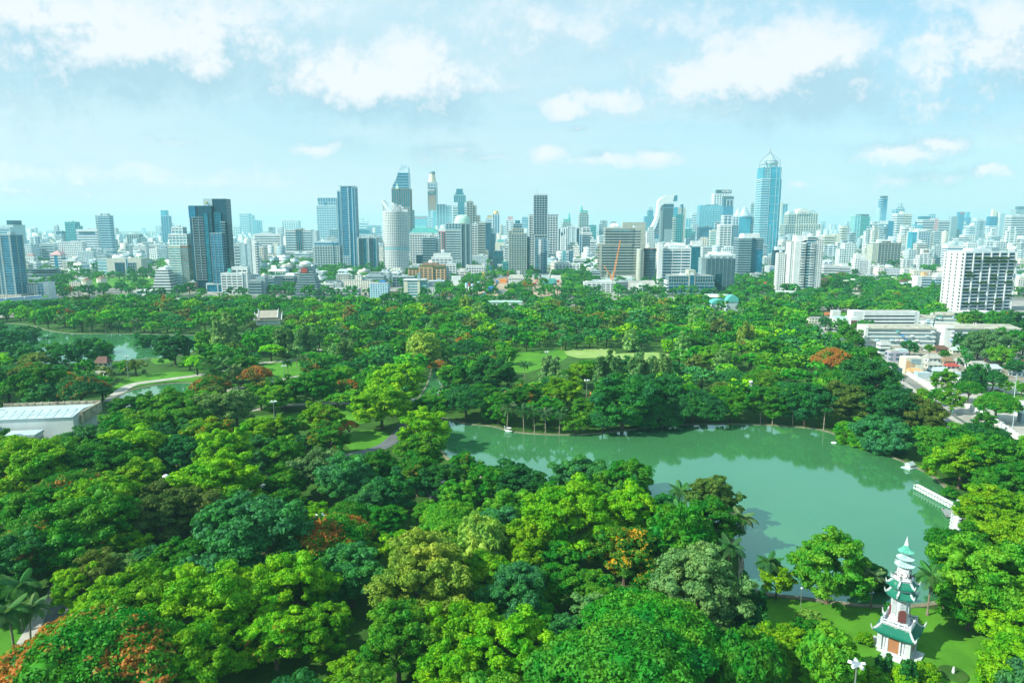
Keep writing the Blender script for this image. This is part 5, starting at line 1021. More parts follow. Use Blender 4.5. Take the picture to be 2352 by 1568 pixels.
bld('z4',1690,1835,935,1035,'white terrace house climbing right of the blue glass office',[(0,1,0,1,0,.8,Bn(WHITE,GW,5,.5)),(.7,1,.1,.9,.8,1,('M',WHITE,'stair_block'))],k=.6,name='apartment_block')
bld('z4',472,675,1020,1148,'white gridded apartment house with roof garden left of the cranes',[(0,1,0,1,0,.92,G(WHITE,GW,5,5.5,.5,2)),(.1,.9,.1,.8,.92,1,('M',FLOORG,'roof_garden'))],k=.5,name='apartment_block')
bld('z4',355,500,1100,1185,'cream low apartments left of the roof garden house',[(0,1,0,1,0,.85,Fc(F5,(.80,.79,.70))),(.3,.6,.2,.8,.85,1.15,('M',WHITE,'stair_block'))],k=.6,name='apartment_block')
bld('z4',302,415,1155,1250,'plain white blank-walled block near the silos',('M',WHITE,'wall'),k=.7,name='low_building')
bld('z4',735,822,965,1065,'small brown gabled hall behind the blue crane',[(0,1,0,1,0,.8,Fc(F1,(.40,.36,.33))),(.2,.8,.1,.9,.8,1,('M',WHITE,'gable'))],k=.6,name='low_building')
gable('z4',948,1128,1138,1268,'white colonial house with a grey hipped roof on the building site',W_,ROOFG,k=.5,name='house',rh=.32)
gable('z4',1050,1082,1095,1150,'small white tower annex behind the colonial house',W_,WHITE,name='house',rh=.15)
bld('z4',720,1107,1442,1500,'long pale green roofed hall among the park trees',[(0,1,0,1,0,.8,('M',WHITE,'wall')),(-.01,1.01,-.06,1.06,.8,1,('M',GREENR,'roof'))],k=.3,name='hall')
bld('z4',1180,1345,1470,1520,'low white roofed shed right of the pale green hall',[(0,1,0,1,0,.8,('M',LGREY,'wall')),(-.01,1.01,-.06,1.06,.8,1,('M',WHITE,'roof'))],k=.4,name='hall')
for i,(a,b,t,q,l) in enumerate(((680,880,1132,1180,'long grey hoarding wall left on the building site'),(1130,1480,1130,1165,'grey hoarding wall behind the building site'),(330,460,1310,1345,'grey fence left of the silos'),(800,920,1310,1350,'grey fence right of the blue conveyor'))):
    bld('z4',a,b,t,q,l,('M',GREY,'panel'),depth=1.2,name='site_fence',cat='fence',plant=False)
for i,(a,b,t,q,l) in enumerate(((1440,1640,1150,1200,'white curved-roof site shed on the right of the building site'),(1460,1530,1198,1228,'dark red site container beneath the white shed'),(850,930,1185,1230,'orange site tanks left of the colonial house'),(1230,1420,1150,1182,'pale long site shed behind the green machine'),(700,800,1150,1200,'blue-grey site hut beside the crawler crane'),(1290,1330,1330,1352,'white site tent at the centre of the yard'))):
    bld('z4',a,b,t,q,l,('M',[WHITE,RED,ORANGE,LGREY,GREY,WHITE][i],'wall'),name='site_shed',plant=False,k=.4)
# soil of the building site
sheet('site_ground',[(560,1170),(1640,1160),(1640,1380),(560,1400)],.09,SOIL,reg='z4')
# silos
def silo(x,yt,yb,cap,label):
    u,vb=zc('z4',x,yb); p=at(u,vb); H=z_at(p.x,p.y,zc('z4',x,yt)[1]); R=32*.2014/2/1568*p.y; root=tag(empty('cement_silo',(p.x,p.y,0)),label,'silo','cement silos on the building site')
    MB().lathe([(R*.3,3),(R,8),(R,H*.78)],18).build('tank',WHITE,root); MB().lathe([(R*1.02,H*.78),(R*1.02,H)],18).build('coloured_top',cap,root)
    for k in range(4): a=k*math.pi/2+.78; MB().box(-.3,.3,-.3,.3,0,9).build('leg',STEEL,root,(R*.8*math.cos(a),R*.8*math.sin(a),0))
silo(474,1232,1372,LBLUE,'leftmost cement silo, blue topped'); silo(508,1238,1368,RED,'second silo from left, red topped'); silo(541,1242,1374,LBLUE,'third silo from left, blue topped'); silo(570,1245,1360,RED,'fourth silo from left, red topped'); silo(594,1256,1355,LBLUE,'fifth silo from left, blue topped'); silo(612,1216,1330,LBLUE,'rightmost and tallest silo, blue topped')
p=at(*zc('z4',520,1400)); root=tag(empty('batching_plant',(p.x,p.y,0)),'blue steel batching plant base beneath the silos','plant'); root.scale=(.55,.55,.55); MB().box(-22,34,-6,6,0,4).build('base_frame',BLUE,root); m=MB(); m.tube([(30,0,4),(52,0,26)],1.8,6); m.build('conveyor',BLUE,root); MB().lathe([(3,0),(9,8),(9,14)],10).build('hopper',BLUE,root,(54,4,16))
for k in (48,60): MB().box(-.7,.7,-.7,.7,0,18).build('leg',BLUE,root,(k,4,0))
# cranes
def crane(reg,x,yb,xt,yt,mat,label,tw=1.0,x2=None,y2=None,cab=None):
    u,vb=zc(reg,x,yb); p=at(u,vb); ut,v_t=zc(reg,xt,yt); H=z_at(p.x,p.y,v_t); dx=(ut-u)/1568*math.hypot(p.y,CAM_H-H/2); root=tag(empty('crane',(p.x,p.y,0)),label,'crane','cranes')
    m=MB(); m.box(-3.4,3.4,-2,2,.6,2.2).box(-3,3,-2.8,-1.9,0,1.2).box(-3,3,1.9,2.8,0,1.2); m.build('undercarriage',DGREY,root); MB().box(-2.4,2.4,-1.6,1.6,2.2,5).build('cab',cab or mat,root)
    m=MB(); a=Vector((0,0,3)); b=Vector((dx,0,H)); n=max(6,int((b-a).length/5)); off=[Vector(q)*tw for q in ((.8,.8,0),(-.8,.8,0),(-.8,-.8,0),(.8,-.8,0))]
    for o in off: m.tube([a+o*.6,a.lerp(b,.5)+o,b+o*.35],.22*tw,4)
    for i in range(n):
        q0=a.lerp(b,i/n); q1=a.lerp(b,(i+1)/n)
        m.tube([q0+off[i%4],q1+off[(i+1)%4]],.14*tw,3); m.tube([q0+off[(i+2)%4],q1+off[(i+3)%4]],.14*tw,3)
    m.build('lattice_boom',mat,root)
    return root,p,H
crane('z4',690,1220,660,1095,CRANEY,'yellow lattice crane boom leaning left on the building site',2.2); crane('z4',775,1150,732,1035,BLUE,'blue lattice crane boom leaning left behind the hoarding',1.8,cab=BLUE); crane('z4',715,1215,752,1105,BROWN,'brown thin crane boom leaning right beside the yellow one',1.1)
crane('z4',948,1230,944,1092,RED,'upright red drilling mast left of the colonial house',1.4); crane('z4',985,1150,1008,1078,RED,'red and white raked mast behind the colonial house',1.2); crane('z4',1255,1260,1285,1185,RED,'small red raked piling rig on the building site',1.2); crane('z4',1380,1260,1442,1068,STEEL,'long pale crane boom leaning right over the green machine',1.2,cab=TEALR)
crane('z4',825,1235,800,1190,BLUE,'small blue rig beside the orange tanks',1.2,cab=BLUE); crane('z4',1340,1230,1310,1195,TEALR,'small teal rig left of the long pale crane',1.2,cab=TEALR)
root=tag(empty('piling_machine',at(*zc('z4',1425,1255))),'teal green tracked machine on the building site','machine'); MB().box(-12,12,-4,4,1,9).box(-6,10,-3,3,9,12).build('body',TEALR,root); MB().box(-12,12,-5,-3,0,3).build('track',DGREY,root)
# --- right of centre
bld('z5',440,978,605,1262,'beige office block of dark ribbon floors on tall columns',[(.14,.80,0,1,.70,1,Bn(BEIGE,GD,5.2,.42)),(.27,.73,-.02,.3,.93,.985,('M',GT,'green_glass_strip')),(.0,.78,0,1,.18,.70,Bn(BEIGE,GD,5.2,.42)),(.78,1,.06,1,.18,1,Bn(BEIGE,GD,5.2,.62,'R')),(0,.06,-.01,1,.17,.72,('M',BEIGE,'end_wall')),(.05,.9,.1,1,0,.17,('M',BEIGE,'base')),(.02,.06,.0,.06,0,.18,('M',BEIGE,'column')),(.18,.22,.0,.06,0,.18,('M',BEIGE,'column')),(.30,.34,.0,.06,0,.18,('M',BEIGE,'column'))],k=.35)
bld('z5',735,1037,530,1230,'plain beige stair slab rising behind the ribbon-floor office',('M',BEIGE,'wall'),k=.25,plant=False)
m=MB()
for i,(x) in enumerate((628,662)):
    p=at(*zc('z5',x,1262)); H=z_at(p.x,p.y+12,zc('z5',x,600)[1]); root=tag(empty('satellite_dish',(p.x,p.y+14,H)),'white roof satellite dish, '+('left' if i==0 else 'right')+' of a pair on the ribbon-floor office','dish','rooftop dishes'); o=MB().lathe([(.3,0),(3.5,.7),(5.5,2.2)],16).build('reflector',WHITE,root,(0,0,3)); o.rotation_euler=(.6,-.4,0); MB().tube([(0,0,0),(0,0,3.4)],.4,5).build('post',STEEL,root)
bld('z5',350,470,1135,1262,'grey slatted parking building left of the ribbon-floor office',Bn(LGREY,DGREY,3.8,.4),k=.7,name='parking_building')
def cyl(reg,x0,x1,yt,yb,label,fn,name='round_building'):
    (u0,vt),(u1,vb)=zc(reg,x0,yt),zc(reg,x1,yb); cx,d,w,D,H=fit(u0,u1,vt,vb,1,0); root=tag(empty(name,(cx,d+w/2,0)),label,'building'); fn(root,w/2,H); return root,w/2,H
def f_col(root,R,H): MB().lathe([(R,0),(R,H)],28).build('wall',BEIGE,root); MB().lathe([(R*.9,0),(R*.9,1)],28).build('roof',WHITE,root,(0,0,H))
def f_gl(root,R,H):
    MB().lathe([(R-.6,0),(R-.6,H)],32).build('glazing',GD,root); me=MB().lathe([(R-1,0),(R,0),(R,.8),(R-1,.8)],32,cap=False).mesh('floor_band',SILVER); repeat('floor_band',me,[(0,0,i*H/20) for i in range(19)],root)
    MB().lathe([(R*1.04,0),(R*1.04,5)],32).build('crown_ring',DGREY,root,(0,0,H-5)); MB().lathe([(R*1.06,0),(R*1.06,.8)],32).build('red_rim',RED,root,(0,0,H)); MB().lathe([(R*.98,0),(R*.98,.8)],32).build('roof',ROOFG,root,(0,0,H+.8))
cyl('z5',918,1012,872,1268,'plain beige round stair shaft beside the round glass building',f_col); cyl('z5',1000,1185,868,1258,'round dark glass building with a red-rimmed roof',f_gl)
bld('z5',455,915,1238,1290,'long white podium roof at the foot of the beige offices',[(0,1,0,1,0,1,('M',LGREY,'wall')),(.6,.9,.1,.5,1,1.6,('M',WHITE,'skylight'),'x')],k=.3,name='low_building',plant=False)
bld('z5',262,660,1280,1420,'white five-storey balcony apartments below the orange crane',[(0,.08,.1,1,0,.95,Bn(WHITE,GW,3.9,.55)),(.08,1,0,1,0,1,G(WHITE,GW,3.9,7,.55,2.4)),(.5,.9,.1,.6,1,1.16,('M',WHITE,'stair_block'),'x')],k=.4,name='apartment_block')
bld('z5',658,830,1282,1385,'grey open deck building right of the white balcony apartments',Bn(GREY,DGREY,4,.35),k=.6,name='parking_building')
r,w,D,H=bld('z5',820,1185,1335,1405,'white low hall with a broad grey pitched roof',[(0,1,0,1,0,.75,Fc(F1,W_)),(.28,.45,-.1,.3,0,1.35,('M',WHITE,'stair_block'),'x')],k=.6,name='hall',plant=False)
MB().add([(-w/2,-1,H*.8),(w/2,-1,H*.8),(w/2,D,H*1.9),(-w/2,D,H*1.9)],[(0,1,2,3)]).add([(-w/2,-1,H*.7),(-w/2,-1,H*.8),(-w/2,D,H*1.9),(-w/2,D,H*.7)],[(0,1,2,3)]).add([(w/2,-1,H*.7),(w/2,-1,H*.8),(w/2,D,H*1.9),(w/2,D,H*.7)],[(0,1,2,3)]).build('pitched_roof',ROOFG,r)
r,p,H=crane('z5',605,1400,708,758,ORANGE,'tall orange tower crane boom leaning right over the balcony apartments',1.1)
MB().box(-.9,.9,-.9,.9,0,27).build('tower_mast',ORANGE,r)
m=MB(); m.tube([(0,0,24),(-12,0,42)],.6,5); m.build('counter_jib',ORANGE,r)
bld('z5',1228,1600,855,1330,'white hospital tower with horizontal sunshade bands',[(0,1,0,1,0,1,G(WHITE,GT,5.2,16,.5,1.2)),(.06,1,.02,1,1.0,1.02,('M',WHITE,'flat_roof'),'x')],k=.4,name='hospital_tower')
r,w,D,H=bld('z5',1262,1545,790,1250,'white trapezoid penthouse standing on the hospital tower',[(.1,.9,.05,.9,.0,.93,('M',WHITE,'wall'))],k=.4,plant=False,name='rooftop_hall')
MB().prism([(-w*.5,0),(w*.5,0),(w*.5,D),(-w*.5,D)],H*.915,H,top=.74,dy=D*.13).build('trapezoid_roof',WHITE,r)
bld('z5',1185,1246,788,1335,'tall plain white pier left of the hospital tower',('M',WHITE,'wall'),k=1,plant=False,name='service_tower')
bld('z5',1597,1750,765,1180,'white rooftop box above a green glass wing',[(0,1,.1,1,.86,1,('M',WHITE,'box')),(0,.8,0,1,0,.86,('M',GT,'glass_wing')),(.0,.8,-.02,1,.83,.865,('M',WHITE,'cornice'))],k=.5,plant=False)
bld('z5',1010,1160,455,760,'dark faceted tower with chamfered glass crown, right centre',[(0,.25,.1,.9,0,1,('M',GB,'left_facet')),(.2,.85,0,1,0,1.0,V(TEALR,GB,7,.8)),(.3,.8,.1,.9,1,1.25,('M',GT,'upper_shaft'),'x'),(.36,.74,.2,.8,1.25,1.38,('M',SILVER,'crown'),'x'),(.85,1,.1,.9,0,.97,('M',GB,'right_facet'))],k=.9,plant=False)
# building with the sweeping white arch
def arch_building():
    (u0,vt),(u1,vb)=zc('z5',1030,300),zc('z5',1440,865); cx,d,w,D,H=fit(u0,u1,vt,vb,.35,0); root=tag(empty('arched_tower',(cx,d,0)),'sweeping white arch tower with dark louvred glass side','building')
    def X(px): return -w/2+w*(px-1030)/410
    def Z(py): return z_at(cx,d,zc('z5',0,py)[1])
    MB().box(X(1035),X(1240),1,D,0,Z(700)).build('base_glass',GB,root); MB().box(X(1035),X(1200),-2,D,Z(805),Z(735)).build('base_band',SILVER,root)
    MB().box(X(1215),X(1385),2,D,0,Z(300)).build('glazing',GD,root)
    me=boxmesh('floor_band',X(1390)-X(1215),D+3,1.6,SILVER); n=26; repeat('floor_band',me,[((X(1390)+X(1215))/2,D/2,Z(860)+(Z(330)-Z(860))*i/n) for i in range(n)],root)
    # curved rib: outer and inner outline
    out=[(1030,700),(1075,620),(1120,555),(1150,490),(1168,420),(1176,350),(1175,275),(1195,245),(1240,208),(1300,190),(1420,172)]
    inn=[(1042,740),(1100,680),(1150,600),(1180,520),(1198,430),(1205,360),(1215,330),(1240,310),(1280,292),(1330,285),(1425,270)]
    vs=[]; 
    for (a,b),(c,e) in zip(out,inn): vs+=[(X(a),-2,Z(b)),(X(c),-2,Z(e)),(X(c),D*.9,Z(e)),(X(a),D*.9,Z(b))]
    fs=[]
    for i in range(len(out)-1):
        for k in range(4): fs.append((i*4+k,i*4+(k+1)%4,(i+1)*4+(k+1)%4,(i+1)*4+k))
    fs+=[(3,2,1,0),tuple(len(vs)-4+k for k in range(4))]; MB().add(vs,fs).build('arched_shell',WHITE,root)
    MB().add([(X(1370),-2.6,Z(270)),(X(1385),-2.6,Z(195)),(X(1425),-2.6,Z(190)),(X(1425),-2.6,Z(262))],[(0,1,2,3)]).build('shell_window',GT,root)
    me=boxmesh('louvre',X(1225)-X(1150),D,1.2,SILVER); 
    for i in range(16):
        t=i/16; y=700-(700-420)*t; xl=1060+ (1200-1060)*t**.6; MB().box(X(xl),X(1220),1,D,Z(y)-.8,Z(y)+.8).build('louvre',SILVER,root); MB().box(X(xl+4),X(1220),1.5,D-1,Z(y),Z(y-18)).build('side_glass',GD,root)
arch_building()
bld('z5',1215,1375,365,920,'grey raw concrete tower under construction before the arch',[(0,.12,0,1,0,.96,G(GREY,GD,5,3,.3,.8)),(.12,1,.02,1,0,1,('M',DGREY,'mesh_cladding')),(.3,1,-.02,.2,.08,.55,('M',GREY,'lower_cladding')),(.2,.6,.2,.8,1,1.03,('M',DGREY,'formwork'),'x')],k=.6,name='unfinished_tower')
bld('z5',1380,1536,340,930,'teal tower with beige curved fins right of the arch',[(0,.12,-.02,1,0,.78,Bn(BEIGE,GT,6,.5)),(.12,.72,0,1,0,.85,G(TEALR,GT,5.4,6,.18,.8)),(.05,.4,.1,1,.78,1.0,('M',GB2,'cyan_shaft')),(.3,.62,.0,.9,.85,1.0,('M',BEIGE,'beige_block')),(.62,.78,.05,1,.5,1.06,('M',GT,'glass_fin')),(.78,1,.02,1,.0,.99,('M',BEIGE,'curved_fin'))],k=.6,plant=False)
bld('z5',1520,1665,612,840,'low teal block stepping right of the beige-finned tower',[(0,.55,0,1,0,1,G(TEALR,GT,6,6,.25,1)),(.4,1,.1,1,0,.75,G(GREY,GT,6,6,.3,1))],k=.6)
bld('z5',1531,1605,482,740,'bright blue flat far tower, right centre',V(WHITE,GB2,5,.8),k=.8)
bld('z5',1606,1682,412,740,'white round-cornered far tower behind the wavy-top office',Bn(WHITE,GB,6,.55),k=.9)
r,w,D,H=bld('z5',1682,2032,318,770,'wide blue glass office with a wavy white-lined crown',[(0,1,0,1,0,.86,G(SILVER,GB2,6.5,12,.16,.7)),(0,1,0,1,.86,1,('M',GB2,'crown'))],k=.35,plant=False)
m=MB()
for i in range(8):
    x0=-w/2+i*w/8; pts=[(x0+w/8*t/10,-.6,H*.87+H*.11*math.sin(math.pi*t/10)) for t in range(11)]; m.tube(pts,.6,4)
m.build('wave_lines',WHITE,r); MB().box(-w*.2,w*.25,D*.2,D*.8,H+.6,H+6).build('rooftop_plant',DGREY,r)
r,w,D,H=bld('z5',1868,2105,170,700,'white tower topped by a dark rooftop name sign',[(0,.6,0,1,0,1,G(WHITE,GB,12,12,.45,6)),(.6,1,.02,1,0,.98,G(WHITE,GB,12,12,.45,6))],k=.4,plant=False)
ad=.35*r.location.y/683; part_box('sign_board',r,-w*.38,w*.5,-1-ad,D*.5,H+.9,H+w*.21,DGREY); text(r,'NOBLE',w*.17,WHITE,(w*.2,-1.4-ad,H+w*.115)); 
r,w,D,H=bld('z5',1987,2135,205,820,'dark glass tower in front of the name-sign tower',[(0,1,0,1,0,.8,('M',GB,'glass_body')),(0,1,0,1,.93,1,('M',DGREY,'top_band')),(.3,.93,-.01,1,.8,.93,V(WHITE,GD,20,3)),(0,1,.03,1,.8,.93,('M',GD,'upper_glass'))],k=.6,plant=False)
bld('z5',1685,1938,592,860,'dark navy office block below the wavy-top office',[(0,.75,0,1,0,1,Bn(DGREY,GB,6,.25)),(.75,1,.1,1,0,.95,('M',GT,'glass_side'))],k=.5)
bld('z5',1838,1945,632,910,'yellowish banded stack left of the twin cone roofs',Bn(CREAM,GL,5,.5),k=.6)
r,w,D,H=bld('z5',1885,2010,520,700,'white hall with a glazed dome beside the twin cone roofs',('M',WHITE,'wall'),k=.6,plant=False)
MB().lathe([(w*.38,0),(w*.38,8),(w*.34,16),(w*.22,22),(w*.02,25)],16).build('glazed_dome',GL,r,(0,D*.4,H))
r,w,D,H=bld('z5',1935,2200,562,950,'white grid office tower beneath the twin cone roofs',[(0,.62,0,1,0,1,G(WHITE,GW,5.4,13,.5,3.2)),(.62,1,.04,1,0,.98,G(GREY,GB,5.4,8,.3,1.4)),(.2,.62,.1,1,1,1.30,G(WHITE,GB,10,14,.3,3.5),'x')],k=.5,plant=False)
r,w,D,H=bld('z6',450,805,740,1080,'pale stone office with two silver cone roofs',[(0,.36,0,1,.7,1,G(WHITE,GB,10,14,.3,4)),(.36,.72,-.08,.9,0,1.0,('M',GB2,'round_glass_bay')),(.72,.9,.1,1,.3,1,V(BEIGE,GB,8,3)),(.75,1,.05,1,0,.78,('M',GREY,'lower_wing'))],k=.5,plant=False)
for (cx_,yc,rr,hh,g_) in ((.42,.55,.15,.30,1),(.56,.2,.19,.36,0)):
    MB().lathe([(w*rr,0),(w*rr,5),(w*rr*1.02,5.2),(w*rr*.06,H*hh*.85),(.3,H*hh)],20).build('cone_roof',SILVER,r,(-w/2+w*cx_,D*yc,H)); MB().tube([(0,0,0),(0,0,22)],[.6,.2],5).build('mast',STEEL,r,(-w/2+w*cx_,D*yc,H+H*hh-2))
bld('z6',90,200,850,1010,'dark teal stepped block left of the navy office',[(0,.6,0,1,0,1,G(TEALR,GT,6,6,.3,1)),(.6,1,.1,1,0,.8,G(TEALR,GT,6,6,.3,1))],k=.6)
# main tower
def main_tower():
    (u0,vt),(u1,vb)=zc('z6',757,262),zc('z6',1015,1150); cx,d,w,D,H=fit(u0,u1,vt,vb,.9,0); root=tag(empty('skyscraper',(cx,d,0)),'tallest blue glass skyscraper with a pyramid roof and spire','skyscraper'); cnt={}
    def X(px): return -w/2+w*(px-757)/258
    Ht=lambda py: z_at(cx,d,zc('z6',0,py)[1])
    W1,W2=X(800),X(862)
    MB().box(X(775),X(1000),2,D,0,Ht(262)).build('glass_core',GB2,root)
    vol(root,X(762),X(860),0,D*.9,0,Ht(375),Bn(LGREY,GB2,4.6,.42),cnt,SILVER,False); vol(root,X(795),X(860),.6,D*.6,Ht(375),Ht(266),G(SILVER,GL,9,9,.2,1),cnt,SILVER,False)
    MB().box(X(862),X(985),.5,D*.9,0,Ht(262)).build('front_glass',GB2,root); MB().box(X(984),X(1012),3,D*.9,0,Ht(378)).build('right_wing',GB2,root)
    for px in (862,940,984): MB().box(X(px)-.8,X(px)+.8,-.3,1.4,0,Ht(264)).build('vertical_rib',SILVER,root)
    for py in (300,375,455,540,620,700,780): MB().box(X(862),X(984),.1,1.2,Ht(py)-.5,Ht(py)+.5).build('belt_line',SILVER,root)
    me=boxmesh('balcony_slab',X(910)-X(885),1.4,1.0,WHITE); repeat('balcony_slab',me,[(X(897),-.1,Ht(1110)+(Ht(810)-Ht(1110))*i/18) for i in range(18)],root)
    cxm=X(886); R=(X(987)-X(785))/2
    MB().lathe([(R*.95,0),(R*.95,(Ht(230)-Ht(262)))],8,ph=.39).build('drum',SILVER,root,(cxm,D*.48,Ht(262)))
    MB().lathe([(R*.99,0),(R*1.02,2),(R*1.02,Ht(200)-Ht(230))],28).build('cornice_ring',SILVER,root,(cxm,D*.48,Ht(230)))
    for sx,sy in ((-1,-1),(1,-1),(1,1),(-1,1)): MB().box(-1.6,1.6,-1.6,1.6,0,Ht(196)-Ht(262)).build('corner_post',SILVER,root,(cxm+sx*R*.96,D*.48+sy*R*.86,Ht(262)))
    a=Ht(196); hp=Ht(105)-a
    MB().lathe([(R*.86,0),(R*.60,hp*.28),(R*.34,hp*.6),(R*.1,hp*.94)],16).build('cone_roof',SILVER,root,(cxm,D*.48,a))
    for sx,sy in ((-1,-1),(1,-1),(1,1),(-1,1)): MB().tube([(sx*R*.96,sy*R*.86,0),(sx*R*.04,sy*R*.04,hp)],[1.1,.8],6).build('roof_rib',GREY,root,(cxm,D*.48,a))
    MB().lathe([(2.2,0),(1.8,Ht(75)-Ht(110)),(.5,Ht(75)-Ht(110)+.5),(.25,Ht(0)-Ht(110))],8).build('spire',STEEL,root,(cxm,D*.48,Ht(110)))
    MB().box(X(833),X(865),-.8,.6,Ht(256),Ht(240)).build('green_terrace',TEALR,root)
main_tower()
bld('z6',716,760,600,900,'pale slim tower with a winged cap left of the skyscraper',[(0,1,0,1,0,.96,G(LGREY,GW,6,6,.4,1.5)),(-.1,1.1,-.1,1,.97,1,('M',LGREY,'winged_cap'))],k=.9)
bld('z6',1004,1082,612,930,'blue glass tower with an upturned white cornice',[(0,.2,0,1,0,1.04,('M',BEIGE,'side_wall')),(.2,.95,.05,1,0,.97,V(SILVER,GB,6,1.2)),(.2,1.05,-.05,1,.97,1,('M',LGREY,'cornice'))],k=.7)
r,w,D,H=bld('z6',1095,1250,605,800,'teal tower with an inverted flared crown behind the arched hotel',[(.05,.9,0,1,0,.75,('M',GB,'wall')),(.0,1,0,1,.75,1,V(LGREY,GT,9,1.5))],k=.6,plant=False)
r,w,D,H=bld('z6',1012,1400,812,1000,'broad cream hotel of deep windows under an arched gable',[(0,.32,.1,1,0,.98,G(BEIGE,GD,6.5,8,.28,1.6)),(.30,1,0,1,0,1,G(CREAM,GD,6.5,9,.30,2.4)),(.30,.91,.05,.95,1,1.55,G(CREAM,GD,6.5,9,.30,2.4),'x'),(.08,.31,.1,.9,.98,1.5,G(BEIGE,GD,5.5,6,.35,1.4),'x')],k=.4,name='hotel',plant=False)
def arch(mb,cx0,rx,rz,y0,y1,z0,n=16):
    pts=[(cx0+rx*math.cos(math.pi*i/n),z0+rz*math.sin(math.pi*i/n)) for i in range(n+1)]; k=len(pts)
    mb.add([(x,y0,z) for x,z in pts]+[(x,y1,z) for x,z in pts],[tuple(range(k-1,-1,-1)),tuple(range(k,2*k))]+[(i,i+1,k+i+1,k+i) for i in range(k-1)]+[(k-1,0,k,2*k-1)])
m=MB(); ad=.35*r.location.y/683; arch(m,-w*.02,w*.175,H*.28,-1-ad,D*.9,H*1.52); m.build('arched_gable',CREAM,r); m=MB(); arch(m,w*.24,w*.15,H*.2,D*.1,D*.9,H*1.52); arch(m,-w*.3,w*.12,H*.2,D*.2,D*.9,H*1.48); m.build('vaulted_roof',LGREY,r)
m=MB(); arch(m,-w*.02,w*.12,H*.19,-1.4-ad,-1.0-ad,H*1.54); m.build('arch_panel',WHITE,r); text(r,'CONRAD',w*.045,RED,(-w*.02,-1.7-ad,H*1.585))
for xx,hh in ((-.02,.35),(.24,.5)): MB().tube([(0,0,0),(0,0,H*hh)],[.8,.3],5).build('mast',LGREY,r,(w*xx,D*.1,H*1.74))
r,w,D,H=bld('z6',565,848,948,1310,'glass office of pale and dark bands with a white cap roof',[(0,.5,0,1,0,1,Bn(SILVER,GD,4.4,.35)),(.5,.68,-.02,.9,0,.97,('M',GD,'corner_glass')),(.66,1,.05,1,.0,.72,('M',GB,'blue_side')),(.66,1,.05,1,.72,1,Bn(SILVER,GD,4.4,.3))],k=.6,plant=False)
MB().prism([(-w*.35,2),(w*.36,2),(w*.36,D*.9),(-w*.35,D*.9)],H+.8,H+10,top=.9).build('cap_roof',WHITE,r)
r,w,D,H=bld('z5',1698,2160,985,1410,'huge dark mesh-clad block with a pale roof pavilion',[(0,.16,.1,1,0,1.02,('M',GREY,'grey_end_wall')),(.14,1,0,1,0,1,('M',DGREY,'mesh_cladding')),(.42,.62,-.012,.05,.0,.55,('M',GD,'dark_panel')),(.20,.96,.05,.95,1,1.09,V(LGREY,GREY,11,4),'x')],k=.4,plant=False)
part_box('corner_turret',r,-w*.29,-w*.26,0,3,H,H*1.14,LGREY); part_box('corner_turret',r,w*.46,w*.5,0,3,H,H*1.12,LGREY); MB().prism([(-w*.27,1),(w*.42,1),(w*.42,D*.9),(-w*.27,D*.9)],H*1.09,H*1.18,top=.82,dy=2).build('hipped_roof',WHITE,r)
for i in range(7): part_box('cladding_seam',r,-w*.34+i*w*.12,-w*.34+i*w*.12+.4,-.18,.2,2,H-1,GREY)
r,w,D,H=bld('z5',1275,1912,1205,1425,'grey-framed office with blue glass and a central arched portal',[(0,.10,.1,1,0,.72,Bn(WHITE,GW,5.5,.5)),(.03,.44,0,1,0,.64,G(GREY,GB,5.5,7,.30,.5)),(.03,.44,0,1,.64,1,G(GREY,GT,5.5,3.4,.22,.7)),(.44,.58,-.04,1,0,1.34,('M',BEIGE,'portal'),'x'),(.47,.55,-.06,.1,0,1.05,('M',GB,'portal_glass'),'x'),(.58,.95,0,1,.64,1,G(GREY,GT,5.5,3.4,.22,.7)),(.58,.98,0,1,0,.64,G(GREY,GB,5.5,7,.30,.5))],k=.3,plant=False)
m=MB(); arch(m,-w*.5+w*.51,w*.045,H*.17,-D*.055,-D*.045,H*1.04); m.build('portal_arch',WHITE,r); part_box('rooftop_plant',r,-w*.2,-w*.08,D*.3,D*.7,H+.8,H+4,WHITE); part_box('rooftop_plant',r,w*.12,w*.2,D*.3,D*.7,H+.8,H+4,WHITE)
r,w,D,H=bld('z6',1058,1415,978,1462,'big white condominium with rows of cantilevered balconies',[(0,.10,.15,1,0,.99,Fc(F1,W_)),(.10,.30,0,1,0,1,('M',WHITE,'end_wall')),(.30,.44,.03,1,0,.97,Bn(WHITE,GT,4.7,.35)),(.44,.50,.06,1,0,.98,('M',GD,'dark_slot')),(.50,.76,.01,1,0,1.09,Bn(WHITE,GT,4.7,.3)),(.76,1,-.01,1,0,1.02,Fc(F1,W_)),(.18,.42,.2,.9,1,1.12,('M',WHITE,'penthouse'),'x'),(.42,1.0,.1,.9,1.02,1.10,('M',WHITE,'penthouse'),'x')],k=.5,name='residential_tower',plant=False)
me=boxmesh('balcony',w*.13,2.4,1.3,WHITE); n=19; cnt={}
repeat('balcony',me,[(-w*.12,-1.0,H*.06+i*H*.049) for i in range(n)],r,None,cnt); repeat('balcony',me,[(w*.17,-1.0,H*.06+i*H*.049) for i in range(n)],r,None,cnt)
bld('z6',960,1058,1092,1452,'lower white wing left of the big white condominium',Fc(F1,W_),k=.9,name='residential_tower')
bld('z6',938,1192,1462,1520,'long low white box building below the white condominium',[(0,1,0,1,0,1,('M',WHITE,'wall'))],k=.4,name='hall',plant=False)
gable('z6',845,906,1370,1430,'small temple roof in red beside the white condominium',W_,RED,k=.9,name='temple',rh=.6)
bld('z6',930,1055,1030,1240,'dark glass office with a white dome cap behind the condominium',[(0,1,0,1,0,.85,('M',GD,'wall')),(.2,1,.1,.9,.85,1,('M',WHITE,'cap_roof'))],k=.6,plant=False)
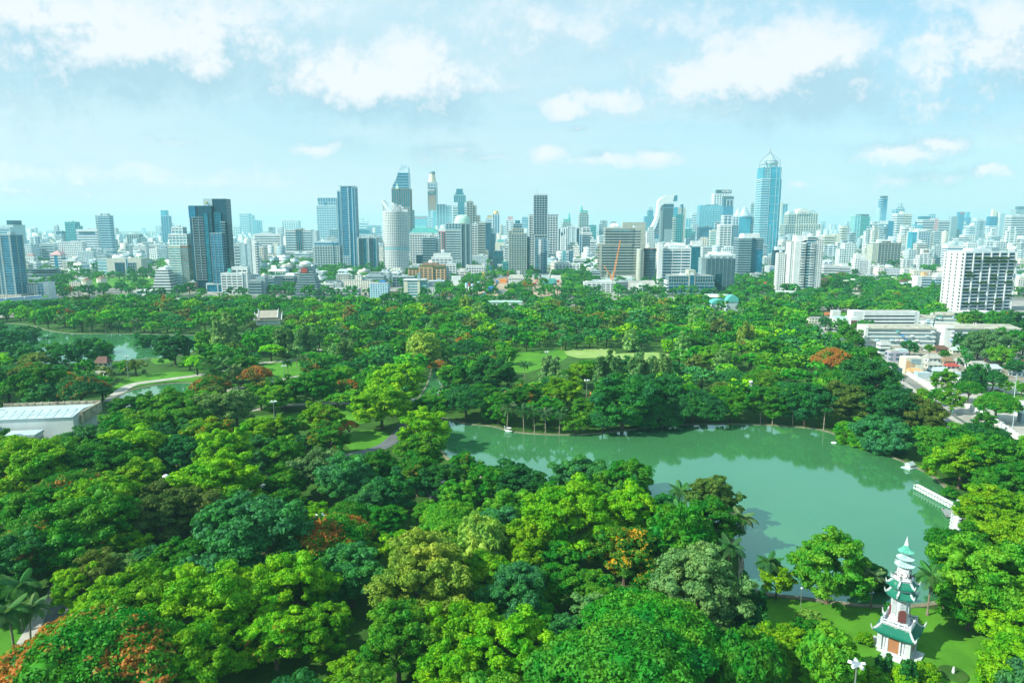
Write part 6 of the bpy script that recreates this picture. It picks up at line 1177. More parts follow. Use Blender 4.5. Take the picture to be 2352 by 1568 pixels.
bld('z6',840,928,1135,1235,'grey low block right of the banded glass office',[(0,1,0,1,0,1,Fc(F1,LG_))],k=.6,name='low_building')
bld('z6',850,962,1210,1310,'white and glass low office before the grey block',[(0,.45,0,1,0,1,('M',WHITE,'end_wall')),(.45,1,.05,1,0,.92,Bn(WHITE,GB,5,.35))],k=.6,name='low_building')
bld('z6',700,945,1325,1352,'long white low roofs behind the red-roofed temple',[(0,1,0,1,0,1,Fc(F2,W_))],k=.3,name='low_building',plant=False)
bld('z6',720,855,1290,1325,'white pavilion roof with a dish, near the banded glass office',[(0,1,0,1,0,1,Fc(F2,W_))],k=.4,name='low_building')
# sports pavilion with blue walls, teal vaults
r,w,D,H=bld('z6',270,598,1500,1562,'white-roofed pavilion with bright blue walls',[(0,1,0,1,0,.72,('M',BLUE,'wall'))],k=.5,rot=-10,name='pavilion',plant=False); MB().prism([(-w*.52,-1),(w*.52,-1),(w*.52,D+1),(-w*.52,D+1)],H*.72,H,top=.86,dy=D*.06).build('roof',WHITE,r)
def vault(reg,x0,x1,yt,yb,label,rm,k=.8):
    (u0,vt),(u1,vb)=zc(reg,x0,yt),zc(reg,x1,yb); cx,d,w,D,H=fit(u0,u1,vt,vb,k,0); root=tag(empty('vaulted_hall',(cx,d,0)),label,'building'); MB().box(-w/2+.6,w/2-.6,.6,D-.6,0,H*.62).build('wall',LGREY,root); m=MB(); arch(m,0,w/2,H*.42,0,D,H*.58); m.build('vaulted_roof',rm,root)
vault('m',1663,1697,678,716,'teal barrel-vaulted hall, taller one at the park edge',TEALR); vault('m',1626,1672,688,712,'teal low barrel-vaulted hall left of the taller one',TEALR)
# --- far right
bld('z6',1405,1475,1330,1440,'orange brick box building right of the white condominium',('M',TAN,'wall'),k=.7,name='low_building'); bpy.context.view_layer
bld('z6',1475,1560,1372,1430,'dark red low building beside the orange brick box',('M',ROOFR,'wall'),k=.6,name='low_building')
bld('z7',415,628,282,620,'teal-green glass tower with pale left face, right skyline',[(0,.36,0,1,0,1,V(GREENR,GL,7,.8)),(.36,1,.02,1,0,.95,Bn(TEALR,GG,6,.3)),(.3,.95,.1,.9,.95,1.04,('M',DGREY,'crown'))],k=.6,plant=False)
bld('z7',708,820,66,520,'slim black-blue slab skyscraper on the right skyline',[(0,.2,0,1,0,.72,('M',SILVER,'lower_fin')),(.16,.38,-.02,1,0,.93,Bn(SILVER,GB,6,.3)),(.36,1,0,1,0,.94,('M',GB,'dark_face')),(.3,1,0,1,.95,1,('M',DGREY,'crown'))],k=.7,plant=False,name='skyscraper')
r,w,D,H=bld('z7',875,1012,180,560,'pale blue tower with a comb-like crown and central fin',[(0,1,0,1,0,.92,G(SILVER,GB,7,7,.3,1)),(.1,1,.2,.8,.92,.96,('M',SILVER,'upper_deck')),(.3,1.0,.2,.8,.985,1.0,('M',SILVER,'top_deck')),(.55,.68,-.02,1,.0,1.09,('M',GREY,'central_fin'),'x')],k=.7,plant=False)
bld('z7',878,1092,262,600,'cream twin-lobed tower of tightly stacked bands',[(0,.42,0,1,0,1,Bn(WHITE,GW,5,.55)),(.42,.55,.1,1,0,1.06,('M',CREAM,'core'),'x'),(.55,1,0,1,0,.99,Bn(CREAM,GW,5,.55))],k=.6,plant=False,name='residential_tower')
bld('z7',575,700,410,620,'grey gridded block right of the teal-green glass tower',[(0,.6,0,1,0,1,G(LGREY,GD,5,5,.4,1)),(.6,1,.04,1,0,1.12,G(LGREY,GD,5,6,.4,1.4))],k=.5)
bld('z7',690,822,385,620,'dark grey stepped office before the cream twin tower',[(0,.5,0,1,0,1,G(GREY,GD,5,6,.35,1.4)),(.5,1,.05,1,0,.9,Bn(GREY,GD,5,.4))],k=.5)
r,w,D,H=bld('z7',815,897,343,620,'flat navy slab with a white name panel at its left',[(0,1,0,1,0,1,('M',GB,'wall'))],k=.5,plant=False); part_box('name_panel',r,-w*1.9,-w*.5,0,3,H*.86,H,WHITE)
r,w,D,H=bld('z7',500,592,530,640,'small grey-blue apartment tower left of the unfinished frame',Fc(F5,(.6,.68,.72)),k=.7)
r,w,D,H=bld('z7',600,978,590,838,'unfinished concrete frame building with open dark floors',[(0,.2,0,1,0,.95,('M',BEIGE,'end_wall')),(.2,1,0,1,0,1,G(BEIGE,DGREY,6,9,.22,.9)),(.22,.75,.3,.6,1,1.16,('M',WHITE,'sign_panel'),'x')],k=.4,name='unfinished_building')
bld('z7',565,632,638,770,'beige block attached left of the unfinished frame',('M',BEIGE,'wall'),k=.7,plant=False)
bld('z7',255,480,598,830,'pale blue stepped apartment block, right middle',[(0,.3,0,1,0,.75,Fc(F1,(.62,.74,.78))),(.3,1,.05,1,0,1,Fc(F1,(.62,.74,.78)))],k=.6,name='apartment_block')
bld('z7',95,305,500,690,'cream office with window bands left on the right skyline',[(0,.6,0,1,0,1,Bn(CREAM,GW,6,.6)),(.6,1,.05,1,0,1.05,('M',CREAM,'plain_wall'))],k=.5)
bld('z7',295,425,402,640,'cream banded tower with hazy right side',[(0,.5,0,1,0,1,Bn(CREAM,GW,6,.55)),(.5,1,.05,1,0,.92,Fc(F1,LG_))],k=.6)
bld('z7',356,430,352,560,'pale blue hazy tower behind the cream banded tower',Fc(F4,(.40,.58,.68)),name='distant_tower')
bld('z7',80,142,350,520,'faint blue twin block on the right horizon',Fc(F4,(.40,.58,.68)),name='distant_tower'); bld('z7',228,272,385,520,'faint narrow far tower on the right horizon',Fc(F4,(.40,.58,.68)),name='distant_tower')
bld('z7',1133,1310,330,600,'dark stepped-top tower behind the wide banded slab',[(0,1,0,1,0,.92,('M',GB,'wall')),(.15,.95,.1,.9,.92,1.14,('M',GT,'crown'),'x')],k=.6,plant=False)
bld('z7',1157,1515,330,620,'wide white banded slab with a dark maroon joint',[(0,.42,0,1,0,1,Bn(WHITE,GD,6,.45)),(.42,.58,-.01,1,0,1.03,('M',PINK,'joint')),(.58,1,0,1,0,.98,Bn(WHITE,GD,6,.45))],k=.35)
bld('z7',1500,1645,295,610,'plain slate grey slab with a small white sign',[(0,.62,0,1,0,1,('M',GREY,'wall')),(.62,1,.05,1,0,.55,('M',DGREY,'lower_wall')),(.2,.4,-.03,.05,.22,.27,('M',WHITE,'small_sign'))],k=.5)
bld('z7',1258,1356,266,560,'pale blue drum-topped tower above the banded slab',[(0,1,0,1,0,1,G(LGREY,GB2,6,6,.3,1))],k=.7)
bld('z7',1592,1680,245,560,'deep blue glass tower with a red sign, left of a faceted pair',[(0,1,0,1,0,1,('M',GB,'wall')),(.1,.9,-.02,.05,.93,.98,('M',RED,'sign'))],k=.7,plant=False)
r,w,D,H=bld('z7',1680,1756,245,540,'deep blue faceted glass tower, right of the pair',[(0,1,0,1,0,.8,('M',GB,'wall')),(.1,.7,.1,.9,.8,1,('M',GB2,'top_facet'))],k=.7,plant=False)
bld('z7',1770,1900,315,560,'pale round-fronted banded tower right of the blue pair',Bn(WHITE,GB,6,.55),k=.7)
bld('z7',1620,1770,355,540,'cream ziggurat-topped apartment tower before the blue pair',[(0,1,0,1,0,.7,Bn(CREAM,GW,5,.5)),(.3,.9,.1,.9,.7,1,Bn(CREAM,GW,5,.5))],k=.6,name='residential_tower')
bld('z7',1700,1852,370,620,'white tower with dark glass strips and arched crown',[(0,.5,0,1,0,.9,Bn(WHITE,GB,5,.5)),(.5,.85,-.02,1,0,.95,V(WHITE,GD,6,1.5)),(.3,.8,.1,.9,.9,1,('M',WHITE,'arched_crown'))],k=.6)
bld('z7',1560,1815,500,640,'white low-rise complex in front of the arched-crown tower',[(0,.6,0,1,0,.8,Fc(F2,W_)),(.35,1,.1,1,0,1,Fc(F1,W_))],k=.5)
bld('z7',1360,1515,515,625,'plain white blocky building among lower roofs',('M',WHITE,'wall'),k=.6)
bld('z7',940,1100,410,650,'white banded stepped tower, upper left tier',[(0,.35,0,1,0,.68,Bn(WHITE,GD,5.4,.5)),(.35,1,.05,1,0,1,Bn(WHITE,GD,5.4,.5))],k=.6)
bld('z7',1090,1222,385,640,'pale glass wing behind the white banded stepped tower',[(0,1,0,1,0,1,('M',GL,'wall'))],k=.5)
bld('z7',1052,1302,445,745,'blue and white apartment tower with a plain white spine',[(0,.24,0,1,0,.93,('M',GB2,'blue_glass')),(.24,.34,-.02,1,0,.98,('M',WHITE,'white_spine')),(.34,1,.02,1,0,.95,G(LGREY,GB,5,7,.35,1.5)),(.3,.7,.2,.8,.95,1.03,('M',WHITE,'penthouse'),'x')],k=.5,name='residential_tower')
bld('z7',1320,1435,620,790,'grey-beige flat office below the slate slab',Fc(F1,LG_),k=.5); bld('z7',1330,1430,750,835,'dark slate low block beside the white hillside flats',('M',DGREY,'wall'),k=.5,name='low_building',plant=False)
r,w,D,H=bld('z7',1120,1340,720,865,'white stepped hotel topped by a brown butterfly-shaped sign',[(0,1,0,1,0,.7,Fc(F5,W_)),(.1,.9,.1,.9,.7,1,Fc(F5,W_)),(.25,.8,.2,.5,1,1.45,('M',WHITE,'sign_wall'),'x')],k=.6,name='hotel',plant=False)
m=MB(); m.add([(-w*.14,D*.18,H*1.42),(0,D*.18,H*1.30),(w*.16,D*.18,H*1.42),(w*.18,D*.18,H*1.16),(0,D*.18,H*1.24),(-w*.15,D*.18,H*1.16)],[(0,5,4,1),(1,4,3,2)]); m.build('butterfly_sign',BROWN,r,(w*.02,-.6,0))
bld('z7',975,1120,770,865,'white low apartments left of the butterfly-sign hotel',[(0,.6,0,1,0,1,Fc(F5,W_)),(.6,1,.1,1,0,.8,Fc(F5,W_))],k=.6,name='apartment_block')
bld('z7',430,648,770,960,'white stepped apartment tower, brightest left of the unfinished frame',[(0,.32,0,1,0,1.0,Fc(F1,W_)),(.32,.85,.04,1,0,.92,Fc(F3,W_)),(.85,1,0,1,0,.95,('M',WHITE,'end_wall')),(.05,.28,.2,.8,1,1.3,('M',WHITE,'stair_tower'),'x'),(.3,.7,.2,.8,.92,1.15,('M',WHITE,'penthouse'),'x')],k=.5,name='apartment_block')
bld('z7',96,290,840,975,'white gabled apartments with banded balconies',[(0,1,0,1,0,1,Bn(WHITE,GW,4.4,.55))],k=.4,name='apartment_block',plant=False); bld('z7',272,420,850,975,'white balcony flats right of the gabled apartments',[(0,1,0,1,0,1,Bn(WHITE,GW,4.4,.5)),(.2,.8,.2,.8,1,1.25,('M',WHITE,'gable'),'x')],k=.4,name='apartment_block',plant=False)
bld('z7',672,970,862,975,'cream and white flats with scattered dark windows',[(0,.28,0,1,0,1,Fc(F1,(.80,.74,.70))),(.28,1,.1,1,0,.95,Fc(F3,(.72,.79,.85))),(.5,.7,.2,.8,.95,1.2,('M',WHITE,'stair_block'),'x')],k=.5,name='apartment_block')
bld('z7',965,1160,878,990,'white and cream terraces with flat green roofs',[(0,.5,0,1,0,.95,Fc(F1,W_)),(.5,1,.1,1,0,1,Fc(F1,(.76,.74,.62)))],k=.6,name='apartment_block')
bld('z7',1075,1320,895,1010,'cream terraced house row before the hillside trees',Fc(F1,(.72,.70,.60)),k=.5,name='apartment_block')
bld('z7',1105,1330,955,1140,'white corner block with stacked glass balconies',[(0,.3,0,1,0,1,('M',WHITE,'end_wall')),(.3,.92,.03,1,0,.97,Bn(WHITE,GB,4.3,.42)),(.45,.7,.2,.8,1,1.2,('M',TAN,'roof_house'),'x')],k=.6,name='apartment_block',plant=False)
bld('z7',1330,1475,968,1110,'lower banded wing right of the glass-balcony corner block',Bn(WHITE,GB,4.3,.42),k=.6,name='apartment_block')
bld('z7',515,830,955,1005,'long white flat-roofed row beneath the scattered-window flats',Fc(F2,W_),k=.3,name='low_building')
bld('z7',1432,1665,622,860,'white tower behind the big gridded tower at right',[(0,1,0,1,0,1,Bn(WHITE,GB,4.6,.6))],k=.6,name='residential_tower')
# the big white frame tower at the right edge
def frame_tower():
    r,w,D,H=bld('z7',1452,2235,702,1352,'big white gridded tower with plants on its dark balconies',[(.02,.98,.02,1,0,1,('M',GD,'dark_recess'))],k=.36,rot=13,name='gridded_tower',plant=False); cnt={}
    n=17; f=H/n; nb=6
    me=boxmesh('floor_band',w+1.2,D+1.2,f*.30,WHITE); repeat('floor_band',me,[(0,D/2,i*f) for i in range(n+1)],r,None,cnt)
    me=boxmesh('pier',1.5,1.6,H+1.2,WHITE); repeat('pier',me,[(-w/2+i*w/nb,-.4,0) for i in range(nb+1)],r,None,cnt)
    me=boxmesh('pier',1.6,1.5,H+1.2,WHITE); repeat('pier',me,[(-w/2-.4,D*j/7,0) for j in range(1,8)],r,None,cnt); repeat('pier',me,[(w/2+.4,D*j/5,0) for j in range(1,6)],r,None,cnt)
    me=boxmesh('side_wall_panel',.5,D/7*.62,f*.98,WHITE); repeat('side_wall_panel',me,[(-w/2-.28,D*(j+.5)/7,i*f+.2) for j in (1,3,5) for i in range(n)],r,None,cnt)
    part_box('roof',r,-w/2+1,w/2-1,1,D-1,H+f*.3,H+f*.3+.9,LGREY); part_box('penthouse',r,-w*.25,w*.12,D*.3,D*.8,H+f*.5,H+f*1.3,WHITE); part_box('penthouse',r,w*.12,w*.28,D*.3,D*.8,H+f*.5,H+f*1.2,GREY)
    for i in range(34):
        c=rnd.randint(0,nb-1); l=rnd.randint(1,n-2)
        if i<7: l=14 if i>2 else 15; c=min(nb-1,2+i%4)
        s=rnd.uniform(.16,.30); o=link('balcony_plant',rnd.choice(PROTO['bush',True]),r,(-w/2+(c+rnd.uniform(.25,.75))*w/nb,-1.1,l*f+f*.35)); o.scale=(s*2.2,s*.8,s); o.color=(.05,.16,.03,0)
    bld('z7',1440,2000,1352,1395,'white stepped entrance podium of the big gridded tower',[(0,1,0,1,0,1,('M',WHITE,'wall'))],k=.3,name='podium',plant=False)
frame_tower()
r,w,D,H=bld('z7',2128,2400,282,640,'white striped tower flaring outward at its curved left base',Bn(WHITE,GD,6.5,.48),k=.5)
for i in range(9):
    t=i/9; e=(1-t)**2.2*w*.22; z=i*H*.045; part_box('flared_floor',r,-w/2-e,-w/2,-1,D*.8,z,z+H*.022,WHITE)
bld('z7',2022,2138,236,600,'plain white slab tower left of the flaring striped tower',[(0,.25,0,1,0,.96,('M',WHITE,'narrow_face')),(.25,1,.03,1,0,.93,('M',SILVER,'wide_face'))],k=.7,plant=False); bld('z7',1922,2045,278,600,'blue-topped white banded tower with a cream cap',[(0,1,0,1,0,.62,G(WHITE,GB,5.5,8,.5,1)),(0,1,.05,1,.62,.95,('M',GB,'blue_top')),(.4,.9,.2,.8,.95,1.2,('M',CREAM,'cap'),'x')],k=.6,plant=False)
r,w,D,H=bld('z7',2180,2400,195,600,'unfinished dark tower top with a crane behind the striped tower',[(0,1,0,1,0,.95,('M',GREY,'wall')),(.25,.8,.2,.8,.95,1.03,('M',DGREY,'formwork'),'x')],k=.6,name='unfinished_tower',plant=False)
m=MB(); m.tube([(0,0,0),(0,0,22)],.8,4); m.tube([(0,0,12),(34,0,42)],.6,4); m.tube([(0,0,14),(-12,0,20)],.6,4); m.build('tower_crane',STEEL,r,(0,D*.4,H*1.03))
bld('z7',2185,2400,630,740,'white terraced villas right behind the gridded tower',[(0,1,0,1,0,.8,Bn(WHITE,GW,4.6,.5)),(.2,1,.2,1,.8,1,Bn(WHITE,GW,4.6,.5))],k=.6,name='apartment_block')
bld('z7',2235,2400,960,1160,'pale hotel-like block at the right edge behind the gridded tower',[(0,1,0,1,0,.85,Fc(F1,(.72,.72,.70))),(.1,.9,.1,.9,.85,1,('M',CREAM,'hipped_roof'))],k=.7,name='apartment_block')
bld('z7',2260,2400,760,870,'cream villa roofs at the far right edge',[(0,1,0,1,0,.8,Fc(F1,C_)),(.1,.9,.1,.9,.8,1,('M',CREAM,'roof'))],k=.7,name='house')
def reparent(ch_, par):     # make a part of the same thing a sub-part, keeping its place
    ch_.parent = par; ch_.matrix_parent_inverse = Matrix.LocRotScale(par.location, par.rotation_euler, par.scale).inverted()
# ------------------------------------------------------------------ clock pagoda
def pg(X, Y): return 1923.6+X*.19776, 1217.3+Y*.19776
pN, pL, pR = at(*pg(790, 1502)), at(*pg(372, 1345)), at(*pg(998, 1425))
side = ((pN-pL).length+(pN-pR).length)/2; ang = math.atan2((pN-pL).y, (pN-pL).x)
pc = (pL+pR)/2; HP = z_at(pc.x, pc.y, pg(0, 72)[1]); hs = side/2
PWHITE = matte('pagoda_white', (.56,.62,.66), var=.25, scale=.5, bump=.15)
def tile_mat(name, c1, c2, n=2.6):
    m, nt, b = new_mat(name); s, z, up = wallcoord(nt); w = N(nt, 'ShaderNodeTexWave', inp={'Scale': n, 'Distortion': .4}); 
    cb = nt.nodes.new('ShaderNodeCombineXYZ'); nt.links.new(s, cb.inputs[0]); nt.links.new(cb.outputs[0], w.inputs['Vector'])
    t = nt.nodes.new('ShaderNodeTexCoord'); nn = N(nt, 'ShaderNodeTexNoise', inp={'Scale': 1.2, 'Detail': 5.0}); nt.links.new(t.outputs['Object'], nn.inputs['Vector'])
    c = mixc(nt, smooth(nt, w.outputs['Fac'], .35, .65), c1, c2); c = mixc(nt, smooth(nt, nn.outputs['Fac'], .58, .75), c, (.30,.45,.36)); nt.links.new(c, b.inputs['Base Color']); b.inputs['Roughness'].default_value = .35
    bp = N(nt, 'ShaderNodeBump', inp={'Strength': .8, 'Distance': .2}); nt.links.new(w.outputs['Fac'], bp.inputs['Height']); nt.links.new(bp.outputs[0], b.inputs['Normal']); return m
GTILE = tile_mat('green_roof_tiles', (.008,.20,.13), (.03,.36,.24)); OTILE = tile_mat('orange_roof_tiles', (.50,.13,.03), (.75,.26,.06), 2.0)
root = tag(empty('clock_pagoda', (pc.x, pc.y, 0), ang), 'white Chinese clock pagoda with green tiled roofs by the lake', 'pagoda')
def box4(name, h, z0, z1, mat): return MB().box(-h, h, -h, h, z0*HP, z1*HP).build(name, mat, root)
box4('plinth', hs, 0, .012, PWHITE); box4('plinth_step', hs*.95, .012, .028, PWHITE); wh = hs*.87; box4('lower_wall', wh, .028, .20, PWHITE)
me = boxmesh('corner_pilaster', 1.0, 1.0, HP*.17, PWHITE)
for a in range(4):
    ca, sa = math.cos(a*math.pi/2), math.sin(a*math.pi/2); link('corner_pilaster', me, root, ((wh)*(ca-sa), (wh)*(sa+ca), HP*.03))
LAT = matte('lattice_grey', (.24,.31,.35), var=.5, scale=2.5); DOOR = matte('wooden_door', (.36,.17,.08)); DARKD = matte('dark_doorway', (.16,.05,.05))
def face_items(k, nface, rad, z0, fn):   # run fn in the frame of face k
    a = k*2*math.pi/nface; fn(a, rad)
for k in range(4):
    a = k*math.pi/2-math.pi/2
    def P(x, y, z, a=a): return (x*math.cos(a+math.pi/2)+y*math.cos(a), x*math.sin(a+math.pi/2)+y*math.sin(a), z)
    rz = a+math.pi/2
    lp = link('lattice_panel', boxmesh('lattice_panel', wh*.62, .16, HP*.12, LAT), root, P(0, wh+.02, HP*.062), rz)
    for i in range(5):
        for j in range(5): pass
    g = MB()
    for i in range(7): g.box(-wh*.31+i*wh*.62/6-.07, -wh*.31+i*wh*.62/6+.07, -.16, .16, 0, HP*.12)
    for j in range(8): g.box(-wh*.31, wh*.31, -.14, .14, j*HP*.12/7-.06, j*HP*.12/7+.06)
    reparent(g.build('lattice_screen', PWHITE, root, P(0, wh+.05, HP*.062), rz), lp)
    for s in (-1, 1):
        f = MB()
        for (xa, xb, za, zb) in ((-.6, .6, 0, .25), (-.6, .6, HP*.13, HP*.13+.25), (-.6, -.4, .25, HP*.13), (.4, .6, .25, HP*.13), (-.07, .07, .25, HP*.13)): f.box(xa*1.7, xb*1.7, -.12, .12, za, zb)
        f.build('panel_frame', LAT if False else PWHITE, root, P(s*wh*.66, wh+.1, HP*.04), rz)
    dr_ = link('door', boxmesh('door', 2.3, .2, 3.6, DOOR), root, P(0, wh+.22, HP*.03), rz); df = MB(); df.box(-1.5,-1.15,-.2,.25,0,3.8).box(1.15,1.5,-.2,.25,0,3.8); arch(df, 0, 1.5, 1.3, -.1, .2, 3.75, 10); reparent(df.build('door_frame', PWHITE, root, P(0, wh+.26, HP*.03), rz), dr_)
    link('door_step', boxmesh('door_step', 4.2, 2.2, .5, PWHITE), root, P(0, hs+.9, 0), rz)
def eave(n, r_out, r_in, z0, z1, ph, horn=1.0, name='tiled_roof', mat=None):
    """curved tiled skirt roof on an n-gon with upturned white corners"""
    m = MB(); vs = []; fs = []; seg = 6; rows = 4
    for k in range(n):
        a0 = ph+2*math.pi*k/n; a1 = ph+2*math.pi*(k+1)/n
        base = len(vs)
        for j in range(rows+1):
            t = j/rows; r = r_out+(r_in-r_out)*t; z = z0+(z1-z0)*t**1.6
            for i in range(seg+1):
                s = i/seg; x = r*(math.cos(a0)*(1-s)+math.cos(a1)*s); y = r*(math.sin(a0)*(1-s)+math.sin(a1)*s); up = (abs(2*s-1)**3)*(1-t)**2*horn*HP*.014
                vs.append((x, y, z+up))
        for j in range(rows):
            for i in range(seg):
                b = base+j*(seg+1)+i; fs.append((b, b+1, b+seg+2, b+seg+1))
        b2 = len(vs)
        for i in range(seg+1): x, y, z = vs[base+i]; vs.append((x*.985, y*.985, z-.35))
        for i in range(seg): fs.append((base+i+1, base+i, b2+i, b2+i+1))
        b3 = len(vs); vs += [(r_in*math.cos(a0), r_in*math.sin(a0), z0-.35), (r_in*math.cos(a1), r_in*math.sin(a1), z0-.35)]; fs.append((b2, b3, b3+1, b2+seg))
    m.add(vs, fs); m.build(name, mat or GTILE, root)
    h = MB()
    for k in range(n):
        a = ph+2*math.pi*k/n; c, s = math.cos(a), math.sin(a)
        def Q(r, z, w): return [(c*r-s*w, s*r+c*w, z), (c*r+s*w, s*r-c*w, z)]
        zt = z0+horn*HP*.014
        pts = [(r_in, z1+.1, .16), ((r_in+r_out)/2, z0+(z1-z0)*.33+.25, .16), (r_out*.95, zt-.1, .13), (r_out*1.02, zt+HP*.012*horn, .13), (r_out*1.06, zt+HP*.030*horn, .05)]
        vs = []
        for (r, z, w) in pts: vs += Q(r, z+.25, w)+Q(r, z-.3 if r < r_out else z-.5, w)
        f = []
        for i in range(len(pts)-1):
            o = i*4; f += [(o, o+1, o+5, o+4), (o+2, o+6, o+7, o+3), (o, o+4, o+6, o+2), (o+1, o+3, o+7, o+5)]
        o = (len(pts)-1)*4; f.append((o, o+1, o+3, o+2)); MB().add(vs, f).build('hip_ridge', PWHITE, root)
def rail(n, r, z, ph, hgt=1.1):
    m = MB()
    for k in range(n):
        a0 = ph+2*math.pi*k/n; a1 = ph+2*math.pi*(k+1)/n; p0 = Vector((r*math.cos(a0), r*math.sin(a0), z)); p1 = Vector((r*math.cos(a1), r*math.sin(a1), z))
        m.tube([p0+Vector((0,0,hgt)), p1+Vector((0,0,hgt))], .16, 4); m.tube([p0+Vector((0,0,.35)), p1+Vector((0,0,.35))], .3, 4); q = max(3, int((p1-p0).length/1.2))
        for i in range(q+1):
            p = p0.lerp(p1, i/q); e = .22 if i % 3 == 0 else .12; m.box(p.x-e, p.x+e, p.y-e, p.y+e, z, z+hgt+(.35 if i % 3 == 0 else 0))
    m.build('balustrade', PWHITE, root)
q2 = math.sqrt(2)
eave(4, hs*1.30*q2, hs*.86*q2, HP*.185, HP*.245, math.pi/4, 1.25)
box4('roof_deck', hs*.86, .20, .25, PWHITE); rail(4, hs*.86*q2, HP*.25, math.pi/4)
rs_ = hs*.56; HX = math.pi/6+math.pi/2-ang-math.pi*.42
MB().lathe([(rs_*1.28, HP*.25), (rs_*1.28, HP*.272), (rs_*1.15, HP*.275), (rs_*1.15, HP*.30), (rs_*1.04, HP*.305), (rs_, HP*.32), (rs_*.93, HP*.57)], 6, ph=HX).build('hexagonal_shaft', PWHITE, root)
for k in range(6):
    a = HX+math.pi/6+k*math.pi/3; ap = rs_*.845; w6 = rs_*.96
    def P6(r, z, a=a): return (r*math.cos(a), r*math.sin(a), z)
    if k % 2: 
        m = MB(); m.box(-.85, .85, -.15, .15, 0, 2.2); arch(m, 0, .85, .9, -.15, .15, 2.2, 8); m.build('arched_doorway', DARKD, root, P6(ap+.35, HP*.285), a+math.pi/2)
        link('lattice_panel', boxmesh('lattice_panel', w6*.55, .16, HP*.10, LAT), root, P6(ap*.98, HP*.39), a+math.pi/2); zz, hh = .39, .10
    else: link('lattice_panel', boxmesh('lattice_panel', w6*.6, .16, HP*.15, LAT), root, P6(ap*.99, HP*.335), a+math.pi/2); zz, hh = .335, .15
    g = MB()
    for i in range(5): g.box(-w6*.3+i*w6*.6/4-.07, -w6*.3+i*w6*.6/4+.07, -.15, .15, 0, HP*hh)
    for j in range(9): g.box(-w6*.3, w6*.3, -.13, .13, j*HP*hh/8-.06, j*HP*hh/8+.06)
    g.build('lattice_screen', PWHITE, root, P6(ap+.12, HP*zz), a+math.pi/2)
eave(6, hs*1.02, hs*.66, HP*.50, HP*.548, HX, .95); MB().lathe([(hs*.66, HP*.53), (hs*.64, HP*.585)], 6, ph=HX).build('hexagonal_drum', PWHITE, root)
eave(6, hs*1.0, hs*.62, HP*.585, HP*.628, HX, .95); MB().lathe([(hs*.60, HP*.60), (hs*.60, HP*.632)], 6, ph=HX).build('hexagonal_drum', PWHITE, root); rail(6, hs*.60, HP*.632, HX, .8)
ch = hs*.335
MB().box(-ch, ch, -ch, ch, HP*.63, HP*.752).build('clock_cube', PWHITE, root)
CFACE = matte('clock_face', (.86,.86,.86), var=.03); BLK = matte('black_paint', (.02,.02,.02))
for k in range(4):
    a = k*math.pi/2; p = (math.cos(a)*(ch+.02), math.sin(a)*(ch+.02), HP*.69)
    m = MB(); m.lathe([(ch*.86, 0), (ch*.86, .12)], 24); cf = o = m.build('clock_face', CFACE, root, p); o.rotation_euler = (math.pi/2, 0, a+math.pi/2)
    m = MB(); pts = [(ch*.84*math.cos(t*math.pi/12), ch*.84*math.sin(t*math.pi/12), 0) for t in range(25)]; m.tube(pts, .04, 4)
    for t in range(12):
        q = t*math.pi/6; m.tube([(ch*.60*math.cos(q), ch*.60*math.sin(q), 0), (ch*.76*math.cos(q), ch*.76*math.sin(q), 0)], .055, 4)
    m.tube([(0, 0, .05), (-ch*.38, -ch*.12, .05)], .11, 4); m.tube([(0, 0, .05), (-ch*.1, -ch*.58, .05)], .08, 4)
    o = m.build('clock_marks', BLK, root, (math.cos(a)*(ch+.18), math.sin(a)*(ch+.18), HP*.69)); o.rotation_euler = (math.pi/2, 0, a+math.pi/2); reparent(o, cf)
RTILE = matte('pale_green_tiles', (.36,.56,.54), var=.25, scale=1.5); RT2 = matte('mid_green_tiles', (.10,.42,.33), var=.3, scale=1.5)
def fluted(r, r2, z0, z1, mat):
    n = 56; prof = [(r, 0), (r*.80, .16), (r*.55, .42), (r2*1.1, .8), (r2, 1)]; vs = []
    for pr_, t in prof:
        for i in range(n):
            a = 2*math.pi*i/n; rr = pr_*(1+(.035 if i % 2 else -.01)); vs.append((rr*math.cos(a), rr*math.sin(a), (z0+(z1-z0)*t)*HP+(.12 if i % 2 else 0)))
    fs = [(k*n+i, k*n+(i+1) % n, (k+1)*n+(i+1) % n, (k+1)*n+i) for k in range(len(prof)-1) for i in range(n)]+[tuple(range(n-1, -1, -1))]
    MB().add(vs, fs).build('round_roof', mat, root)
for (r, z0, z1, m_) in ((.60, .758, .80, RTILE), (.53, .815, .858, RTILE), (.47, .872, .925, RT2)):
    fluted(hs*r, hs*.16, z0, z1, m_)
MB().lathe([(hs*.26, HP*.75), (hs*.2, HP*.88)], 12).build('roof_core', PWHITE, root)
sp_pts = []
for i in range(9): z = .92+.08*i/9; r = hs*.14*(1-i/9.5); sp_pts += [(r, z*HP), (r*1.12, (z+.003)*HP), (r*.92, (z+.0085)*HP)]
sp_pts.append((.05, HP)); MB().lathe(sp_pts, 14).build('spire', PWHITE, root)
m = MB(); m.tube([(-ch, ch, HP*.75), (-ch*2.0, ch*1.5, HP*.755), (-ch*1.4, ch*1.2, HP*.70)], .1, 4); m.build('lamp_bracket', PWHITE, root)
# ------------------------------------------------------------------ other park buildings and furniture
def thing_at(name, u, v, label, cat, rz=0.0, group=None): p = at(u, v); return tag(empty(name, (p.x, p.y, 0), rz), label, cat, group), p
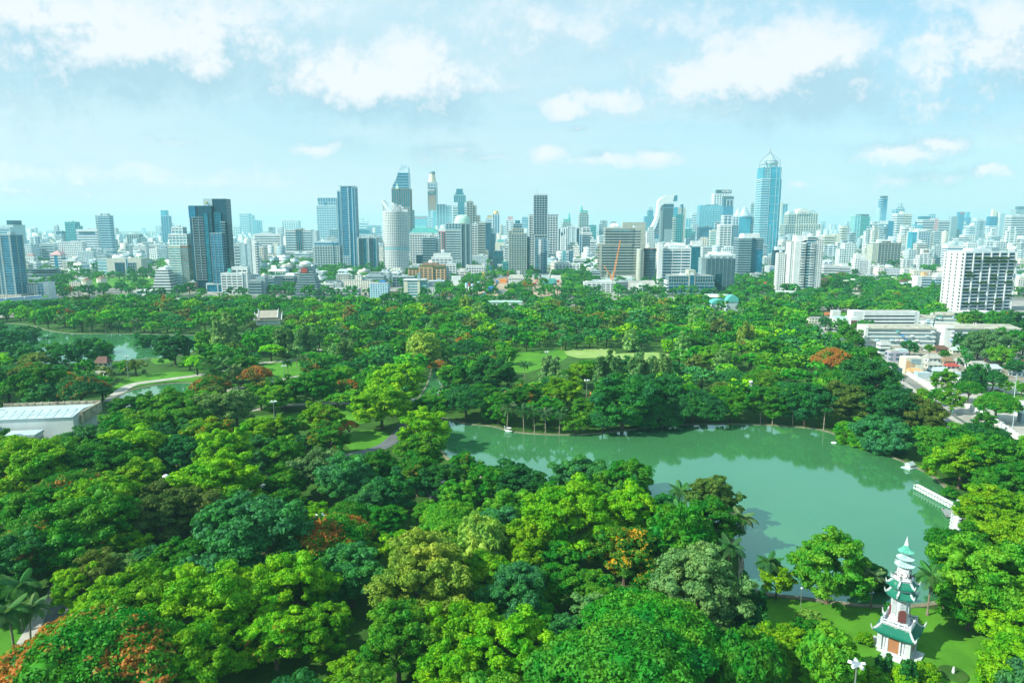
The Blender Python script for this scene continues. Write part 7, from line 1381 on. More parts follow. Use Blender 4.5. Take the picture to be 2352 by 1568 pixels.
# white hall with the long pale roof, far left
A, B, C2 = at(12, 1000), at(240, 972), at(212, 940)
r, w, D, H = bld('m', -60, 222, 962, 1012, 'large pale-roofed exhibition hall at the left edge', [(0,1,0,1,0,1,('M',WHITE,'wall'))], name='exhibition_hall', depth=25, rot=9, plant=False)
MB().add([(-w*.5,-.5,H*1.01),(w*.5,-.5,H*1.01),(w*.5,D*.45,H*1.13),(-w*.5,D*.45,H*1.13),(w*.5,D,H*1.01),(-w*.5,D,H*1.01)],[(0,1,2,3),(3,2,4,5),(1,4,2),(0,3,5)]).build('pitched_roof',LGREY,r)
PAR = matte('stained_parapet', (.42,.38,.28), var=.5, scale=.4)
part_box('rear_parapet', r, -w*.5, w*.54, D+1, D+2, H*.6, H*1.14, PAR); part_box('side_parapet', r, w*.53, w*.55, D*.2, D+2, H*.6, H*1.1, PAR)
for i in range(11): part_box('roof_seam', r, -w*.46+i*w*.09, -w*.46+i*w*.09+.25, -.4, D*.44, H*1.13+.02, H*1.13+.12, STEEL)
for i in range(14): part_box('parapet_post', r, -w*.5+i*w*.08, -w*.5+i*w*.08+.4, D+.85, D+1, H*.6, H*1.20, PAR)
bld('m', -60, 100, 1000, 1028, 'low grey canopied annex in front of the exhibition hall', [(0,1,0,1,0,.8,Fc(F2,(.6,.62,.62))),(-.02,1.02,-.1,1,.8,1,('M',LGREY,'roof'))], name='hall_annex', depth=8, rot=9, plant=False)
def thai(u0, u1, vt, vb, label):
    cx, d, w, D, H = fit(u0, u1, vt, vb, .45, R_(12)); root = tag(empty('thai_pavilion', (cx, d, 0), R_(12)), label, 'pavilion'); H = max(H, 12)
    MB().box(-w*.44, w*.44, D*.1, D*.9, 0, H*.42).build('wall', WHITE, root)
    for i, (s, z0, z1) in enumerate(((1.0, .36, .78), (.72, .52, 1.0))):
        x = w*.5*s; m = MB(); m.add([(-x,-D*.1,H*z0),(x,-D*.1,H*z0),(x,D*.5,H*z1),(-x,D*.5,H*z1),(x,D*1.1,H*z0),(-x,D*1.1,H*z0)],[(0,1,2,3),(3,2,4,5),(1,4,2),(0,3,5)]); m.build('tiered_roof', matte('pale_tile_roof', (.40,.38,.32)), root)
        for sx in (-1, 1):
            m = MB(); m.tube([(sx*x,-D*.14,H*z0),(sx*x,D*.5,H*z1+.5),(sx*x,D*1.14,H*z0)],.45,5); m.tube([(sx*x,D*.5,H*z1),(sx*(x+.8),D*.5,H*z1+2.6)],[.5,.1],5); m.build('gable_finial', WHITE, root)
    for i in range(7): MB().box(-.3,.3,-.3,.3,0,H*.38).build('column', WHITE, root, (-w*.42+i*w*.14, D*.02, 0))
thai(584, 650, 714, 746, 'white Thai pavilion with tiered cream roof beyond the far lake')
def chinese(u, v, wpx, label):
    root, p = thing_at('orange_pavilion', u, v, label, 'pavilion', .4); root.scale = (1, 1, .6); R = wpx/2/1568*math.hypot(p.length, CAM_H); 
    for k in range(8): a = k*math.pi/4; MB().lathe([(.25,0),(.25,5)],8).build('column',RED,root,(R*.7*math.cos(a),R*.7*math.sin(a),0))
    for z, s in ((5, 1.0), (8.6, .78)): MB().lathe([(R*s*1.05,z+.5),(R*s*.98,z),(R*s*.6,z+1.6),(R*s*.2,z+3.2),(.3,z+4.2)],8).build('tiled_roof',OTILE,root)
    MB().lathe([(R*.5,5.5),(R*.5,9)],8).build('drum',WHITE,root); MB().lathe([(.3,12.5),(.9,13.2),(.3,13.9),(.1,15.4)],8).build('finial',ORANGE,root)
chinese(1356, 935, 32, 'orange-roofed Chinese pavilion among trees behind the lake')
chinese(697, 820, 18, 'small orange-roofed pagoda pavilion left of the tall casuarinas')
root, p = thing_at('glass_dome', 1474, 862, 'pale glass dome greenhouse half hidden by casuarinas', 'dome'); R = 21/1568*math.hypot(p.length, CAM_H)
MB().lathe([(R,2),(R*.96,R*.35),(R*.8,R*.66),(R*.5,R*.9),(R*.1,R*1.0)],20).build('glazing',matte('frosted_glass',(.60,.72,.74),rough=.2,var=.05),root); m = MB()
for k in range(10): a = k*math.pi/5; m.tube([(R*q*math.cos(a)*1.01,R*q*math.sin(a)*1.01,z*1.01) for q,z in ((1,2),(.96,R*.35),(.8,R*.66),(.5,R*.9),(.1,R*1.0))],.14,4)
for q,z in ((.96,R*.35),(.8,R*.66),(.5,R*.9)): m.tube([(R*q*math.cos(t*.314)*1.01,R*q*math.sin(t*.314)*1.01,z*1.01) for t in range(21)],.14,4)
m.build('dome_ribs',STEEL,root)
gable('m', -30, 40, 1180, 1235, 'dark brown tiled pavilion roof at the left edge', (.2,.2,.18), BROWN, k=.8, name='house', rh=.5)
gable('m', 218, 257, 820, 864, 'cream park office with red-brown roof by the pond', C_, ROOFR, k=.8, name='house', rh=.3)
gable('m', 585, 635, 1100, 1150, 'small grey-blue canopy roof beside the shaded path', (.5,.55,.58), matte('slate_blue_roof', (.22,.30,.36)), k=.8, name='house', rh=.4)
gable('m', 480, 520, 806, 832, 'small cream kiosk behind the palm cluster', C_, ROOFG, name='house', rh=.3)
# swan boats, jetty, raft
def boat_mesh():
    m = MB(); n = 14; vs = []; rings = [(0, .0), (.75, .05), (1.0, .45), (.92, .62)]
    for s, z in rings:
        for i in range(n): a = 2*math.pi*i/n; vs.append((2.1*s*math.cos(a), .95*s*math.sin(a), z+.18*math.cos(a)**2*s))
    fs = [(k*n+i, k*n+(i+1) % n, (k+1)*n+(i+1) % n, (k+1)*n+i) for k in range(3) for i in range(n)]+[tuple(3*n+i for i in range(n))]; m.add(vs, fs); return m.mesh('hull', WHITE)
BH = boat_mesh(); BC = MB().prism([(-1.3,-.85),(.7,-.85),(.7,.85),(-1.3,.85)], 1.85, 2.0).mesh('canopy', WHITE); nm_ = MB(); nm_.tube([(1.5,0,.5),(2.0,0,1.1),(1.75,0,1.9),(1.95,0,2.4),(2.4,0,2.3)],[.28,.2,.16,.22,.08],6); BN = nm_.mesh('swan_neck', WHITE)
bp_ = MB(); [bp_.tube([(x,y,.5),(x,y,1.9)],.05,4) for x in (-1.2,.6) for y in (-.75,.75)]; BP = bp_.mesh('canopy_post', STEEL)
def swan(p, rz, label, group='white swan pedal boats', s=1.0):
    root = tag(empty('swan_boat', (p.x, p.y, .1), rz), label, 'pedal boat', group); root.scale = (s, s, s)
    for nme, me in (('hull', BH), ('canopy', BC), ('swan_neck', BN), ('canopy_post', BP)): link(nme, me, root)
a0, a1 = at(2106, 1124), at(2192, 1170); ORD2 = ['first','second','third','fourth','fifth','sixth','seventh','eighth','ninth','tenth','eleventh','twelfth','thirteenth','fourteenth','fifteenth','sixteenth']
for i in range(14): swan(a0.lerp(a1, i/13), math.atan2((a1-a0).y, (a1-a0).x)-math.pi*.5+.25, 'white swan boat, '+ORD2[i]+' from left in the long moored row', s=.9)
b0, b1 = at(2196, 1182), at(2190, 1226)
for i in range(12): swan(b0.lerp(b1, i/11)+Vector((.6*(i % 2), 0, 0)), math.pi+.1, 'white swan boat, '+ORD2[i]+' from the jetty in the short moored row', s=.85)
swan(at(1168, 992), 2.6, 'lone white swan boat at the palm island', s=1.1); swan(at(2205, 1160), .6, 'white swan boat moored behind the jetty', s=1.0); swan(at(2218, 1166), .4, 'white swan boat moored right behind the jetty', s=1.0)
root, p = thing_at('jetty', 2208, 1186, 'grey wooden jetty on the right bank of the lake', 'jetty', -.35); MB().box(-5.5,5.5,-3.5,3.5,.6,.9).build('deck',matte('grey_planks',(.26,.30,.30),var=.3,scale=1),root)
for x in (-5,0,5):
    for y in (-3,3): MB().lathe([(.2,-.5),(.2,1.2)],6).build('post',BARK,root,(x,y,0))
YB = matte('yellow_boat', (.80,.55,.05)); m_ = boat_mesh(); 
for i,(u,v) in enumerate(((2226,1180),(2232,1190))):
    p = at(u, v); root = tag(empty('rowing_boat', (p.x, p.y, .1), .2+.5*i), 'yellow rowing boat at the jetty, '+('upper' if i == 0 else 'lower')+' one', 'boat', 'yellow rowing boats'); o = link('hull', m_.copy(), root); o.data.materials.clear(); o.data.materials.append(YB); MB().box(-.2,.2,-.7,.7,.5,.62).build('seat',BARK,root)
root, p = thing_at('duck_house', 2089, 1074, 'small floating duck house raft near the right bank', 'raft', .5); MB().box(-3,3,-2,2,.1,.4).build('raft',LGREY,root); MB().box(-1.5,1.5,-1.1,1.1,.4,1.7).build('wall',CREAM,root); MB().add([(-1.9,-1.5,1.6),(1.9,-1.5,1.6),(1.9,0,2.7),(-1.9,0,2.7),(1.9,1.5,1.6),(-1.9,1.5,1.6)],[(0,1,2,3),(3,2,4,5),(1,4,2),(0,3,5)]).build('roof',LGREY,root)
for i,(u,v) in enumerate(((1915,1018),(1328,985))):
    p = at(u, v); o = MB().lathe([(1.0,.1),(1.3,.35),(1.0,.6),(.6,.35)],16).build('floating_aerator',WHITE,None,(p.x,p.y,0)); tag(o,'small white ring float on the lake '+('near the right bank' if i == 0 else 'near the island'),'float')
root, p = thing_at('flower_bed', 2189, 1548, 'round brown flower bed with a small statue on the pagoda lawn', 'flower bed'); MB().lathe([(3.2,0),(3.0,.35),(2.5,.4)],24).build('hedge_ring',FLOORG,root); MB().lathe([(2.6,0),(2.6,.3)],24).build('soil',SOIL,root); MB().lathe([(.25,0),(.35,.8),(.2,1.5),(.25,1.7),(.05,2.0)],8).build('statue',WHITE,root)
# lamps
def mast(u, vt, Hm, label, n=5):
    p = at(u, vt, Hm); root = tag(empty('floodlight_mast', (p.x, p.y, 0)), label, 'light mast', 'floodlight masts'); MB().tube([(0,0,0),(0,0,Hm)],[.28,.14],8).build('pole',STEEL,root); MB().lathe([(1.0,-.1),(1.0,.1)],12).build('ring_frame',STEEL,root,(0,0,Hm))
    me = MB().box(-.38,.38,-.25,.25,-.3,.3).mesh('lamp_head', WHITE)
    for k in range(n): a = 2*math.pi*k/n; o = link('lamp_head', me, root, (1.25*math.cos(a), 1.25*math.sin(a), Hm)); o.rotation_euler = (.5, 0, a)
for (u, vt, Hm, l) in ((628,922,16,'white floodlight mast on the green left of centre'),(652,840,16,'white floodlight mast by the curving path'),(682,761,16,'white floodlight mast among casuarinas, centre left'),(290,818,16,'white floodlight mast near the pond'),(1256,808,16,'white floodlight mast on the central lawn'),(1597,774,16,'white floodlight mast in the right park canopy'),(734,1185,17,'pale green floodlight mast above the orange-blossomed tree'),(1968,1524,14,'floodlight mast at the bottom near the pagoda'),(1348,873,14,'small lamp mast near the orange pavilion')): mast(u, vt, Hm, l)
def slamp(p, rz, label, h=10, name='street_lamp'):
    root = tag(empty(name, (p.x, p.y, 0), rz), label, 'street lamp', 'street lamps'); MB().tube([(0,0,0),(0,0,h)],[.16,.09],6).build('pole',TEALR,root)
    for s in (-1, 1): m = MB(); m.tube([(0,0,h-.6),(s*1.6,0,h+.3),(s*3,0,h+.4)],.07,4); arm_ = m.build('arm',TEALR,root); MB().box(-.5,.5,-.2,.2,-.1,.1).build('lamp_head',WHITE,arm_,(s*3.3,0,h+.4))
for i,(X,Y,h_) in enumerate(((392,622,11),(556,705,11),(722,742,10),(1465,1225,12),(1915,1562,12),(210,470,10))):
    p = at(*zc('z8', X, Y)); slamp(p, .8, 'double-armed street lamp, '+ORD2[i]+' of the row along the road', h_)
for i,(u,v) in enumerate(((1838,1400),(1665,1420),(75,1540))):
    p = at(u, v); root = tag(empty('park_lamp', (p.x,p.y,0)), ('slim park lamp post left of the pagoda','slim park lamp post by the willow at lower right','park lamp with a long arm at bottom left')[i], 'lamp post'); MB().tube([(0,0,0),(0,0,6)],[.1,.07],6).build('pole',STEEL,root); MB().lathe([(.05,5.9),(.3,6.1),(.28,6.4),(.05,6.5)],8).build('lamp_shade',WHITE,root)
for i,(u,vt) in enumerate(((381,1096),(1725,878))):
    p = at(u, vt, 15); root = tag(empty('lookout_mast', (p.x,p.y,0)), 'grey lattice utility mast '+('in the left wood' if i == 0 else 'behind the far lake shore'), 'mast'); m = MB(); [m.tube([(x,y,0),(x*.6,y*.6,15)],.09,4) for x in (-.7,.7) for y in (-.7,.7)]; [m.box(-.7,.7,-.7,.7,z,z+.12) for z in (3,6,9,12)]; m.build('lattice',LGREY,root); MB().lathe([(1.0,15),(1.1,15.6),(.6,16)],10).build('lamp_drum',WHITE,root)
root, p = thing_at('bell_frame', 1, 1, 'x', 'x'); bpy.data.objects.remove(root)
# elevated train at the far left
p0, p1 = at(-60, 722), at(110, 706)
ht = 13; dv = (p1-p0); rz = math.atan2(dv.y, dv.x); root = tag(empty('elevated_railway', (p0.x, p0.y, 0), rz), 'grey elevated railway viaduct at the left edge', 'viaduct'); L = dv.length*1.15
MB().box(-20,L,-4.2,4.2,ht-2,ht-.4).box(-20,L,-4.4,-3.9,ht-.4,ht+.7).build('deck',LGREY,root); me = boxmesh('pillar',2,2.4,ht-2,LGREY); [link('pillar',me,root,(x,0,0)) for x in (0,L*.33,L*.66,L*.98)]
tr = tag(empty('train', (p0.x, p0.y, ht-.4), rz), 'white and blue train crossing the elevated railway', 'train'); nC = 4; Lc = L*.9/nC
for i in range(nC):
    cmb_ = MB().box(i*Lc-8,(i+1)*Lc-9,-1.6,1.6,.4,3.9).build('carriage',WHITE,tr); MB().box(i*Lc-7.6,(i+1)*Lc-9.4,-1.68,-1.58,1.9,3.0).build('window_band',BLUE,cmb_)
# ------------------------------------------------------------------ streets and houses at the right
r,w,D,H = bld('z8',452,1150,236,366,'long white four-storey flats with open galleries, rear row',[(0,.17,0,1,0,1.06,('M',WHITE,'end_wall'),'x'),(.17,.93,0,1,0,1,Bn(WHITE,GD,3.9,.62)),(.93,1,0,1,0,1.03,('M',WHITE,'end_wall'),'x')],name='flats',depth=13,plant=False)
def flats(x0,x1,ye,yb,label,depth=15,rot=-3,endw=.03):
    r,w,D,H = bld('z8',x0,x1,ye,yb,label,[(endw,1,0,1,0,1,Bn(WHITE,GREY,4.0,.42))],name='flats',depth=depth,rot=rot,plant=False)
    part_box('end_wall',r,-w/2-.8,-w/2+w*endw,-.8,D+.8,0,H+2.2,WHITE); MB().add([(-w/2,-1.6,H+.8),(w/2+1,-1.6,H+.8),(w/2+1,D+.5,H+2.6),(-w/2,D+.5,H+2.6),(-w/2,-1.6,H+.4),(w/2+1,-1.6,H+.4)],[(0,1,2,3),(4,5,1,0)]).build('roof',matte('weathered_roof',(.40,.41,.34),var=.35,scale=.15),r)
    cols = [LBLUE,TEALR,WHITE,BLUE,WHITE,CREAM]; n = int(w/4.2)
    for k in range(3):
        for i in range(n):
            if br.random() < .30:
                x = -w/2+w*.06+i*4.2; z = H*(.92-.26*k); MB().add([(0,0,0),(3.1,0,0),(3.1,-1.5,-.8),(0,-1.5,-.8)],[(0,1,2,3)]).build('awning',cols[br.randint(0,5)],r,(x,-.5,z))
    for i in range(5):
        if br.random() < .7: MB().lathe([(.05,.7),(.55,.9),(.8,1.2)],10).build('dish',RED if br.random()<.5 else WHITE,r,(-w*.45+i*w*.22,0,H+.9))
    return r,w,D,H
flats(556,1300,402,562,'long white flats with grey roof and coloured awnings, front left'); flats(1300,2110,402,575,'long white flats with grey roof and awnings, front right',endw=.12)
flats(930,1300,292,362,'white flats wing set diagonally behind the front rows',rot=-38,depth=14); flats(1235,1700,272,345,'long white flats behind the front right row',rot=-16,depth=12)
bld('z8',290,392,222,300,'white lift-house box left of the rear flats',[(0,1,0,1,0,1,('M',WHITE,'wall'))],name='low_building',plant=False)
r,w,D,H = bld('z8',285,548,285,392,'white school building with red lettering band and brick end',[(0,.68,0,1,0,.8,('M',WHITE,'wall')),(.25,.42,-.02,.1,.5,.62,('M',RED,'red_sign')),(.68,1,-.1,.9,0,1,('M',WHITE,'tall_block')),(.70,.96,-.13,.1,0,.72,('M',ROOFR,'brick_panel')),(.02,.6,.2,.9,.8,.95,('M',GREENR,'roof'))],name='school_building',plant=False)
gable('z8',225,300,238,290,'orange-roofed bungalow near the school','' or C_,OTILE,name='house',rh=.5)
bld('z8',60,220,298,345,'cream low pavilion beside the road junction',[(0,1,0,1,0,1,Fc(F1,C_))],name='low_building',plant=False)
bld('z8',2050,2200,290,385,'white four-storey flats at the right edge',[(0,1,0,1,0,1,G(WHITE,GW,3.6,6,.5,1.6))],name='flats')
bld('z8',1765,1895,285,330,'small white roofed house below the gridded tower',[(0,1,0,1,0,1,Fc(F1,W_))],name='low_building',plant=False)
HS = [(1268,1425,562,628,ROOFR,'dark maroon-roofed wooden house',(.35,.2,.15)),(1442,1568,576,640,GREENR,'green-roofed cream house',C_),(1545,1655,572,618,matte('rust_roof',(.38,.16,.09)),'rust-roofed shed',(.5,.45,.4)),(1188,1368,645,728,ROOFG,'grey-roofed white house with blue windows',W_),(1360,1475,674,752,BROWN,'brown-roofed low house',(.4,.3,.2)),
 (1478,1602,682,752,ROOFG,'grey gabled house in the middle row',(.7,.72,.72)),(1385,1532,735,792,RED,'bright red-roofed house',(.6,.55,.5)),(1188,1372,718,784,ROOFG,'pale grey hip-roofed house',C_),(1590,1822,716,786,ROOFG,'wide grey-roofed bungalow',W_),(1735,1945,748,822,LGREY,'pale double-gabled house',W_),(1938,2125,678,742,ROOFG,'grey-roofed house near the right edge',C_),
 (1222,1452,782,838,LGREY,'long pale-roofed shed',LG_),(1000,1190,785,850,matte('orange_rust_roof',(.62,.36,.16)),'orange-tin-roofed shop house',(.5,.4,.25)),(1440,1520,800,850,ROOFG,'small grey lean-to',LG_),(2100,2200,700,760,ROOFR,'reddish-roofed house at the right edge',C_),(1510,1650,878,935,WHITE,'white-roofed long garden hall',W_),(1190,1280,560,610,GREY,'grey shed behind the flats',LG_),(1090,1165,540,600,ROOFG,'grey-roofed cottage beside the dark tree',C_),
 (1900,1990,600,650,ROOFG,'small grey roof peeking from trees',C_),(2010,2170,820,860,LGREY,'pale roof strip at the right edge',W_)]
for (a,b,t,q,mt,l,wc) in HS: gable('z8',a,b,t,q,l+' beyond the park road' if 'beyond' not in l else l,wc,mt,k=.75,name='house',rh=.42,group='houses beyond the road')
bld('z8',955,1192,672,838,'beige shop block with a blank billboard beside the road',[(0,1,0,1,0,.98,('M',CREAM,'wall')),(.05,.25,-.03,.1,.2,.8,('M',TAN,'balcony_bay')),(.3,.8,-.04,.02,.62,.90,('M',GREY,'billboard')),(.3,.5,-.05,.02,.5,.6,('M',TAN,'window_panel'))],name='shop_building',plant=False,k=.6)
bld('z8',818,1046,600,712,'purple-grey shophouse with a deck roof beside the road',[(0,1,0,1,0,.8,Fc(F5,(.34,.34,.44))),(.5,1,.1,.9,.8,1,('M',LGREY,'roof_room'))],name='shop_building',k=.6)
bld('z8',585,985,470,560,'pinkish flat-roofed shophouse row before the flats',[(0,.55,0,1,0,.7,('M',matte('blush_render',(.72,.60,.54)),'wall')),(.4,1,.1,1,0,1,('M',matte('blush_render',(.72,.60,.54)),'wall'))],name='shop_building',plant=False,k=.4)
bld('z8',742,862,540,640,'white shophouse with plants on its terraces',[(0,1,0,1,0,1,Bn(WHITE,GW,3.6,.5))],name='shop_building',plant=False,k=.8); bld('z8',520,592,478,560,'narrow yellow-ochre shophouse left of the pinkish row',[(0,1,0,1,0,1,('M',CRANEY,'wall'))],name='shop_building',plant=False,k=.8)
bld('z8',900,1000,745,830,'dark low shop roofs under the beige block',[(0,1,0,1,0,.6,('M',DGREY,'wall'))],name='shop_building',plant=False,k=.6)
bld('z8',1095,1262,820,880,'white flat-roofed yard building behind the boundary wall',[(0,1,0,1,0,1,('M',LGREY,'wall'))],name='low_building',plant=False,k=.5)
bld('z8',1262,1625,830,872,'long blue-grey roofed shelter behind the garden trees',[(0,1,0,1,0,1,('M',matte('blue_grey_roof',(.40,.50,.58)),'wall'))],name='low_building',plant=False,k=.25)
bld('z8',2075,2250,1120,1250,'white gatehouse at the right edge',[(0,1,0,1,0,.9,('M',WHITE,'wall')),(-.05,1,-.1,1,.9,1,('M',WHITE,'flat_roof'))],name='gatehouse',plant=False,k=.6)
bld('z8',2095,2250,1205,1310,'dark glazed guard shed beside the white gatehouse',[(0,1,0,1,0,.9,('M',GREY,'wall')),(-.05,1,-.1,1,.9,1,('M',LGREY,'flat_roof'))],name='gatehouse',plant=False,k=.5)
sheet('yard_paving',[(1020,840),(1620,870),(2250,930),(2250,1620),(2161,1568),(1560,1190),(1230,985)],.07,PAVE,reg='z8'); sheet('village_ground',[(880,560),(2250,560),(2250,900),(1000,850)],.06,matte('packed_earth',(.30,.28,.22),var=.4,scale=.1),reg='z8'); sheet('yard_lawn',[(1880,1030),(2161,1020),(2161,1085),(1980,1085)],.08,GRASS,reg='z8'); sheet('yard_lawn',[(1500,925),(2161,935),(2161,955),(1500,945)],.08,GRASS,reg='z8')
# boundary wall along the road
wp = [at(*zc('z8',*q)) for q in ((1030,842),(1130,900),(1250,972),(1400,1050),(1560,1142),(1790,1250),(1900,1330),(2030,1420),(2161,1515),(2400,1680))]
m = MB(); mc = MB()
for a, b in zip(wp, wp[1:]):
    n = max(1, int((b-a).length/4))
    for i in range(n):
        p = a.lerp(b, i/n); q = a.lerp(b, (i+1)/n); d = (q-p).normalized(); nn = Vector((-d.y, d.x, 0))*.12
        m.add([p-nn, q-nn, q+nn, p+nn]+[c+Vector((0,0,3)) for c in (p-nn, q-nn, q+nn, p+nn)], [(0,1,5,4),(1,2,6,5),(2,3,7,6),(3,0,4,7),(4,5,6,7)])
        mc.box(p.x-.25, p.x+.25, p.y-.25, p.y+.25, 0, 3.4)
root = tag(empty('boundary_wall', (0,0,0)), 'long white boundary wall along the right side of the road', 'wall'); m.build('wall_panel', WHITE, root); mc.build('wall_post', WHITE, root)
# utility poles
for i,(X,Y,h_) in enumerate(((1020,800,11),(1105,870,11),(1130,905,11),(1620,720,9),(1890,1265,11),(2045,1390,11),(2062,1085,15),(1160,860,10))):
    p = at(*zc('z8', X, Y)); root = tag(empty('utility_pole', (p.x,p.y,0), .6), 'concrete utility pole, '+ORD2[i]+' counted from the far end of the road', 'utility pole', 'utility poles'); MB().tube([(0,0,0),(0,0,h_)],[.22,.14],6).build('pole',LGREY,root); MB().box(-1.3,1.3,-.1,.1,h_-1,h_-.8).build('crossarm',LGREY,root)
# vehicles
CARP = {}
def car(p, rz, col, label, kind='car'):
    nm = 'parked_car' if 'parked' in label else 'moving_car'; root = tag(empty(nm, (p.x, p.y, .14), rz), label, 'car', 'cars on and beside the road')
    if 'b' not in CARP:
        def carbody(prof, wd, name, mat):
            m = MB(); n = len(prof); m.add([(x,-wd,z) for x,z in prof]+[(x,wd,z) for x,z in prof],[tuple(range(n)),tuple(range(2*n-1,n-1,-1))]+[(i,n+i,n+(i+1)%n,(i+1)%n) for i in range(n)]); return m.mesh(name, mat)
        mcar, nt, b = new_mat('car_paint'); oi = nt.nodes.new('ShaderNodeObjectInfo'); nt.links.new(oi.outputs['Color'], b.inputs['Base Color']); b.inputs['Roughness'].default_value = .25; b.inputs['Coat Weight'].default_value = .6
        CARP['b'] = carbody([(-2.2,.35),(2.2,.35),(2.25,.75),(1.3,.95),(-2.1,1.0),(-2.25,.7)],.88,'body',mcar); CARP['c'] = carbody([(1.25,.93),(.55,1.45),(-1.5,1.48),(-2.0,.98)],.78,'cabin_glass',GW); CARP['r'] = MB().box(-1.45,.5,-.74,.74,1.47,1.53).mesh('roof',mcar)
        wm = MB().lathe([(.33,-.12),(.33,.12)],12).mesh('wheel',BLK); CARP['w'] = wm
    for nme, k in (('body','b'),('cabin_glass','c'),('roof','r')): o = link(nme, CARP[k], root); o.color = (*col, 1)
    for x in (-1.35,1.35):
        for y in (-.82,.82): o = link('wheel', CARP['w'], root, (x,y,.33)); o.rotation_euler = (math.pi/2,0,0)
rq = ROADQ; cols = [((.02,.02,.03),'black'),((.7,.72,.74),'silver'),((.75,.75,.73),'white'),((.05,.12,.3),'blue'),((.4,.03,.03),'red'),((.35,.36,.38),'grey'),((.6,.12,.35),'pink taxi')]
for i,(X,Y,c,l) in enumerate(((980,900,0,'black car alone on the road by the traffic gantry'),(1845,1380,2,'white car at the lower right of the road'),(1770,1355,3,'blue car queued at the lower right'),(1750,1335,5,'grey car behind the blue car at lower right'),(1890,1405,1,'silver car right of the white car'),(1940,1440,0,'black car lowest on the road'),(1215,1085,1,'silver car in the shaded stretch of road'),(200,440,4,'red car at the far end of the road'),(215,455,2,'white car at the far end of the road'),(1912,1005,0,'black car parked in the yard at right'),(300,405,3,'blue car parked by the junction'),(180,420,2,'white car waiting at the far junction'),(330,430,1,'silver car parked under the junction tree'),(1875,1330,2,'white car parked beside the boundary wall'))):
    p = at(*zc('z8', X, Y)); j = min(range(len(rq)-1), key=lambda k: (rq[k]-Vector((p.x,p.y))).length); d = rq[j+1]-rq[j]; car(p, math.atan2(d.y, d.x)+(1.3 if 'parked' in l else 0), cols[c][0], l)
root, p = thing_at('traffic_gantry', *zc('z8', 985, 935), 'white overhead signal arm across the road', 'signal arm', .5); MB().tube([(0,0,0),(0,0,6.5),(-10,0,7)],.16,5).build('pole',WHITE,root); MB().box(-.3,.3,-.3,.3,-.9,.3).build('signal_head',GREY,root,(-9.5,0,6.8))
# people, a few pixels tall
def person(u, v, col, label, reg='m'):
    p = at(u, v); root = tag(empty('person', (p.x, p.y, .05), rnd.uniform(0, 6)), label, 'person', None)
    if 'p' not in CARP:
        vs = [(0,0,.95),(0,0,1.25),(0,0,1.48),(0,0,1.62),(0,0,1.72),(.1,0,.9),(.12,.08,.5),(.12,0,.06),(.12,.12,.02),(-.1,0,.9),(-.12,-.05,.5),(-.12,-.18,.08),(-.12,-.06,.02),(.2,0,1.42),(.26,.02,1.12),(.28,.12,.88),(-.2,0,1.42),(-.26,.02,1.12),(-.28,.1,.88)]
        ed = [(0,1),(1,2),(2,3),(3,4),(0,5),(5,6),(6,7),(7,8),(0,9),(9,10),(10,11),(11,12),(2,13),(13,14),(14,15),(2,16),(16,17),(17,18)]; rr = [.15,.14,.13,.07,.10,.1,.07,.05,.04,.1,.07,.05,.04,.07,.05,.035,.07,.05,.035]
        me = bpy.data.meshes.new('body'); me.from_pydata(vs, ed, []); o = bpy.data.objects.new('tmp', me); COL.objects.link(o); md = o.modifiers.new('s', 'SKIN')
        for i, x in enumerate(me.skin_vertices[0].data): x.radius = (rr[i], rr[i]*.8)
        me.skin_vertices[0].data[0].use_root = True; o.modifiers.new('d', 'SUBSURF').levels = 1; bpy.context.view_layer.update()
        CARP['p'] = bpy.data.meshes.new_from_object(o.evaluated_get(bpy.context.evaluated_depsgraph_get())); bpy.data.objects.remove(o)
    m2 = CARP['p'].copy(); m2.materials.clear(); m2.materials.append(matte('cloth_'+str(col), col)); link('body', m2, root); MB().lathe([(.02,1.74),(.11,1.76),(.12,1.68),(.1,1.6)],8).build('hair',BLK,root)
person(320, 1562, (.6,.05,.04), 'person in a red shirt on the path at the bottom left'); person(1272, 806, (.1,.2,.6), 'person in blue on the sandy lawn'); person(1290, 804, (.7,.3,.35), 'person in pink on the sandy lawn'); person(1310, 810, (.8,.8,.8), 'person in white on the sandy lawn'); person(1378, 817, (.05,.2,.7), 'person in dark blue at the right of the sandy lawn')
# ------------------------------------------------------------------ trees among the streets, hand-placed
for (u,v,r_,k_,tn,f_) in ((2166,872,24,'dome','lg',0),(2152,907,16,'dome','g',0),(2187,919,23,'dome','lg',0),(2226,890,27,'umbrella','g',0),(2252,862,24,'dome','dg',0),(2282,866,24,'umbrella','dg',0),(2290,925,38,'umbrella','g',0),(2310,885,13,'dome','lg',0),(2348,890,13,'dome','lg',0),(2266,792,34,'dome','pg',0),(2322,784,30,'dome','g',0),(2300,815,24,'dome','lg',0),(2330,840,17,'dome','dg',0),(2090,796,17,'dome','dg',0),(2215,785,20,'dome','dg',0),(1897,741,15,'dome','bg',0),(1930,745,14,'dome','g',0),(1951,767,24,'dome','g',0),(1909,779,20,'dome','lg',0),(1965,785,18,'dome','g',0),(1930,795,14,'dome','lg',0),(1995,812,20,'dome','g',0),(2018,832,15,'dome','g',0),(1880,808,25,'umbrella','g',0),(1970,812,18,'dome','g',0),(2045,845,16,'dome','dg',0),
   (1975,750,12,'dome','g',0),(1990,758,9,'dome','dg',0),(2135,800,10,'dome','lg',0),(2170,812,9,'dome','g',0),(2340,1035,30,'dome','lg',0),(2260,965,20,'dome','g',0),(2120,905,14,'dome','lg',0),(2330,740,24,'dome','dg',0),(2290,735,20,'dome','g',0),(2240,728,18,'dome','g',0),(2215,735,14,'dome','lg',0)): tree_at(u,v,r_,k_,tn,f_,hi=(r_>30))
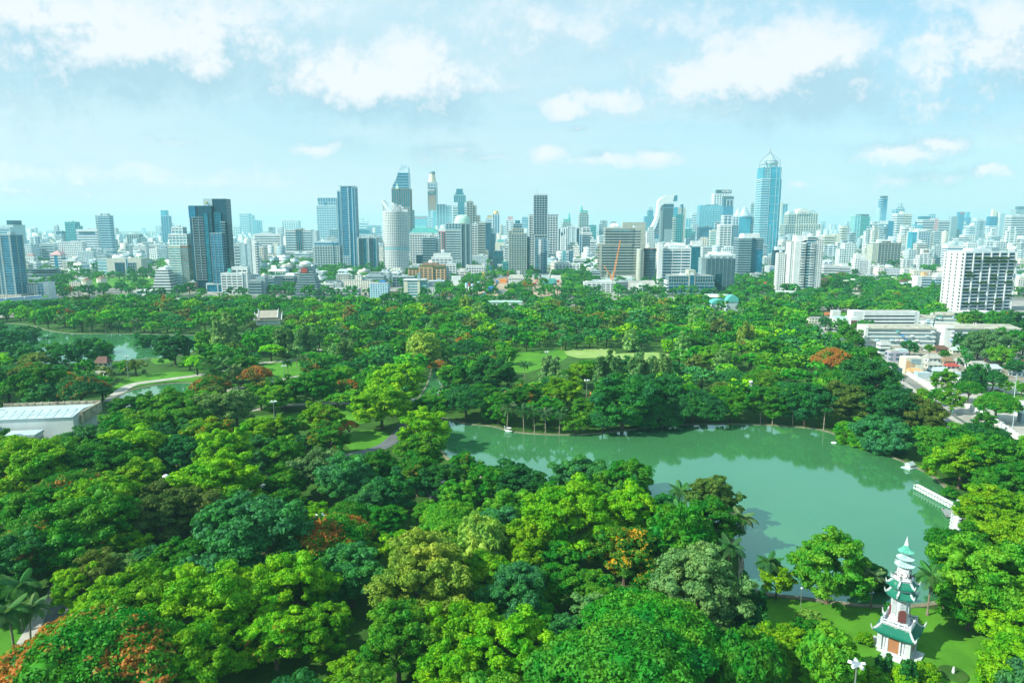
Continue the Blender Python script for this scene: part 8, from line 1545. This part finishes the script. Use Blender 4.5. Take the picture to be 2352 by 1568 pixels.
for (X,Y) in ((1627,850),(1645,880),(1772,900),(1578,900),(1690,905)): tree_at(*zc('z8',X,Y),6,'cypress','dg',hi=True)
# ------------------------------------------------------------------ lawns and trees in the city
def px(reg, P): return [zc(reg, *q) for q in P]
for reg, P in (('z1',[(700,1160),(1300,1120),(1930,1120),(1930,1230),(1500,1260),(800,1270)]),('z2',[(1205,1140),(1480,1140),(1470,1205),(1215,1215)]),('z7',[(0,1365),(380,1360),(380,1395),(0,1395)])): sheet('distant_lawn', P, .055, SANDG if reg == 'z2' else GRASS, reg=reg)
sheet('car_park', [(220,1300),(500,1290),(680,1345),(300,1345)], .06, PAVE, reg='z7')
CT = [('z1',(1850,880),(2125,1060),26),('z1',(640,1080),(1900,1120),26),('z1',(1500,1180),(1920,1290),18),('m',(-40,690),(170,722),40),('m',(170,681),(1120,708),150),('m',(1290,678),(1860,706),100),('m',(1080,705),(1300,714),24),('z1',(640,1190),(880,1330),10),('z2',(1205,1050),(1920,1140),46),('z2',(1215,1180),(1700,1265),34),('z2',(1330,1380),(1640,1440),14),('z2',(2020,1150),(2195,1330),30),('z3',(160,1110),(900,1240),90),('z3',(600,1180),(950,1300),30),('z3',(900,1150),(1150,1260),30),
  ('z4',(430,1140),(680,1230),26),('z4',(150,1260),(460,1350),26),('z4',(750,1080),(960,1130),16),('z4',(1160,1060),(1300,1130),14),('z4',(1440,1080),(1780,1130),26),('z4',(1700,930),(1990,1130),60),('z4',(1570,1120),(1890,1370),60),('z4',(940,1240),(1230,1370),24),('z4',(380,1390),(1600,1440),26),('z4',(660,1200),(760,1300),8),
  ('z6',(575,1300),(950,1440),60),('z6',(430,1400),(640,1520),18),('z6',(600,1470),(720,1540),8),('z6',(1405,1300),(1700,1380),30),('z6',(1180,1440),(1700,1560),50),('z7',(80,950),(520,1080),30),('z7',(440,960),(1090,1080),75),('z7',(600,1090),(1450,1180),70),('z7',(0,1200),(640,1290),60),('z7',(640,1180),(1450,1370),110),('z7',(1290,1090),(1460,1300),24),('z7',(1600,1400),(2352,1420),40),('z7',(1190,830),(1400,890),14),('z7',(640,1140),(1100,1200),30),('z8',(560,310),(700,380),8),('z8',(1150,380),(1290,400),0),('z8',(1900,330),(2161,400),14),('z5',(2110,1340),(2195,1460),10),('z5',(60,1080),(330,1400),50),('z8',(1560,540),(2161,700),12)]
citems = []
for reg, a, b, n in CT:
    for _ in range(n*3):
        if n <= 0: break
        u, v = zc(reg, rs.uniform(a[0], b[0]), rs.uniform(a[1], b[1])); R = rs.uniform(4.5, 9); hc = 2.5+.75*R
        if reg == 'z8': R *= .6; hc *= .6
        p = at(u, v, hc)
        if any((p.x-fx)**2+(p.y-fy)**2 < (fr*.72+R*.3)**2 for fx, fy, fr in FOOT): continue
        if clash(p.x, p.y, R, .68): continue
        put(p.x, p.y, R); citems.append((p.x, p.y, R, hc, rs.choice(['g','dg','g','bg','lg','dg']), .3 if rs.random() < .02 else 0, 'umbrella' if rs.random() < .3 else 'dome')); n -= 1
HOLD = [(700,1160),(1930,1120),(1930,1260),(800,1270)]
for _ in range(1800):      # thin scatter through the city
    d = 1000*(1+6*rs.random()**1.7); x = rs.uniform(-.8, .8)*d
    if any((x-fx)**2+(d-fy)**2 < (fr*.8+5)**2 for fx, fy, fr in FOOT): continue
    R = rs.uniform(5, 9)*(1+d/6000)
    if inpoly(*proj(x, d, 0), PARK) or clash(x, d, R, .8): continue
    put(x, d, R); citems.append((x, d, R, .75*R+2, rs.choice(['dg','g','dg','bg']), 0, 'dome'))
wood('city_trees', citems, 'scattered green trees between the city buildings')
# ------------------------------------------------------------------ the low city between and behind the towers
cb = random.Random(77); CITY = []
SITE = px('z4', [(500,1120),(1700,1110),(1700,1400),(450,1400)]); GOLF = px('z1', [(640,1090),(1930,1080),(1930,1290),(700,1300)])
def blocked(u0, u1, vt, vb):   # keep low buildings from standing in front of nearer, taller ones' faces
    return False
for _ in range(5200):
    t = cb.random(); d = 1120+7600*t**1.55; x = cb.uniform(-.79, .79)*d; u, v = proj(x, d, 0)
    if not (-20 < u < 2372) or inpoly(u, v, SITE) or inpoly(u, v, GOLF) or inpoly(u, v, PARK): continue
    tall = cb.random()
    w = cb.uniform(14, 46); dp = cb.uniform(12, 30); h = cb.uniform(7, 22)
    if d > 1900 and tall > .62: h = cb.uniform(22, 55)
    right = u > 1850
    if d > 2600 and tall > .74 and (u > 880 or tall > .95): h = cb.uniform(50, 100 if right or 1000 < u < 1500 else 75); w = cb.uniform(22, 44)
    if d > 3600 and tall > .90 and (u > 880 or tall > .985): h = cb.uniform(100, 150 if (u > 1000) else 112); w = cb.uniform(26, 44)
    vt = proj(x, d, h)[1]
    if d < 1900:
        wpx = w/2/d*1568+2
        if any(a-wpx*.3 < u < b+wpx*.3 and vbb < v and vt < vbb for a, b, tt, vbb in HANDB): continue
        if 1180 < u < 1860 and d < 1500 or (u > 1860 and d < 1350 and h > 12): continue
    if d < 1400 and u < 420 and v > 600: continue
    rad = max(w, dp)*.62
    if any((x-fx)**2+(d-fy)**2 < (fr+rad)**2 for fx, fy, fr in FOOT): continue
    FOOT.append((x, d, rad)); CITY.append((x, d, w, dp, h, u, vt))
CITY.sort(key=lambda c: -(c[2]*c[4]/c[1]**2)); 
nI = 230
TN = [((.68,.76,.78),'white'),((.66,.67,.58),'cream'),((.50,.60,.64),'pale grey'),((.48,.62,.68),'pale blue-grey'),((.30,.40,.43),'grey'),((.56,.54,.46),'beige'),((.68,.76,.78),'white'),((.26,.40,.46),'slate blue')]
RF = [ROOFG, LGREY, WHITE, ROOFR, matte('dull_green_roof', (.22,.34,.28)), ROOFG, LGREY]
CL = []
def citymb(m, x0, d, w, dp, h, q): 
    m.box(-w/2, w/2, 0, dp, 0, h)
for i, (x, d, w, dp, h, u, vt) in enumerate(CITY[:nI]):
    c, cn = cb.choice(TN); tall = h > 34; fm = fvar(cb.choice([F1, F2, F3, F5] if h < 60 else [F4, F2, F3, F5]), d)
    root = empty('distant_tower' if h > 50 else 'low_building' if h < 24 else 'city_block', (x, d, 0), cb.uniform(-.12, .12))
    o = MB().box(-w/2, w/2, 0, dp, 0, h).build('wall', fm, root); o.color = (*c, 1)
    q = cb.random()
    if h < 20 and q < .4:
        kind = 'gable-roofed'; rf = cb.choice(RF); MB().add([(-w/2-1,-1,h+.1),(w/2+1,-1,h+.1),(w/2+1,dp+1,h+.1),(-w/2-1,dp+1,h+.1),(-w/2+2,dp/2,h+4),(w/2-2,dp/2,h+4)],[(0,1,5,4),(1,2,5),(2,3,4,5),(3,0,4),(0,3,2,1)]).build('roof', rf, root)
    else:
        kind = 'flat-topped' if q < .75 else 'stepped'
        if kind == 'stepped': o = MB().box(-w*.3, w*.35, dp*.15, dp*.85, h, h*1.18+2).build('upper_storeys', fm, root); o.color = (*c, 1)
        MB().box(-w/2-.4, w/2+.4, -.4, dp+.4, h+.02, h+1.1).build('parapet', WHITE if cb.random() < .5 else LGREY, root); a = cb.uniform(-.35, .1); MB().box(w*a, w*(a+.25), dp*.3, dp*.7, h+1.1, h+cb.uniform(3, 6)).build('stair_house', LGREY, root)
    CL.append((root, u, vt, cn+' '+kind, 'tower' if h > 50 else ('low building' if h < 24 else 'block'), d))
BANDS = [(-50,200,'left of the arched-roof tower'),(200,360,'around the round-domed crown tower gap'),(360,560,'near the dark twin tower'),(560,720,'near the pink-roofed block'),(720,880,'near the tall blue condominium'),(880,1040,'near the round white tower'),(1040,1200,'below the golden dome'),(1200,1350,'near the tallest central tower'),(1350,1500,'behind the ribbon-floor office'),(1500,1720,'around the sweeping arch tower'),(1720,1900,'around the pyramid-topped skyscraper'),(1900,2050,'near the black slab skyscraper'),(2050,2200,'below the blue faceted pair'),(2200,2420,'at the right edge behind the gridded tower')]
BANDS[1] = (200,360,'near the angled-crown tower')
gg = {}
for t in CL:
    bnd = next((b for b in BANDS if b[0] <= t[1] < b[1]), BANDS[-1]); dz = 'near' if t[5] < 1800 else ('mid-distance' if t[5] < 3200 else 'far'); gg.setdefault((bnd[2], dz, t[3], t[4]), []).append(t)
for (z, dz, look, kd), L in gg.items():
    L.sort(key=lambda t: t[1])
    for i, t in enumerate(L):
        rk = '' if len(L) == 1 else (', leftmost' if i == 0 else (', rightmost' if i == len(L)-1 else ', '+ORD2[i]+' from left' if i < 16 else ''))
        tag(t[0], dz+' '+look+' '+kd+' '+z+rk, 'building', 'plain buildings of the low city')
# everything farther and smaller: one mass
V_ = []; Fq = []; C_l = []; off = 0
def addbox(x, y, w, dp, h, c, rz):
    global off
    ca, sa = math.cos(rz), math.sin(rz)
    for z in (0, h):
        for lx, ly in ((-w/2,0),(w/2,0),(w/2,dp),(-w/2,dp)): V_.append((x+lx*ca-ly*sa, y+lx*sa+ly*ca, z)); C_l.append((*c, 1))
    Fq.extend([(off,off+1,off+5,off+4),(off+1,off+2,off+6,off+5),(off+2,off+3,off+7,off+6),(off+3,off,off+4,off+7),(off+4,off+5,off+6,off+7)]); off += 8
for (x, d, w, dp, h, u, vt) in CITY[nI:]:
    c, cn = cb.choice(TN); rz = cb.uniform(-.2, .2); addbox(x, d, w, dp, h, c, rz); addbox(x+w*.1, d+dp*.3, w*.3, dp*.3, h+3, (.6,.62,.6), rz)
for _ in range(3800):
    d = 3500+5300*cb.random(); x = cb.uniform(-.8, .8)*d; h = cb.uniform(6, 20) if cb.random() < .9 else cb.uniform(25, 75); addbox(x, d, cb.uniform(15, 60), cb.uniform(12, 30), h, cb.choice(TN)[0], cb.uniform(-.3, .3))
mfc, nt, b = new_mat('distant_city_walls'); at_ = N(nt, 'ShaderNodeAttribute', attribute_name='tone'); s_, z_, up_ = wallcoord(nt)
fz_ = M2(nt, 'FRACT', M2(nt, 'DIVIDE', z_, 9.0)); mz_ = M2(nt, 'MULTIPLY', M2(nt, 'GREATER_THAN', fz_, .5), M2(nt, 'SUBTRACT', 1.0, up_)); nt.links.new(mixc(nt, M2(nt, 'MULTIPLY', mz_, .6), at_.outputs['Color'], (.08,.16,.2)), b.inputs['Base Color']); b.inputs['Roughness'].default_value = .7
tag(link('distant_city', np_mesh('distant_city', np.array(V_), np.array(Fq), np.zeros((0, 3), int), mfc, np.array(C_l))), 'hazy low city spreading to the horizon', 'city', kind='stuff')
print('CITY', len(CITY))
# ------------------------------------------------------------------ labels for the trees: zone, look and rank single each one out
ORD = ['leftmost','second from left','third from left','fourth from left','fifth from left','sixth from left','seventh from left','eighth from left','ninth from left','tenth from left','eleventh from left','twelfth from left','thirteenth from left','fourteenth from left','fifteenth from left','sixteenth from left']
def zone_tree(u, v):
    if v > 1400:
        if u < 400: return "in the bottom-left corner"
        if u < 820: return "on the bottom edge left-of-centre"
        if u < 1260: return "along the bottom edge at centre"
        if u < 1680: return "on the bottom edge right-of-centre"
        return "at bottom right around the pagoda"
    if v > 1210:
        if u < 420: return "in the left foreground wood"
        if u < 850: return "in the left-centre foreground wood"
        if u < 1300: return "in the central foreground wood"
        if u < 1720: return "just left of the lake's foreground end"
        return "on the clock pagoda's lawn"
    if v > 1030:
        if u < 420: return "in the wood below the white hall"
        if u < 800: return "left of the park road bend"
        if u < 1150: return "between the park road and the lake"
        if u < 1720: return "on the near shore of the lake"
        return "on the right bank of the lake"
    if v > 840:
        if u < 420: return "around the small pond and white hall"
        if u < 800: return "beside the left-centre lawn"
        if u < 1100: return "at the lake's far left end"
        if u < 1500: return "on the shore near the orange pavilion"
        if u < 1850: return "on the lake's far shore"
        return "along the park's right road"
    if u < 460: return "around the far left lake"
    if u < 900: return "near the white Thai-roofed pavilion"
    if u < 1300: return "by the far central lawn"
    if u < 1700: return "near the glass dome"
    return "at the far right of the park"
groups = {}
for t in ALLT: groups.setdefault((zone_tree(t[1], t[2]), t[3], t[4], t[5]), []).append(t)
for (z, kw, tone, ext), L in groups.items():
    L.sort(key=lambda t: t[1])
    for i, t in enumerate(L):
        rk = '' if len(L) == 1 else ', '+(ORD[i] if i < 16 and i < len(L)-1 else ('rightmost' if i == len(L)-1 else 'number %d from left' % (i+1)))
        nm = t[0].name.split('.')[0]
        tag(t[0], tone+' '+kw+ext+' '+z+rk, 'palm' if 'palm' in kw else 'tree' if 'shrub' not in kw else 'shrub', {'palm_tree': 'palm trees of the park', 'cypress_tree': 'columnar cypresses', 'garden_shrub': 'garden shrubs'}.get(nm, 'trees of the park'))
        w = t[0]['label'].split()
        if len(w) > 16: t[0]['label'] = ' '.join((tone+' '+{'round-crowned broadleaf tree': 'broadleaf tree', 'wide umbrella-crowned rain tree': 'umbrella rain tree', 'feathery upright casuarina clump': 'casuarina clump', 'drooping willow-like tree': 'drooping tree', 'feather-fronded palm tree': 'palm tree', 'narrow columnar cypress': 'cypress'}.get(kw, kw)+ext.replace(' topped with', ' with').replace(' dotted with', ' with')+' '+z+rk).split())
